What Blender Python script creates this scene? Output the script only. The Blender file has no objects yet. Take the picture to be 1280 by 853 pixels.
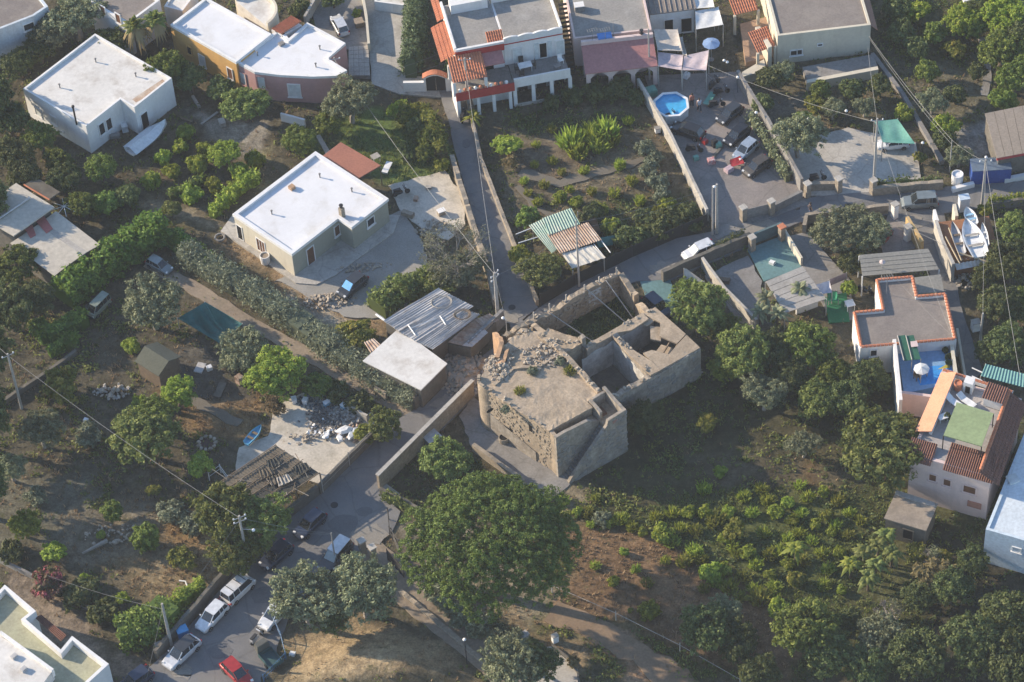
import bpy, math, random
import numpy as np
from mathutils import Vector, Matrix

# ------------------------------------------------------------------ camera, sky, sun, exposure
sc = bpy.context.scene
COL = sc.collection
R = math.radians
W0, H0, FPX = 1280.0, 853.0, 3814.0
DEP, ROLL, DIST = R(48.0), R(4.34), 272.0
_F = Vector((0, math.cos(DEP), -math.sin(DEP)))
_R0 = Vector((1, 0, 0)); _U0 = Vector((0, math.sin(DEP), math.cos(DEP)))
_R = _R0*math.cos(ROLL) - _U0*math.sin(ROLL)
_U = _U0*math.cos(ROLL) + _R0*math.sin(ROLL)
CAMLOC = -_F*DIST
cam_d = bpy.data.cameras.new('camera')
cam_d.sensor_width = 36.0; cam_d.sensor_fit = 'HORIZONTAL'
cam_d.lens = FPX/W0*36.0
cam_d.clip_start = 1.0; cam_d.clip_end = 6000.0
cam = bpy.data.objects.new('camera', cam_d); COL.objects.link(cam)
cam.matrix_world = Matrix(((_R.x, _U.x, -_F.x, CAMLOC.x), (_R.y, _U.y, -_F.y, CAMLOC.y), (_R.z, _U.z, -_F.z, CAMLOC.z), (0, 0, 0, 1)))
sc.camera = cam

SUN_EL = R(22.0)
SUN_FROM = Vector((-0.92, 0.39, 0)).normalized()      # horizontal direction towards the sun
world = bpy.data.worlds.new('World'); sc.world = world; world.use_nodes = True
wn = world.node_tree.nodes; wl = world.node_tree.links
for n in list(wn): wn.remove(n)
wo = wn.new('ShaderNodeOutputWorld'); wb = wn.new('ShaderNodeBackground'); ws = wn.new('ShaderNodeTexSky')
ws.sky_type = 'NISHITA'; ws.sun_disc = False; ws.sun_elevation = SUN_EL
ws.sun_rotation = math.atan2(SUN_FROM.x, SUN_FROM.y)
ws.air_density = 1.0; ws.dust_density = 0.4; ws.ozone_density = 2.5
wb.inputs['Strength'].default_value = 0.15
wl.new(ws.outputs[0], wb.inputs[0]); wl.new(wb.outputs[0], wo.inputs[0])
sd = bpy.data.lights.new('sun', 'SUN'); sd.energy = 5.0; sd.angle = R(0.6); sd.color = (1.0, 0.835, 0.63)
sun = bpy.data.objects.new('sun', sd); COL.objects.link(sun)
_sdir = (SUN_FROM*math.cos(SUN_EL) + Vector((0, 0, math.sin(SUN_EL)))).normalized()
sun.rotation_euler = _sdir.to_track_quat('Z', 'Y').to_euler()
sun.location = _sdir*150
vs = sc.view_settings
vs.view_transform = 'Standard'; vs.look = 'None'; vs.gamma = 1.0; vs.use_curve_mapping = False
vs.exposure = 0.86
sc.render.engine = 'CYCLES'
sc.cycles.max_bounces = 6; sc.cycles.diffuse_bounces = 3; sc.cycles.glossy_bounces = 2
sc.cycles.transmission_bounces = 4; sc.cycles.transparent_max_bounces = 6
sc.cycles.use_denoising = True

# ------------------------------------------------------------------ placing helpers
def ray(x, y): return (_F + _R*((x-640.0)/FPX) - _U*((y-426.5)/FPX))
def P(x, y, z=0.0):
    d = ray(x, y); t = (z-CAMLOC.z)/d.z
    return CAMLOC + d*t
def scale_at(x, y):                       # photograph pixels per metre there
    return FPX/((P(x, y)-CAMLOC).dot(_F))
rnd = random.Random(7)

# ------------------------------------------------------------------ mesh helpers
class MB:
    def __init__(s): s.v = []; s.f = []
    def add(s, vs, fs):
        o = len(s.v); s.v += [tuple(p) for p in vs]; s.f += [tuple(i+o for i in f) for f in fs]; return s
    def prism(s, poly, z0, z1, cap=True):
        n = len(poly); z0s = z0 if isinstance(z0, (list, tuple)) else [z0]*n; z1s = z1 if isinstance(z1, (list, tuple)) else [z1]*n
        vs = [(p[0], p[1], z0s[i]) for i, p in enumerate(poly)] + [(p[0], p[1], z1s[i]) for i, p in enumerate(poly)]
        fs = [(i, (i+1) % n, n+(i+1) % n, n+i) for i in range(n)]
        if cap: fs += [tuple(range(n-1, -1, -1)), tuple(range(n, 2*n))]
        return s.add(vs, fs)
    def ring(s, po, pi, z0, z1):
        n = len(po)
        vs = [(p[0], p[1], z0) for p in po]+[(p[0], p[1], z1) for p in po]+[(p[0], p[1], z0) for p in pi]+[(p[0], p[1], z1) for p in pi]
        fs = []
        for i in range(n):
            j = (i+1) % n
            fs += [(i, j, n+j, n+i), (2*n+j, 2*n+i, 3*n+i, 3*n+j), (n+i, n+j, 3*n+j, 3*n+i), (j, i, 2*n+i, 2*n+j)]
        return s.add(vs, fs)
    def box(s, c, size, rz=0.0, tilt=None):
        hx, hy, hz = size[0]/2, size[1]/2, size[2]/2
        m = Matrix.Rotation(rz, 3, 'Z')
        if tilt is not None: m = m @ tilt
        vs = [m @ Vector((a*hx, b*hy, d*hz)) + Vector(c) for d in (-1, 1) for a, b in ((-1, -1), (1, -1), (1, 1), (-1, 1))]
        return s.add(vs, [(3, 2, 1, 0), (4, 5, 6, 7), (0, 1, 5, 4), (1, 2, 6, 5), (2, 3, 7, 6), (3, 0, 4, 7)])
    def tube(s, pts, rad, n=6):
        pts = [Vector(p) for p in pts]; rs = rad if isinstance(rad, (list, tuple)) else [rad]*len(pts)
        vs = []
        for i, p in enumerate(pts):
            d = (pts[min(i+1, len(pts)-1)]-pts[max(i-1, 0)])
            if d.length < 1e-6: d = Vector((0, 0, 1))
            d.normalize()
            a = d.cross(Vector((0, 0, 1)) if abs(d.z) < .9 else Vector((1, 0, 0))).normalized(); b = d.cross(a)
            for k in range(n):
                t = 2*math.pi*k/n; vs.append(p+(a*math.cos(t)+b*math.sin(t))*rs[i])
        fs = []
        for i in range(len(pts)-1):
            for k in range(n):
                k2 = (k+1) % n; fs.append((i*n+k, (i+1)*n+k, (i+1)*n+k2, i*n+k2))
        fs += [tuple(range(n)), tuple(range((len(pts)-1)*n+n-1, (len(pts)-1)*n-1, -1))]
        return s.add(vs, fs)
    def lathe(s, prof, c=(0, 0, 0), n=16, sx=1.0, sy=1.0):
        vs = []; fs = []
        for r, z in prof:
            for k in range(n):
                t = 2*math.pi*k/n; vs.append((c[0]+r*sx*math.cos(t), c[1]+r*sy*math.sin(t), c[2]+z))
        for i in range(len(prof)-1):
            for k in range(n):
                k2 = (k+1) % n; fs.append((i*n+k, i*n+k2, (i+1)*n+k2, (i+1)*n+k))
        fs += [tuple(range(n-1, -1, -1)), tuple(range((len(prof)-1)*n, len(prof)*n))]
        return s.add(vs, fs)
    def slab(s, pts, t):                   # a thick sheet through given 3D corner points, thickness t downwards
        n = len(pts); vs = [Vector(p) for p in pts]+[Vector(p)-Vector((0, 0, t)) for p in pts]
        return s.add(vs, [tuple(range(n)), tuple(range(2*n-1, n-1, -1))]+[(i, n+i, n+(i+1) % n, (i+1) % n) for i in range(n)])
    def corrugated(s, a, b, c, d, waves, amp, t=0.03, seg=4, rows=1, jit=0.0):   # waves counted along a->b, ribs run a->d
        a, b, c, d = map(Vector, (a, b, c, d)); N = waves*seg
        nrm = (b-a).cross(d-a).normalized()
        if nrm.z < 0: nrm = -nrm
        vs = []
        for r in range(rows+1):
            v = r/rows
            for i in range(N+1):
                u = i/N; p = (a*(1-u)+b*u)*(1-v)+(d*(1-u)+c*u)*v
                vs.append(p+nrm*(amp*math.sin(2*math.pi*i/seg)+jit*(rnd.random()-.5)))
        M = len(vs); vs += [p-nrm*t for p in vs]
        fs = []
        for r in range(rows):
            for i in range(N):
                q = (r*(N+1)+i, r*(N+1)+i+1, (r+1)*(N+1)+i+1, (r+1)*(N+1)+i)
                fs.append(q); fs.append(tuple(M+k for k in reversed(q)))
        for i in range(N):
            fs.append((i+1, i, M+i, M+i+1)); o = rows*(N+1); fs.append((o+i, o+i+1, M+o+i+1, M+o+i))
        for r in range(rows):
            o = r*(N+1); fs.append((o, o+N+1, M+o+N+1, M+o)); o += N; fs.append((o+N+1, o, M+o, M+o+N+1))
        return s.add(vs, fs)

def ob(name, mb, mat, parent=None, kind=None, local=False, smooth=False):
    me = bpy.data.meshes.new(name)
    if isinstance(mb, bpy.types.Mesh): me = mb
    else:
        off = Vector((0, 0, 0)) if (parent is None or local) else (parent.location if parent.parent is None else parent.parent.location+parent.location)
        me.from_pydata([(v[0]-off.x, v[1]-off.y, v[2]-off.z) for v in mb.v], [], mb.f)
        if mat is not None: me.materials.append(mat)
        if smooth:
            me.polygons.foreach_set('use_smooth', [True]*len(me.polygons))
    o = bpy.data.objects.new(name, me); COL.objects.link(o)
    if parent is not None: o.parent = parent
    if kind: o['kind'] = kind
    return o
def tag(o, label, cat, group=None):
    o['label'] = label; o['category'] = cat; o['kind'] = 'thing'
    if group: o['group'] = group
    return o
def thing(name, label, cat, loc, rz=0.0, group=None):
    o = bpy.data.objects.new(name, None); COL.objects.link(o); o.empty_display_size = .3
    o.location = loc; o.rotation_euler = (0, 0, rz)
    return tag(o, label, cat, group)

# ------------------------------------------------------------------ materials
_mats = {}
def _nodes(name):
    m = bpy.data.materials.new(name); m.use_nodes = True
    nt = m.node_tree; b = nt.nodes['Principled BSDF']
    return m, nt, nt.nodes, nt.links, b
def ramp(nd, stops):
    r = nd.new('ShaderNodeValToRGB'); e = r.color_ramp.elements
    while len(e) > 1: e.remove(e[-1])
    e[0].position = stops[0][0]; e[0].color = (*stops[0][1], 1)
    for p, c in stops[1:]:
        k = e.new(p); k.color = (*c, 1)
    return r
def surf(name, c1, c2=None, scale=0.5, rough=0.85, bump=0.15, fine=6.0, dirt=None, dirt_amt=0.5, metallic=0.0, streak=False, spec=0.3, grain=.7, crack=0.0):
    """two-tone weathered surface: large blotches c1/c2, fine grain, optional dirt stains"""
    if name in _mats: return _mats[name]
    m, nt, nd, lk, b = _nodes(name)
    c2 = c2 or tuple(x*.82 for x in c1)
    tc = nd.new('ShaderNodeNewGeometry')
    n1 = nd.new('ShaderNodeTexNoise'); n1.inputs['Scale'].default_value = scale; n1.inputs['Detail'].default_value = 8; n1.inputs['Roughness'].default_value = .62
    lk.new(tc.outputs['Position'], n1.inputs['Vector'])
    r1 = ramp(nd, [(.34, c1), (.66, c2)]); lk.new(n1.outputs['Fac'], r1.inputs['Fac'])
    col = r1.outputs['Color']
    n2 = nd.new('ShaderNodeTexNoise'); n2.inputs['Scale'].default_value = fine; n2.inputs['Detail'].default_value = 6
    lk.new(tc.outputs['Position'], n2.inputs['Vector'])
    r2 = ramp(nd, [(.25, (.72, .72, .72)), (.75, (1.18, 1.18, 1.18))]); lk.new(n2.outputs['Fac'], r2.inputs['Fac'])
    mx = nd.new('ShaderNodeMix'); mx.data_type = 'RGBA'; mx.blend_type = 'MULTIPLY'; mx.inputs['Factor'].default_value = grain
    lk.new(col, mx.inputs['A']); lk.new(r2.outputs['Color'], mx.inputs['B']); col = mx.outputs['Result']
    if dirt:
        n3 = nd.new('ShaderNodeTexNoise'); n3.inputs['Scale'].default_value = scale*1.7; n3.inputs['Detail'].default_value = 10; n3.inputs['Roughness'].default_value = .7
        if streak:
            mp = nd.new('ShaderNodeMapping'); mp.inputs['Scale'].default_value = (1.6, 1.6, .22); lk.new(tc.outputs['Position'], mp.inputs['Vector']); lk.new(mp.outputs[0], n3.inputs['Vector'])
        else:
            mp = nd.new('ShaderNodeMapping'); mp.inputs['Location'].default_value = (17, 5, 3); lk.new(tc.outputs['Position'], mp.inputs['Vector']); lk.new(mp.outputs[0], n3.inputs['Vector'])
        r3 = ramp(nd, [(.50, (0, 0, 0)), (.68, (dirt_amt,)*3)]); lk.new(n3.outputs['Fac'], r3.inputs['Fac'])
        m3 = nd.new('ShaderNodeMix'); m3.data_type = 'RGBA'; lk.new(r3.outputs['Color'], m3.inputs['Factor']); lk.new(col, m3.inputs['A']); m3.inputs['B'].default_value = (*dirt, 1)
        col = m3.outputs['Result']
    if crack:
        vo = nd.new('ShaderNodeTexVoronoi'); vo.feature = 'DISTANCE_TO_EDGE'; vo.inputs['Scale'].default_value = crack
        wv = nd.new('ShaderNodeVectorMath'); wv.operation = 'MULTIPLY_ADD'; wv.inputs[1].default_value = (.9, .9, 0); lk.new(n1.outputs['Color'], wv.inputs[0]); lk.new(tc.outputs['Position'], wv.inputs[2]); lk.new(wv.outputs[0], vo.inputs['Vector'])
        r4 = ramp(nd, [(.0, (.55, .54, .52)), (.025, (1, 1, 1))]); lk.new(vo.outputs['Distance'], r4.inputs['Fac'])
        m4 = nd.new('ShaderNodeMix'); m4.data_type = 'RGBA'; m4.blend_type = 'MULTIPLY'; m4.inputs['Factor'].default_value = .4; lk.new(col, m4.inputs['A']); lk.new(r4.outputs['Color'], m4.inputs['B']); col = m4.outputs['Result']
    lk.new(col, b.inputs['Base Color'])
    b.inputs['Roughness'].default_value = rough; b.inputs['Metallic'].default_value = metallic; b.inputs['Specular IOR Level'].default_value = spec
    if bump > 0:
        bp = nd.new('ShaderNodeBump'); bp.inputs['Strength'].default_value = bump; bp.inputs['Distance'].default_value = .06
        lk.new(n2.outputs['Fac'], bp.inputs['Height']); lk.new(bp.outputs[0], b.inputs['Normal'])
    _mats[name] = m; return m
def plain(name, c, rough=.5, metallic=0.0, coat=0.0, spec=.4):
    if name in _mats: return _mats[name]
    m, nt, nd, lk, b = _nodes(name)
    tc = nd.new('ShaderNodeNewGeometry'); n = nd.new('ShaderNodeTexNoise'); n.inputs['Scale'].default_value = 2.5; n.inputs['Detail'].default_value = 5
    lk.new(tc.outputs['Position'], n.inputs['Vector'])
    r = ramp(nd, [(.3, tuple(x*.82 for x in c)), (.7, tuple(min(1, x*1.1) for x in c))]); lk.new(n.outputs['Fac'], r.inputs['Fac'])
    lk.new(r.outputs['Color'], b.inputs['Base Color'])
    b.inputs['Roughness'].default_value = rough; b.inputs['Metallic'].default_value = metallic
    b.inputs['Coat Weight'].default_value = coat; b.inputs['Specular IOR Level'].default_value = spec
    _mats[name] = m; return m
def leafmat(name, c1, c2, c3, trans=.35):
    """leaf colour varied by the per-clump tint stored on the mesh and by the object's own random number"""
    if name in _mats: return _mats[name]
    m, nt, nd, lk, b = _nodes(name)
    at = nd.new('ShaderNodeAttribute'); at.attribute_name = 'tint'
    oi = nd.new('ShaderNodeObjectInfo')
    r = ramp(nd, [(.0, c1), (.5, c2), (1.0, c3)]); lk.new(at.outputs['Fac'], r.inputs['Fac'])
    hs = nd.new('ShaderNodeHueSaturation')
    mr = nd.new('ShaderNodeMapRange'); mr.inputs['To Min'].default_value = .76; mr.inputs['To Max'].default_value = 1.28; lk.new(oi.outputs['Random'], mr.inputs['Value'])
    m2 = nd.new('ShaderNodeMapRange'); m2.inputs['To Min'].default_value = .472; m2.inputs['To Max'].default_value = .512; lk.new(oi.outputs['Random'], m2.inputs['Value'])
    lk.new(mr.outputs[0], hs.inputs['Value']); lk.new(m2.outputs[0], hs.inputs['Hue']); lk.new(r.outputs['Color'], hs.inputs['Color'])
    lk.new(hs.outputs['Color'], b.inputs['Base Color']); b.inputs['Roughness'].default_value = .6; b.inputs['Specular IOR Level'].default_value = .25
    tr = nd.new('ShaderNodeBsdfTranslucent'); lk.new(hs.outputs['Color'], tr.inputs['Color'])
    ms = nd.new('ShaderNodeMixShader'); ms.inputs[0].default_value = trans
    lk.new(b.outputs[0], ms.inputs[1]); lk.new(tr.outputs[0], ms.inputs[2]); lk.new(ms.outputs[0], nd['Material Output'].inputs['Surface'])
    _mats[name] = m; return m

def haze_mat(dens):
    m = bpy.data.materials.new('haze_air'); m.use_nodes = True; nd = m.node_tree.nodes; lk = m.node_tree.links
    nd.remove(nd['Principled BSDF']); v = nd.new('ShaderNodeVolumePrincipled'); v.inputs['Color'].default_value = (.82, .86, .93, 1); v.inputs['Density'].default_value = dens; v.inputs['Anisotropy'].default_value = .0
    lk.new(v.outputs[0], nd['Material Output'].inputs['Volume']); return m
M_ASPH = surf('asphalt', (.145, .145, .148), (.19, .188, .186), .35, .9, .1, 9, dirt=(.21, .195, .17), dirt_amt=.55, grain=0.4, crack=0.28)
M_ASPH2 = surf('old_asphalt', (.14, .14, .145), (.185, .183, .18), .5, .9, .1, 9, dirt=(.24, .22, .19), dirt_amt=.6, grain=0.4, crack=0.3)
M_CONC = surf('pale_concrete', (.46, .435, .39), (.36, .34, .305), .3, .9, .12, 5, dirt=(.17, .155, .13), dirt_amt=.55, crack=0.35)
M_CONC2 = surf('grey_concrete', (.26, .25, .235), (.20, .19, .18), .4, .9, .12, 5, dirt=(.13, .12, .105), dirt_amt=.6, crack=0.4)
M_YARD = surf('parking_concrete', (.25, .22, .205), (.19, .175, .165), .35, .9, .1, 6, dirt=(.31, .28, .25), dirt_amt=.6, crack=0.3)
M_SAND = surf('pale_sand', (.57, .52, .44), (.46, .42, .35), .3, .95, .2, 5, dirt=(.22, .20, .15), dirt_amt=.6)
M_DIRT = surf('track_dirt', (.23, .185, .14), (.30, .245, .185), .4, .95, .3, 5, dirt=(.15, .13, .085), dirt_amt=.6)
M_WHITE = surf('white_plaster', (.74, .73, .71), (.66, .655, .64), .3, .85, .06, 4, dirt=(.44, .42, .38), dirt_amt=.35, streak=True, grain=0.25)
M_WROOF = surf('white_roof_paint', (.70, .70, .705), (.63, .63, .635), .25, .8, .05, 3, dirt=(.46, .435, .39), dirt_amt=.5, grain=0.12)
M_OLDROOF = surf('old_white_roof', (.66, .64, .60), (.57, .55, .51), .3, .88, .08, 3, dirt=(.31, .26, .21), dirt_amt=.55, grain=0.35)
M_CREAM = surf('cream_plaster', (.62, .57, .45), (.55, .50, .40), .3, .85, .06, 4, dirt=(.36, .32, .25), dirt_amt=.4, streak=True, grain=0.25)
M_SAGE = surf('sage_plaster', (.335, .33, .26), (.29, .285, .23), .3, .85, .06, 4, grain=0.25)
M_OCHRE = surf('ochre_plaster', (.60, .36, .12), (.52, .30, .10), .3, .85, .06, 4, dirt=(.36, .23, .11), dirt_amt=.4, streak=True, grain=0.3)
M_PINK = surf('pink_plaster', (.47, .27, .25), (.41, .24, .225), .3, .85, .06, 4, dirt=(.33, .22, .2), dirt_amt=.4, streak=True, grain=0.3)
M_PALEPINK = surf('pale_pink_plaster', (.66, .52, .48), (.59, .47, .44), .3, .85, .06, 4, dirt=(.42, .34, .31), dirt_amt=.4, streak=True, grain=0.25)
M_RED = surf('red_paint', (.42, .045, .04), (.35, .04, .035), .5, .6, .04, 4)
M_TILE = surf('terracotta', (.56, .215, .115), (.45, .165, .09), 1.2, .8, .1, 8, dirt=(.28, .14, .09), dirt_amt=.4)
M_DTILE = surf('dark_terracotta', (.22, .105, .075), (.17, .085, .065), 1.2, .85, .1, 8, dirt=(.12, .075, .06), dirt_amt=.5)
M_PTILE = surf('peach_tile', (.66, .34, .21), (.57, .28, .17), .8, .8, .05, 8)
M_RUIN = surf('weathered_stone', (.41, .33, .24), (.28, .23, .17), .8, .95, .5, 5, dirt=(.16, .14, .115), dirt_amt=.7, grain=1.0)
M_RUINR = surf('weathered_roof', (.43, .345, .25), (.32, .255, .185), .45, .95, .4, 6, dirt=(.20, .165, .12), dirt_amt=.6, grain=1.0)
M_RUINP = surf('flaking_limewash', (.39, .345, .285), (.245, .21, .17), .9, .95, .4, 4, dirt=(.17, .15, .125), dirt_amt=.75, streak=True, grain=1.0)
M_BRICKD = surf('earthy_stone', (.44, .28, .165), (.34, .22, .14), 1.0, .95, .5, 5)
M_STONEW = surf('rubble_stone', (.34, .29, .225), (.25, .215, .17), 1.5, .95, .6, 5, dirt=(.15, .13, .10), dirt_amt=.5)
M_ROCK = surf('rock', (.43, .37, .295), (.31, .27, .215), 2.0, .95, .3, 6)
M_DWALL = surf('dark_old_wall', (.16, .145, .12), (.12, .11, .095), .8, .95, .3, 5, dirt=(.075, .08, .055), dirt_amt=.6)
M_METAL = surf('zinc_sheet', (.50, .49, .475), (.40, .39, .38), .6, .55, .03, 4, dirt=(.27, .22, .18), dirt_amt=.45, metallic=.05)
M_RUST = surf('rusty_sheet', (.35, .225, .15), (.50, .42, .35), .9, .8, .05, 5, dirt=(.22, .10, .055), dirt_amt=.7)
M_GSHEET = surf('green_sheet', (.20, .34, .28), (.31, .39, .34), .6, .6, .03, 4, dirt=(.44, .42, .36), dirt_amt=.7)
M_TARPW = surf('white_tarp', (.62, .59, .52), (.52, .49, .42), 1.2, .8, .2, 3)
M_FIBRE = surf('fibre_cement', (.40, .375, .335), (.33, .31, .28), .5, .9, .1, 5, dirt=(.22, .20, .17), dirt_amt=.5)
M_BEIGER = surf('beige_sheet', (.47, .43, .36), (.42, .385, .325), .3, .8, .03, 3)
M_TEAL = surf('teal_tarp', (.02, .105, .095), (.03, .145, .13), .8, .7, .1, 3)
M_TEALF = surf('teal_floor', (.13, .24, .245), (.11, .20, .205), .4, .7, .05, 4)
M_GNET = surf('green_net', (.10, .30, .235), (.17, .37, .30), .8, .8, .05, 6)
M_BLUEF = surf('blue_floor', (.20, .36, .56), (.17, .31, .50), .5, .7, .04, 4)
M_BLUE = surf('blue_paint', (.035, .09, .33), (.03, .075, .28), .6, .6, .03, 4)
M_WATER = plain('pool_water', (.06, .38, .66), .08, 0, 0, .6)
M_BROOF = surf('brown_roof_felt', (.235, .205, .18), (.19, .165, .15), .4, .9, .1, 6, dirt=(.29, .26, .225), dirt_amt=.6)
M_GROOF = surf('grey_roof_screed', (.30, .285, .26), (.235, .225, .21), .35, .9, .1, 5, dirt=(.39, .375, .345), dirt_amt=.6)
M_PROOF = surf('pink_sheet_roof', (.40, .185, .17), (.36, .165, .155), .4, .75, .03, 4)
M_REED = surf('reed_mat', (.15, .13, .10), (.10, .085, .065), 1.0, .95, .5, 14)
M_WOOD = surf('old_wood', (.20, .15, .10), (.14, .105, .075), 2.0, .85, .2, 10)
M_DWOOD = surf('brown_door_wood', (.16, .075, .04), (.12, .055, .03), 2.0, .6, .1, 10)
M_GLASS = plain('window_glass', (.025, .03, .035), .12, 0, 0, .6)
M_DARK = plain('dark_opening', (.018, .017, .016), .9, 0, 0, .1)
M_POLE = surf('pole_concrete', (.42, .40, .365), (.35, .33, .30), 1.0, .85, .05, 6)
M_WIRE = plain('cable_sheath', (.24, .24, .235), .6)
M_DWIRE = plain('thin_wire', (.10, .10, .10), .6)
M_LAMP = plain('white_lamp_globe', (.8, .8, .78), .3)
M_IRON = plain('dark_iron', (.035, .035, .037), .5, .3)
M_SHUT = plain('pale_shutter', (.56, .60, .60), .6)
M_BARK = surf('bark', (.15, .115, .08), (.10, .08, .06), 3.0, .95, .4, 8)
M_GBARK = surf('grey_bark', (.33, .30, .26), (.25, .225, .19), 3.0, .95, .3, 8)
# ------------------------------------------------------------------ polygon helpers
def area2(p): return sum(p[i][0]*p[(i+1) % len(p)][1]-p[(i+1) % len(p)][0]*p[i][1] for i in range(len(p)))
def ccw(p): return p if area2(p) > 0 else p[::-1]
def offset(poly, d):                       # inward for ccw polygons
    n = len(poly); out = []
    for i in range(n):
        a, b, c = (Vector((poly[k % n][0], poly[k % n][1])) for k in (i-1, i, i+1))
        e1 = (b-a).normalized(); e2 = (c-b).normalized()
        n1 = Vector((-e1.y, e1.x)); n2 = Vector((-e2.y, e2.x))
        k = 1+n1.dot(n2); v = (n1+n2)/max(k, .25)
        out.append((b.x+v.x*d, b.y+v.y*d))
    return out
def rectify(poly):                         # snap a right-angled outline to its own two axes
    n = len(poly); best = None
    L = [((poly[(i+1) % n][0]-poly[i][0]), (poly[(i+1) % n][1]-poly[i][1])) for i in range(n)]
    sx = sum(math.hypot(*e)**2*math.cos(4*math.atan2(e[1], e[0])) for e in L); sy = sum(math.hypot(*e)**2*math.sin(4*math.atan2(e[1], e[0])) for e in L)
    th = math.atan2(sy, sx)/4; c, s = math.cos(th), math.sin(th)
    q = [(p[0]*c+p[1]*s, -p[0]*s+p[1]*c) for p in poly]
    typ = [abs(q[(i+1) % n][0]-q[i][0]) > abs(q[(i+1) % n][1]-q[i][1]) for i in range(n)]
    if not all(typ[i] != typ[(i+1) % n] for i in range(n)): return poly
    out = []
    for i in range(n):
        e0, e1 = (i-1) % n, i
        eu = e1 if typ[e1] else e0; ev = e0 if typ[e1] else e1
        v = (q[eu][1]+q[(eu+1) % n][1])/2; u = (q[ev][0]+q[(ev+1) % n][0])/2
        out.append((u*c-v*s, u*s+v*c))
    return out
def pix(pts, z=0.0): return [(P(x, y, z).x, P(x, y, z).y) for x, y in pts]
def centre(poly, z=0.0): return Vector((sum(p[0] for p in poly)/len(poly), sum(p[1] for p in poly)/len(poly), z))

# ------------------------------------------------------------------ ground: one sheet, soil and dry grass coloured by zone
def vnoise(x, y, s, seed):
    r = np.random.RandomState(seed); G = r.rand(128, 128)
    u = x/s; v = y/s; iu = np.floor(u).astype(int); iv = np.floor(v).astype(int); fu = u-iu; fv = v-iv
    fu = fu*fu*(3-2*fu); fv = fv*fv*(3-2*fv)
    g = lambda a, b: G[a % 128, b % 128]
    return (g(iu, iv)*(1-fu)+g(iu+1, iv)*fu)*(1-fv)+(g(iu, iv+1)*(1-fu)+g(iu+1, iv+1)*fu)*fv
def fbm(x, y, s, seed): return (vnoise(x, y, s, seed)*.5+vnoise(x, y, s/2.1, seed+1)*.28+vnoise(x, y, s/4.3, seed+2)*.22)
def sdist(x, y, poly):                     # signed distance, inside positive
    d = np.full(x.shape, 1e9); ins = np.zeros(x.shape, bool); n = len(poly)
    for i in range(n):
        ax, ay = poly[i]; bx, by = poly[(i+1) % n]; ex, ey = bx-ax, by-ay
        t = np.clip(((x-ax)*ex+(y-ay)*ey)/(ex*ex+ey*ey+1e-9), 0, 1)
        d = np.minimum(d, np.hypot(x-ax-t*ex, y-ay-t*ey))
        c = ((ay > y) != (by > y)) & (x < (bx-ax)*(y-ay)/(by-ay+1e-12)+ax); ins ^= c
    return np.where(ins, d, -d)
SOIL = (.135, .105, .07); DSOIL = (.085, .07, .048); RSOIL = (.205, .13, .075); STRAW = (.215, .165, .10); OCHRE = (.36, .26, .145)
GREEN = (.055, .075, .02); DGREEN = (.035, .047, .018); GREY = (.17, .155, .13); PALE = (.33, .29, .225); LAWN = (.085, .125, .04)
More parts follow.
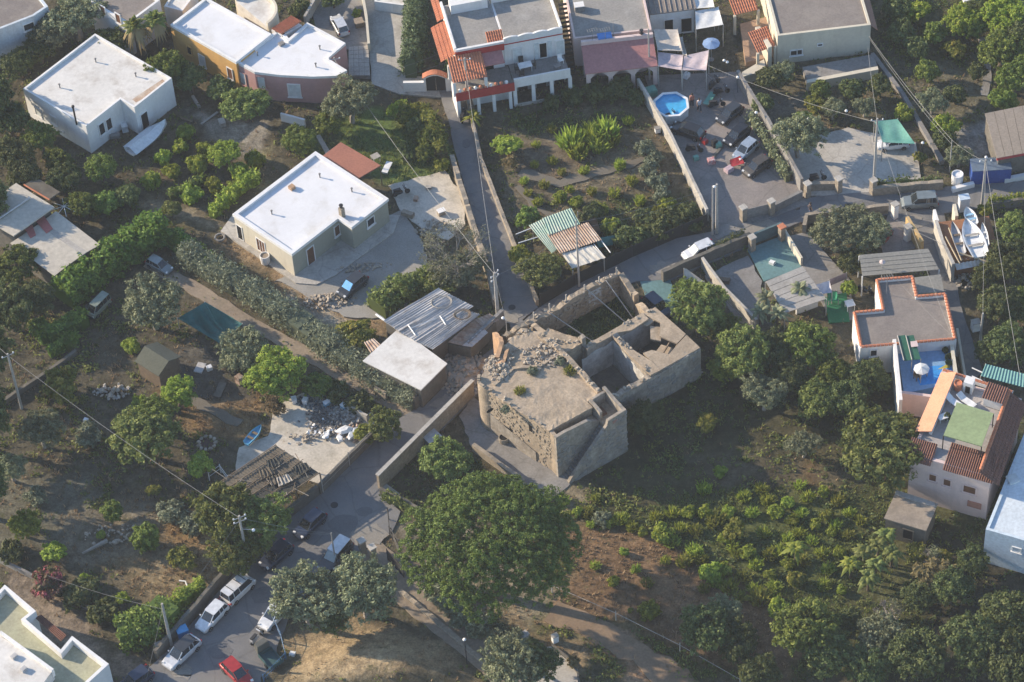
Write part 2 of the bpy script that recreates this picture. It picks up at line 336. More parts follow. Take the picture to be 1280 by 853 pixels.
# (outline in photograph pixels, colour, feather m, strength, grass tufts per m2, tuft tint 0 dry..1 green)
ZONES = [
 ([(0, 0), (1280, 0), (1280, 853), (0, 853)], (0.084, 0.074, 0.050), 1, 1, 1.2, .6),
 ([(-40, 380), (270, 380), (400, 560), (270, 700), (-40, 660)], (0.080, 0.072, 0.053), 3, .9,  2.6, .45),
 ([(-40, 590), (120, 590), (140, 660), (-40, 700)], (0.120, 0.115, 0.090), 3, .7, .6, .4),
 ([(140, 640), (300, 640), (300, 740), (200, 780), (150, 740)], STRAW, 3, .8, 4, .05),
 ([(80, 640), (230, 620), (200, 700), (90, 700)], (0.136, 0.119, 0.090), 2, .8, 1.5, .2),
 ([(190, 640), (275, 640), (275, 690), (215, 690)], (0.192, 0.123, 0.060), 2, .7, 4, .1),
 ([(195, 490), (300, 495), (300, 545), (235, 545)], (0.200, 0.135, 0.073), 2, .9, 3, .1),
 ([(205, 435), (300, 420), (310, 500), (230, 505)], (0.084, 0.078, 0.069), 2, .8, .2, .3),
 ([(300, 495), (330, 470), (325, 540), (300, 545)], (0.192, 0.123, 0.065), 2, .8, 3, .1),
 ([(612, 135), (800, 115), (876, 255), (700, 340), (640, 300)], (.118, .10, .072), 1, 1, 1.3, .45),  # bare field, soil colour darkened for the shade lying over it
 ([(660, 215), (800, 190), (830, 240), (700, 260)], (.135, .115, .082), 3, .8, 1.5, .35),
 ([(620, 140), (790, 125), (800, 150), (640, 170)], DGREEN, 3, .7, 2, .9),
 ([(640, 170), (720, 165), (720, 210), (650, 215)], (0.136, 0.111, 0.086), 3, .9, .7, .2),
 ([(700, 260), (860, 230), (880, 265), (720, 320)], (0.080, 0.082, 0.039), 3, .7, 3, .7),
 ([(930, 60), (1100, 60), (1150, 150), (1010, 190), (960, 180)], (0.104, 0.094, 0.065), 2, .9, 1.2, .5),
 ([(960, 120), (1000, 110), (1000, 180), (970, 180)], (0.160, 0.148, 0.129), 2, .7, .3, .5),
 ([(1085, 0), (1280, 0), (1280, 130), (1190, 200), (1110, 90)], (0.084, 0.080, 0.047), 2, .9, 1.5, .6),
 ([(1090, 60), (1240, 90), (1230, 200), (1180, 200)], (0.120, 0.111, 0.082), 3, .8, 1, .5),
 ([(1180, 165), (1240, 140), (1240, 200), (1190, 200)], (0.208, 0.205, 0.206), 1, .8, .1, .5),
 ([(235, 140), (350, 150), (350, 200), (250, 170)], (0.240, 0.221, 0.194), 1, .9, .1, .3),
 ([(190, 155), (340, 180), (330, 230), (260, 285), (180, 240)], (0.100, 0.082, 0.056), 2, .9, 1, .4),
 ([(320, 190), (360, 180), (350, 215), (318, 230)], (0.216, 0.197, 0.112), 1.5, .8, 1.5, .2),
 ([(400, 150), (480, 130), (570, 200), (560, 235), (500, 245), (440, 215)], LAWN, 1, 1, 5, 1),
 ([(380, 170), (400, 160), (430, 200), (400, 200)], LAWN, 1, .9, 4, .9),
 ([(300, 280), (380, 330), (500, 400), (420, 420), (340, 360), (290, 310)], (0.240, 0.172, 0.107), 2, .95, .7, .1),
 ([(365, 365), (430, 385), (420, 400), (360, 390)], (0.288, 0.254, 0.206), 1, .8, .2, .1),
 ([(100, 240), (200, 225), (260, 290), (150, 300)], (0.092, 0.082, 0.050), 2, .9, 1.5, .6),
 ([(190, 235), (280, 285), (270, 295), (180, 245)], (0.208, 0.176, 0.129), 1, .8, .3, .2),
 ([(700, 600), (1280, 520), (1280, 853), (600, 853)], (.075, .078, .036), 2, 1, 3.2, .85),
 ([(730, 470), (1130, 480), (1100, 620), (740, 625)], (.062, .058, .034), 2, 1, 1.4, .7),  # hollow beside the ruin, its shade put into the dark brown soil
 ([(880, 560), (1060, 590), (1060, 640), (890, 620)], (0.084, 0.072, 0.052), 3, .8, .8, .4),
 ([(705, 640), (800, 660), (940, 740), (1000, 780), (980, 853), (850, 820), (690, 745)], (0.156, 0.102, 0.062), 3, .95, 2.5, .12),
 ([(960, 780), (1000, 720), (1010, 853), (950, 853)], (0.160, 0.107, 0.069), 2, .8, 1.5, .2),
 ([(1000, 560), (1060, 640), (1110, 660), (1090, 690), (1000, 660)], (0.120, 0.078, 0.043), 3, .9, 1, .3),
 ([(800, 640), (1090, 610), (1110, 700), (1000, 760), (900, 720)], (.075, .088, .032), 3, .85, 4.5, .95),
 ([(690, 740), (860, 853), (780, 853), (690, 775)], (0.232, 0.156, 0.103), 1, .95, .3, .1),
 ([(350, 853), (370, 800), (470, 785), (570, 810), (590, 853)], (0.296, 0.226, 0.142), 2, 1, .4, .05),
 ([(470, 660), (560, 640), (700, 730), (680, 790), (560, 760)], (0.200, 0.172, 0.129), 2, .8, 1, .2),
 ([(470, 560), (600, 560), (720, 640), (600, 640), (500, 640)], (0.080, 0.070, 0.043), 2, .9, 1.5, .6),
 ([(640, 760), (760, 840), (720, 853), (640, 853)], (0.200, 0.148, 0.095), 2, .8, .8, .2),
 ([(700, 590), (745, 600), (735, 640), (700, 630)], (0.232, 0.193, 0.138), 2, .8, 1, .3),
 ([(0, 700), (210, 850), (100, 853), (0, 760)], (0.188, 0.152, 0.120), 1, 1, .1, .2),
 ([(1150, 650), (1280, 700), (1280, 853), (1150, 853)], (0.044, 0.041, 0.030), 3, .9, 1, .6),
 ([(870, 360), (980, 380), (960, 420), (900, 420)], (0.120, 0.115, 0.099), 2, .8, .4, .4),
 ([(710, 360), (790, 355), (800, 385), (730, 430)], (0.040, 0.051, 0.022), .5, 1, 5, .95),
]
ZP = [(pix(z[0]), z) for z in ZONES]
def zone_color(x, y):
    wx = x+(fbm(x, y, 5, 11)-.5)*5; wy = y+(fbm(x, y, 5, 21)-.5)*5
    col = np.zeros(x.shape+(3,)); dens = np.zeros(x.shape); tint = np.zeros(x.shape)
    col[...] = (.085, .075, .052); dens[...] = .8; tint[...] = .5
    for poly, z in ZP[1:]:
        w = np.clip((sdist(wx, wy, poly)+z[2]*.5)/z[2], 0, 1)*z[3]; w = w*w*(3-2*w)
        col = col*(1-w[..., None])+np.array(z[1])*w[..., None]; dens = dens*(1-w)+z[4]*w; tint = tint*(1-w)+z[5]*w
    return col, dens, tint
_mound = P(455, 850)
def gz(x, y):
    g = -.02-.16*fbm(x, y, 3.0, 31)
    return g+1.5*np.exp(-(((x-_mound.x)/6.5)**2+((y-_mound.y)/3.4)**2)**1.6)
_gx = np.concatenate([[-2500, -900, -350, -160, -100], np.arange(-72, 72.1, .4), [100, 160, 350, 900, 2500]])
_gy = np.concatenate([[-2500, -900, -350, -150, -80], np.arange(-50, 68.1, .4), [100, 160, 350, 900, 2500]])
GX, GY = np.meshgrid(_gx, _gy)
gc, gd, gt = zone_color(GX, GY)
GZ = gz(GX, GY)
gme = bpy.data.meshes.new('ground')
ny, nx = GX.shape
idx = np.arange(nx*ny).reshape(ny, nx)
quads = np.stack([idx[:-1, :-1], idx[:-1, 1:], idx[1:, 1:], idx[1:, :-1]], -1).reshape(-1, 4)
gme.vertices.add(nx*ny); gme.vertices.foreach_set('co', np.stack([GX, GY, GZ], -1).astype(np.float32).ravel())
gme.loops.add(quads.size); gme.loops.foreach_set('vertex_index', quads.astype(np.int32).ravel())
gme.polygons.add(len(quads)); gme.polygons.foreach_set('loop_start', (np.arange(len(quads))*4).astype(np.int32))
gme.update(calc_edges=True); gme.validate()
ca = gme.color_attributes.new('soil', 'FLOAT_COLOR', 'POINT')
ca.data.foreach_set('color', np.concatenate([gc.reshape(-1, 3), np.ones((nx*ny, 1))], 1).astype(np.float32).ravel())
gme.polygons.foreach_set('use_smooth', np.ones(len(quads), bool))
m, nt, nd, lk, b = _nodes('ground_soil')
at = nd.new('ShaderNodeAttribute'); at.attribute_name = 'soil'
ge = nd.new('ShaderNodeNewGeometry'); col = at.outputs['Color']
for scl, lo, hi, det in ((.22, .62, 1.4, 8), (1.3, .55, 1.5, 8), (6.0, .55, 1.5, 8)):
    n = nd.new('ShaderNodeTexNoise'); n.inputs['Scale'].default_value = scl; n.inputs['Detail'].default_value = det; n.inputs['Roughness'].default_value = .65
    lk.new(ge.outputs['Position'], n.inputs['Vector'])
    r = ramp(nd, [(.3, (lo*1.02, lo, lo*.96)), (.7, (hi*1.0, hi, hi*.98))]); lk.new(n.outputs['Fac'], r.inputs['Fac'])
    x = nd.new('ShaderNodeMix'); x.data_type = 'RGBA'; x.blend_type = 'MULTIPLY'; x.inputs['Factor'].default_value = .85
    lk.new(col, x.inputs['A']); lk.new(r.outputs['Color'], x.inputs['B']); col = x.outputs['Result']
# low creeping weeds
n = nd.new('ShaderNodeTexNoise'); n.inputs['Scale'].default_value = .8; n.inputs['Detail'].default_value = 10; n.inputs['Roughness'].default_value = .75
lk.new(ge.outputs['Position'], n.inputs['Vector'])
r = ramp(nd, [(.56, (0, 0, 0)), (.66, (.75, .75, .75))]); lk.new(n.outputs['Fac'], r.inputs['Fac'])
x = nd.new('ShaderNodeMix'); x.data_type = 'RGBA'; lk.new(r.outputs['Color'], x.inputs['Factor']); lk.new(col, x.inputs['A']); x.inputs['B'].default_value = (.07, .075, .03, 1)
lk.new(x.outputs['Result'], b.inputs['Base Color']); b.inputs['Roughness'].default_value = 1.0; b.inputs['Specular IOR Level'].default_value = .1
bp = nd.new('ShaderNodeBump'); bp.inputs['Strength'].default_value = .7; bp.inputs['Distance'].default_value = .25
n = nd.new('ShaderNodeTexNoise'); n.inputs['Scale'].default_value = 2.2; n.inputs['Detail'].default_value = 10; n.inputs['Roughness'].default_value = .7; lk.new(ge.outputs['Position'], n.inputs['Vector'])
lk.new(n.outputs['Fac'], bp.inputs['Height']); lk.new(bp.outputs[0], b.inputs['Normal'])
M_GROUND = m
gme.materials.append(m)
ground = bpy.data.objects.new('ground', gme); COL.objects.link(ground); ground['kind'] = 'structure'

# ------------------------------------------------------------------ roads, yards, paths (thin slabs)
def densify(poly, step=.7, jit=0.0):
    out = []
    n = len(poly)
    for i in range(n):
        a = Vector(poly[i]); b = Vector(poly[(i+1) % n]); k = max(1, int((b-a).length/step)); e = (b-a).normalized() if (b-a).length > 0 else Vector((1, 0)); nn = Vector((-e.y, e.x))
        for j in range(k):
            p = a.lerp(b, j/k)+(nn*(rnd.random()-.5)*jit if jit else Vector((0, 0)))
            out.append((p.x, p.y))
    return out
NO_GRASS = []
def sheet(name, px, mat, z=.03, jit=.0):
    poly = ccw(pix(px)); NO_GRASS.append(poly)
    if jit: poly = densify(poly, .6, jit)
    return ob(name, MB().prism(poly, -.3, z), mat, kind='structure')
def ribbon(name, cx, width, mat, z=.03, jit=0.0):          # path along a centre line of pixels
    pts = [P(x, y) for x, y in cx]; L = []; Rr = []
    fine = []
    for i in range(len(pts)-1):
        k = max(1, int((pts[i+1]-pts[i]).length/1.0)); fine += [pts[i].lerp(pts[i+1], j/k) for j in range(k)]
    fine.append(pts[-1])
    for i, p in enumerate(fine):
        d = (fine[min(i+1, len(fine)-1)]-fine[max(i-1, 0)]).normalized(); nn = Vector((-d.y, d.x, 0))
        L.append(p+nn*(width/2+(rnd.random()-.5)*jit)); Rr.append(p-nn*(width/2+(rnd.random()-.5)*jit))
    poly = ccw([(p.x, p.y) for p in L+Rr[::-1]])
    if 'dirt' not in name: NO_GRASS.append(poly)
    return ob(name, MB().prism(poly, -.3, z), mat, kind='structure')
sheet('road', [(120, 870), (196, 828), (250, 768), (300, 708), (392, 612), (480, 535), (520, 512), (590, 455), (625, 430), (652, 400), (668, 410), (645, 440), (600, 490), (475, 612), (500, 640), (490, 665), (450, 690), (395, 730), (360, 775), (345, 810), (350, 870)], M_ASPH, .05, .15)
sheet('road', [(545, 100), (590, 122), (604, 205), (640, 305), (672, 385), (652, 401), (640, 415), (622, 362), (598, 290), (575, 215), (560, 150)], M_ASPH2, .04, .1)
sheet('road', [(672, 386), (725, 352), (835, 300), (893, 290), (1000, 262), (1000, 248), (1090, 240), (1290, 226), (1290, 252), (1170, 268), (1120, 268), (1000, 278), (940, 306), (840, 350), (795, 352), (740, 375), (668, 414), (645, 412)], M_ASPH, .046, .12)
sheet('road', [(1118, 268), (1180, 266), (1200, 380), (1228, 465), (1212, 480), (1190, 420), (1150, 310)], M_ASPH2, .042, .1)
ribbon('dirt_path', [(185, 328), (225, 350), (300, 396), (380, 441), (470, 494), (520, 520)], 1.35, M_DIRT, .02, .25)
sheet('lane', [(455, -20), (515, -20), (512, 95), (545, 98), (552, 122), (500, 118), (465, 105), (461, 60)], M_CONC, .035, .08)
sheet('yard', [(384, -15), (456, -15), (461, 62), (400, 62)], M_CONC2, .022)
ribbon('path', [(455, 690), (500, 728), (560, 775), (620, 825), (670, 870)], 3.4, M_DIRT, .03, .25)
ribbon('dirt_track', [(690, 762), (740, 784), (800, 817), (870, 868)], 2.3, surf('red_track', (.20, .14, .09), (.26, .185, .12), .4, .95, .3, 5, dirt=(.13, .10, .06), dirt_amt=.6), .01, .6)
sheet('yard', [(345, 505), (395, 487), (470, 520), (468, 545), (400, 605), (385, 600), (290, 605), (300, 560), (335, 545)], M_SAND, .022, .25)
sheet('yard', [(345, 350), (430, 395), (490, 400), (540, 350), (528, 302), (500, 262), (440, 300)], surf('drive_gravel', (.31, .295, .27), (.25, .24, .215), .5, .95, .3, 7, dirt=(.31, .285, .24), dirt_amt=.6), .012, .3)
sheet('yard', [(486, 232), (556, 214), (575, 240), (582, 280), (560, 300), (530, 290), (500, 262)], M_SAND, .024, .25)
sheet('terrace', [(276, 290), (292, 268), (500, 270), (492, 292), (420, 345), (395, 357), (370, 355)], M_CONC, .12, .0)
sheet('yard', [(806, 95), (925, 90), (1003, 245), (940, 275), (898, 288), (870, 240), (826, 160)], M_YARD, .03)
sheet('yard', [(978, 180), (1060, 160), (1145, 178), (1152, 232), (1090, 242), (1002, 246)], M_CONC, .026, .1)
sheet('pavement', [(886, 292), (940, 266), (1002, 246), (1010, 256), (945, 280), (898, 300)], M_CONC2, .09)
sheet('courtyard', [(590, 495), (655, 540), (715, 603), (690, 625), (640, 600), (590, 560), (575, 520)], M_CONC2, .02, .2)
sheet('courtyard', [(800, 352), (838, 350), (850, 385), (815, 392)], M_TEALF, .034)
sheet('courtyard', [(934, 312), (980, 294), (1002, 335), (955, 352)], M_TEALF, .034)
sheet('courtyard', [(880, 345), (935, 320), (952, 352), (950, 410), (925, 405)], M_CONC2, .02, .2)
sheet('yard', [(985, 296), (1008, 290), (1062, 350), (1068, 400), (1040, 400), (1004, 340)], M_CONC2, .024)
sheet('yard', [(1030, 372), (1058, 366), (1062, 402), (1036, 404)], surf('artificial_turf', (.02, .13, .06), (.025, .16, .075), .8, .95, .1, 8), .034)
sheet('yard', [(1110, 268), (1130, 272), (1150, 310), (1104, 318), (1100, 300)], M_YARD, .03)
sheet('gutter', [(472, 610), (480, 603), (500, 618), (492, 628)], M_CONC, .06)
sheet('path', [(660, 812), (690, 808), (722, 838), (728, 870), (640, 870)], M_CONC, .035, .1)
sheet('garden_path', [(1222, 45), (1232, 48), (1240, 95), (1234, 120), (1226, 118), (1230, 92)], M_CONC2, .02, .2)
sheet('garden_path', [(395, 170), (400, 168), (414, 192), (408, 194)], M_CONC, .02)

# grass and weeds: nobody could count them
def tufts(name, want, n, seed, hmin, hmax, mat, blades=5):
    r = np.random.RandomState(seed)
    x = r.uniform(-66, 66, n*3); y = r.uniform(-46, 62, n*3)
    c, d, t = zone_color(x, y)
    clump = fbm(x, y, 2.2, seed+5)
    keep = (r.rand(n*3)*3.2 < d*np.clip((clump-.33)*4, 0, 1)) & (np.abs(t-want) < .5*r.rand(n*3)+.12)
    for poly in NO_GRASS: keep &= sdist(x, y, poly) < 0.05
    x = x[keep][:n]; y = y[keep][:n]; k = len(x)
    z = gz(x, y)-.02
    V = np.zeros((k, blades, 3, 3)); ang = r.rand(k, blades)*6.283; lean = r.uniform(.25, .9, (k, blades)); hh = r.uniform(hmin, hmax, (k, blades)); w = r.uniform(.03, .075, (k, blades))
    ox = r.uniform(-.16, .16, (k, blades)); oy = r.uniform(-.16, .16, (k, blades))
    ca_, sa_ = np.cos(ang), np.sin(ang)
    bx = x[:, None]+ox; by = y[:, None]+oy
    V[:, :, 0] = np.stack([bx-sa_*w, by+ca_*w, np.broadcast_to(z[:, None], bx.shape)], -1)
    V[:, :, 1] = np.stack([bx+sa_*w, by-ca_*w, np.broadcast_to(z[:, None], bx.shape)], -1)
    V[:, :, 2] = np.stack([bx+ca_*hh*lean, by+sa_*hh*lean, z[:, None]+hh], -1)
    tint = np.repeat(np.clip(r.rand(k)[:, None]*.7+.3*r.rand(k, blades), 0, 1), 3)
    return leaf_mesh(name, V.reshape(-1, 3), 3, tint, mat)
def leaf_mesh(name, V, per, tint, mat):
    me = bpy.data.meshes.new(name); nv = len(V); nf = nv//per
    me.vertices.add(nv); me.vertices.foreach_set('co', V.astype(np.float32).ravel())
    me.loops.add(nv); me.loops.foreach_set('vertex_index', np.arange(nv, dtype=np.int32))
    me.polygons.add(nf); me.polygons.foreach_set('loop_start', (np.arange(nf)*per).astype(np.int32))
    me.update(calc_edges=True)
    a = me.attributes.new('tint', 'FLOAT', 'POINT'); a.data.foreach_set('value', tint.astype(np.float32))
    me.materials.append(mat)
    return me

# repairs and stains on the roads
def patch(name, x, y, r, mat, z, sx=1.0, n=14, jit=.25):
    c = P(x, y); a0 = rnd.random()*6; pts = [(c.x+r*sx*(1+jit*(rnd.random()-.5))*math.cos(a0+k*6.283/n), c.y+r*(1+jit*(rnd.random()-.5))*math.sin(a0+k*6.283/n)) for k in range(n)]
    return ob(name, MB().prism(pts, z-.02, z), mat, kind='structure')
M_PATCH = surf('asphalt_repair', (.125, .125, .128), (.15, .15, .152), .8, .9, .1, 9); M_DUST = surf('road_dust', (.27, .25, .22), (.22, .205, .18), .8, .95, .1, 7)
for k, (x, y, r, sx) in enumerate(((520, 560, .8, 1.6), (430, 655, 1.0, 1.3), (455, 640, .5, 1.4), (330, 745, .9, 1.2), (610, 310, .5, .8), (583, 180, .6, .7), (760, 345, .9, 1.7), (985, 270, .8, 1.5), (1080, 256, .6, 1.8), (1185, 350, .5, .7), (275, 815, .8, 1.3))): patch('road_patch', x, y, r, M_PATCH, .0545+.0007*k, sx)
for k, (x, y, r, sx) in enumerate(((560, 505, 1.0, 1.3), (485, 590, .7, 1.2), (460, 670, 1.2, 1.2), (640, 395, .9, 1.0), (700, 385, .8, 1.8), (830, 335, .7, 1.6), (950, 285, 1.1, 1.6), (1140, 280, 1.0, 1.2), (400, 720, .8, 1.0), (230, 840, .7, 1.2), (1195, 440, .6, .6))): patch('dust_patch', x, y, r, M_DUST, .0635+.0007*k, sx, 22, .7)
for x, y in ((418, 632), (640, 385), (1060, 258)): c = P(x, y); ob('manhole_cover', MB().lathe([(.33, .04), (.33, .076), (.28, .08)], c, 16), M_IRON, kind='structure')
# narrow tracks worn through the bare field
M_ROW = surf('worn_soil', (.165, .145, .115), (.135, .12, .095), .6, .95, .2, 6)
ribbon('worn_path', [(650, 215), (700, 228), (760, 214), (812, 196)], 1.0, M_ROW, .006, .5); ribbon('worn_path', [(648, 232), (668, 258), (690, 270)], .7, M_ROW, .006, .4); ribbon('worn_path', [(190, 470), (240, 500), (300, 530)], .8, M_ROW, .006, .5)
# ------------------------------------------------------------------ buildings
class Bld:
    def __init__(s, name, label, cat, px, h, par=.35, t=.2, wall=None, roof=None, rect=True, base=-.3, cope=None, group=None, world=None, zroof=None):
        poly = world or pix(px, h)
        if rect: poly = rectify(poly)
        s.poly = ccw(poly); s.h = h; s.par = par; s.wallm = wall or M_WHITE; s.base = base
        NO_GRASS.append(s.poly)
        s.root = thing(name, label, cat, centre(s.poly), 0, group)
        zr = h-par
        ob('wall', MB().prism(s.poly, base, zr, cap=True), s.wallm, s.root)
        if par > 0:
            inn = offset(s.poly, t)
            ob('parapet', MB().ring(s.poly, inn, zr, h), s.wallm if cope is None else cope, s.root)
            ob('roof', MB().prism(offset(s.poly, t+.01), zr+.002, zr+.06), roof or M_WROOF, s.root)
            s.inn = inn
        else:
            ob('roof', MB().prism(offset(s.poly, -.12), zr+.002, zr+.12), roof or M_WROOF, s.root); s.inn = s.poly
        s.zr = zr+.06
    def hit(s, x, y):
        best = None; n = len(s.poly); d = ray(x, y)
        for i in range(n):
            a = Vector((*s.poly[i], 0)); b = Vector((*s.poly[(i+1) % n], 0)); e = b-a; L = e.length; e.normalize(); nn = Vector((e.y, -e.x, 0))
            if nn.dot(d) >= 0: continue
            t = (a-CAMLOC).dot(nn)/d.dot(nn); q = CAMLOC+d*t; u = (q-a).dot(e)
            over = max(0, -u, u-L)+max(0, -q.z, q.z-s.h)*.5
            if best is None or (over, t) < (best[0], best[1]): best = (over, t, q, e, nn, a, u, L)
        return best[2], best[3], best[4]
    def win(s, x, y, w=.9, h=1.1, frame=None, pane=None, name='window', bars=0, z=None, sill=True, shutters=None):
        q, e, nn = s.hit(x, y); zc = q.z if z is None else z
        zc = max(h/2+.02, zc) if name == 'door' else zc
        rz = math.atan2(e.y, e.x); frame = frame or M_WHITE; pane = pane or M_GLASS
        mb = MB(); f = .09; c = Vector((q.x, q.y, zc))+nn*.03
        for dx, dz, sx, sz in ((-(w-f)/2, 0, f, h), ((w-f)/2, 0, f, h), (0, (h-f)/2, w-2*f, f), (0, -(h-f)/2, w-2*f, f)):
            mb.box(c+e*dx+Vector((0, 0, dz)), (sx, .1, sz), rz)
        for k in range(bars): mb.box(c+e*((k+1)/(bars+1)-.5)*(w-2*f), (.05, .07, h-2*f), rz)
        o = ob(name, mb, frame, s.root)
        ob('pane' if name == 'window' else 'leaf_panel', MB().box(c-nn*.012, (w-2*f-.002, .05, h-2*f-.002), rz), pane, o)
        if sill and name == 'window': ob('sill', MB().box(c+Vector((0, 0, -h/2-.04))+nn*.05, (w+.16, .16, .06), rz), frame, o)
        if shutters is not None:
            for sgn in (-1, 1): ob('shutter', MB().box(c+e*sgn*(w*.75+.03)+nn*.02, (w*.46, .05, h), rz), shutters, o)
        return o
    def door(s, x, y, w=.95, h=2.1, frame=None, pane=None): return s.win(x, y, w, h, frame, pane or M_DWOOD, 'door', z=h/2+.03)
    def part(s, name, mb, mat, kind=None, parent=None, smooth=False): return ob(name, mb, mat, parent or s.root, kind, smooth=smooth)
    def chimney(s, x, y, w=.4, hh=1.0, mat=None, pot=True):
        p = P(x, y, s.zr); m = MB().box((p.x, p.y, s.zr+hh/2), (w, w, hh), .7)
        o = ob('chimney', m, mat or M_STONEW, s.root)
        if pot: ob('chimney_cap', MB().lathe([(.11, 0), (.11, .3), (.2, .3), (.2, .38), (.1, .4)], (p.x, p.y, s.zr+hh+.001), 8), M_IRON, o)
        return o
def tile_roof(a, b, c, d, waves, courses, mat=None):        # barrel tiles; ribs run a->d
    m = MB(); a, b, c, d = map(Vector, (a, b, c, d))
    for k in range(courses):
        v0, v1 = k/courses, (k+1)/courses
        lo = Vector((0, 0, .0)); hi = Vector((0, 0, .05))
        m.corrugated(a.lerp(d, v0)+lo, b.lerp(c, v0)+lo, b.lerp(c, v1)+hi, a.lerp(d, v1)+hi, waves, .045, .03, 4)
    return m
def cope_tiles(poly, z, closed=True, step=.34, w=.34):      # half-round ridge tiles laid along wall tops
    m = MB(); n = len(poly)
    for i in range(n if closed else n-1):
        a = Vector((*poly[i], z)); b = Vector((*poly[(i+1) % n], z)); L = (b-a).length; k = max(1, int(L/step)); e = (b-a)/k; d = e.normalized(); s = Vector((-d.y, d.x, 0))
        for j in range(k):
            p = a+e*j; q = p+e*.86
            prof = [(-w/2, 0), (-w/3, .09), (0, .13), (w/3, .09), (w/2, 0)]
            vs = [p+s*u+Vector((0, 0, v)) for u, v in prof]+[q+s*u*.85+Vector((0, 0, v*.8)) for u, v in prof]
            m.add(vs, [(k2, k2+1, 6+k2, 5+k2) for k2 in range(4)]+[(4, 3, 2, 1, 0), (5, 6, 7, 8, 9), (0, 5, 9, 4)])
    return m
def antenna(B, x, y, hh=2.2):
    p = P(x, y, B.zr); m = MB().tube([(p.x, p.y, B.zr-.02), (p.x, p.y, B.zr+hh)], .025, 5)
    m.tube([(p.x-.5, p.y-.1, B.zr+hh-.1), (p.x+.5, p.y+.1, B.zr+hh-.1)], .018, 4)
    for k in range(5):
        u = -.45+k*.22; m.tube([(p.x+u-.05, p.y+u*.2+.25, B.zr+hh-.1), (p.x+u+.05, p.y+u*.2-.25, B.zr+hh-.1)], .012, 4)
    return ob('antenna', m, M_WIRE, B.root)

# --- white-roofed bungalow in the middle
B = Bld('white_bungalow', 'low bungalow with a bright white flat roof and a sage green front', 'house',
        [(289, 268), (395, 192), (485, 248), (439, 283), (423, 272), (366, 315)], 3.1, .32, .28, M_SAGE, M_WROOF)
for o in B.root.children:
    if o.name.startswith('parapet'): o.data.materials[0] = M_WROOF
ob('eave_band', MB().ring(offset(B.poly, -.1), B.poly, 2.78, 3.1), M_WHITE, B.root)
# sunlight put into the colour: warm cream skin over the sun-facing gable wall
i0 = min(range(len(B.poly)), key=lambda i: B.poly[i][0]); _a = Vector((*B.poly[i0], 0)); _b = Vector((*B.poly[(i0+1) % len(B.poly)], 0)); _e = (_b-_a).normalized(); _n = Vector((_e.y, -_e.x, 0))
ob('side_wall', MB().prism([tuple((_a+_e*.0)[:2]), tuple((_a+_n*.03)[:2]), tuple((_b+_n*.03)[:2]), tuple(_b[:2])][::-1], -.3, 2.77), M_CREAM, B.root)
B.door(388, 318, 1.0, 2.15); B.win(421, 288, .75, 1.35, pane=M_DWOOD); B.win(463, 277, 1.0, 1.05)
B.win(326, 303, 1.2, 1.7, pane=M_DWOOD, bars=2, z=1.15, sill=False, name='shutter_door'); B.win(299, 283, .8, 1.9, pane=M_DARK, name='door', z=1.0)
B.chimney(428, 271, .42, 1.15, M_STONEW)
def vents(B, pts):
    for x, y in pts: p = P(x, y, B.zr); B.part('vent_pipe', MB().lathe([(.06, 0), (.06, .4), (.11, .42), (.11, .5), (.03, .53)], p, 8), M_CONC2)
vents(B, [(340, 268), (400, 222), (440, 240)]); B.chimney(365, 236, .5, .35, M_BRICKD, pot=False)
p = P(366, 300, 0)
po = thing('canopy_shelter', 'flat terracotta red canopy roof on posts behind the white bungalow', 'canopy', P(438, 215))
_q = [P(426, 179, 2.5), P(476, 208, 2.5), P(445, 226, 2.5), P(401, 198, 2.5)]
ob('canopy_roof', MB().slab([v+Vector((0, 0, .12)) for v in _q], .12), surf('red_canopy', (.35, .145, .095), (.30, .125, .085), .5, .8, .04, 5), po)
for v in _q: ob('post', MB().tube([(v.x*.97+po.location.x*.03, v.y*.97+po.location.y*.03, -.1), (v.x*.97+po.location.x*.03, v.y*.97+po.location.y*.03, 2.49)], .06), M_WOOD, po)
def barrel(name, label, cat, x, y, r, h, mat, inner=None, z=0.0):
    p = P(x, y, z); t = thing(name, label, cat, p)
    ob('drum', MB().lathe([(r*.92, -.02), (r, h*.5), (r, h), (r*.86, h), (r*.84, h*.9)], p, 16), mat, t)
    if inner: ob('fill', MB().lathe([(r*.83, h*.9), (r*.83, h*.905)], p, 16), inner, t)
    return t
barrel('concrete_planter', 'round white concrete planter beside the bungalow side wall', 'planter', 332, 328, .46, .95, M_WHITE, M_DIRT)

# --- white flat house, upper left
B = Bld('white_house', 'white box house with stained roof beside a covered boat', 'house',
        [(119, 44), (26, 111), (107, 156), (151, 126), (168, 133), (217, 97)], 3.5, .3, .2, M_WHITE, M_OLDROOF)
B.win(127, 161, .8, 1.5, M_WHITE, bars=0); B.win(136, 155, .8, 1.5); B.door(180, 146, 1.0, 2.1, pane=M_DARK)
B.win(48, 140, .9, 1.1, pane=M_SHUT); B.win(67, 150, .9, 1.1, pane=M_SHUT); B.win(79, 165, .35, .25, pane=M_DARK, sill=False)
B.part('roof_stain_edge', MB().prism(ccw([(P(190, 117, 3.3).x, P(190, 117, 3.3).y), (P(208, 103, 3.3).x, P(208, 103, 3.3).y), (P(203, 99, 3.3).x, P(203, 99, 3.3).y), (P(165, 124, 3.3).x, P(165, 124, 3.3).y), (P(170, 128, 3.3).x, P(170, 128, 3.3).y)]), 3.262, 3.266), surf('rust_stain', (.36, .24, .16), (.50, .42, .34), .8, .9, .1, 5), None)
vents(B, [(75, 110), (120, 78), (170, 96)]); q, e, nn = B.hit(97, 155)
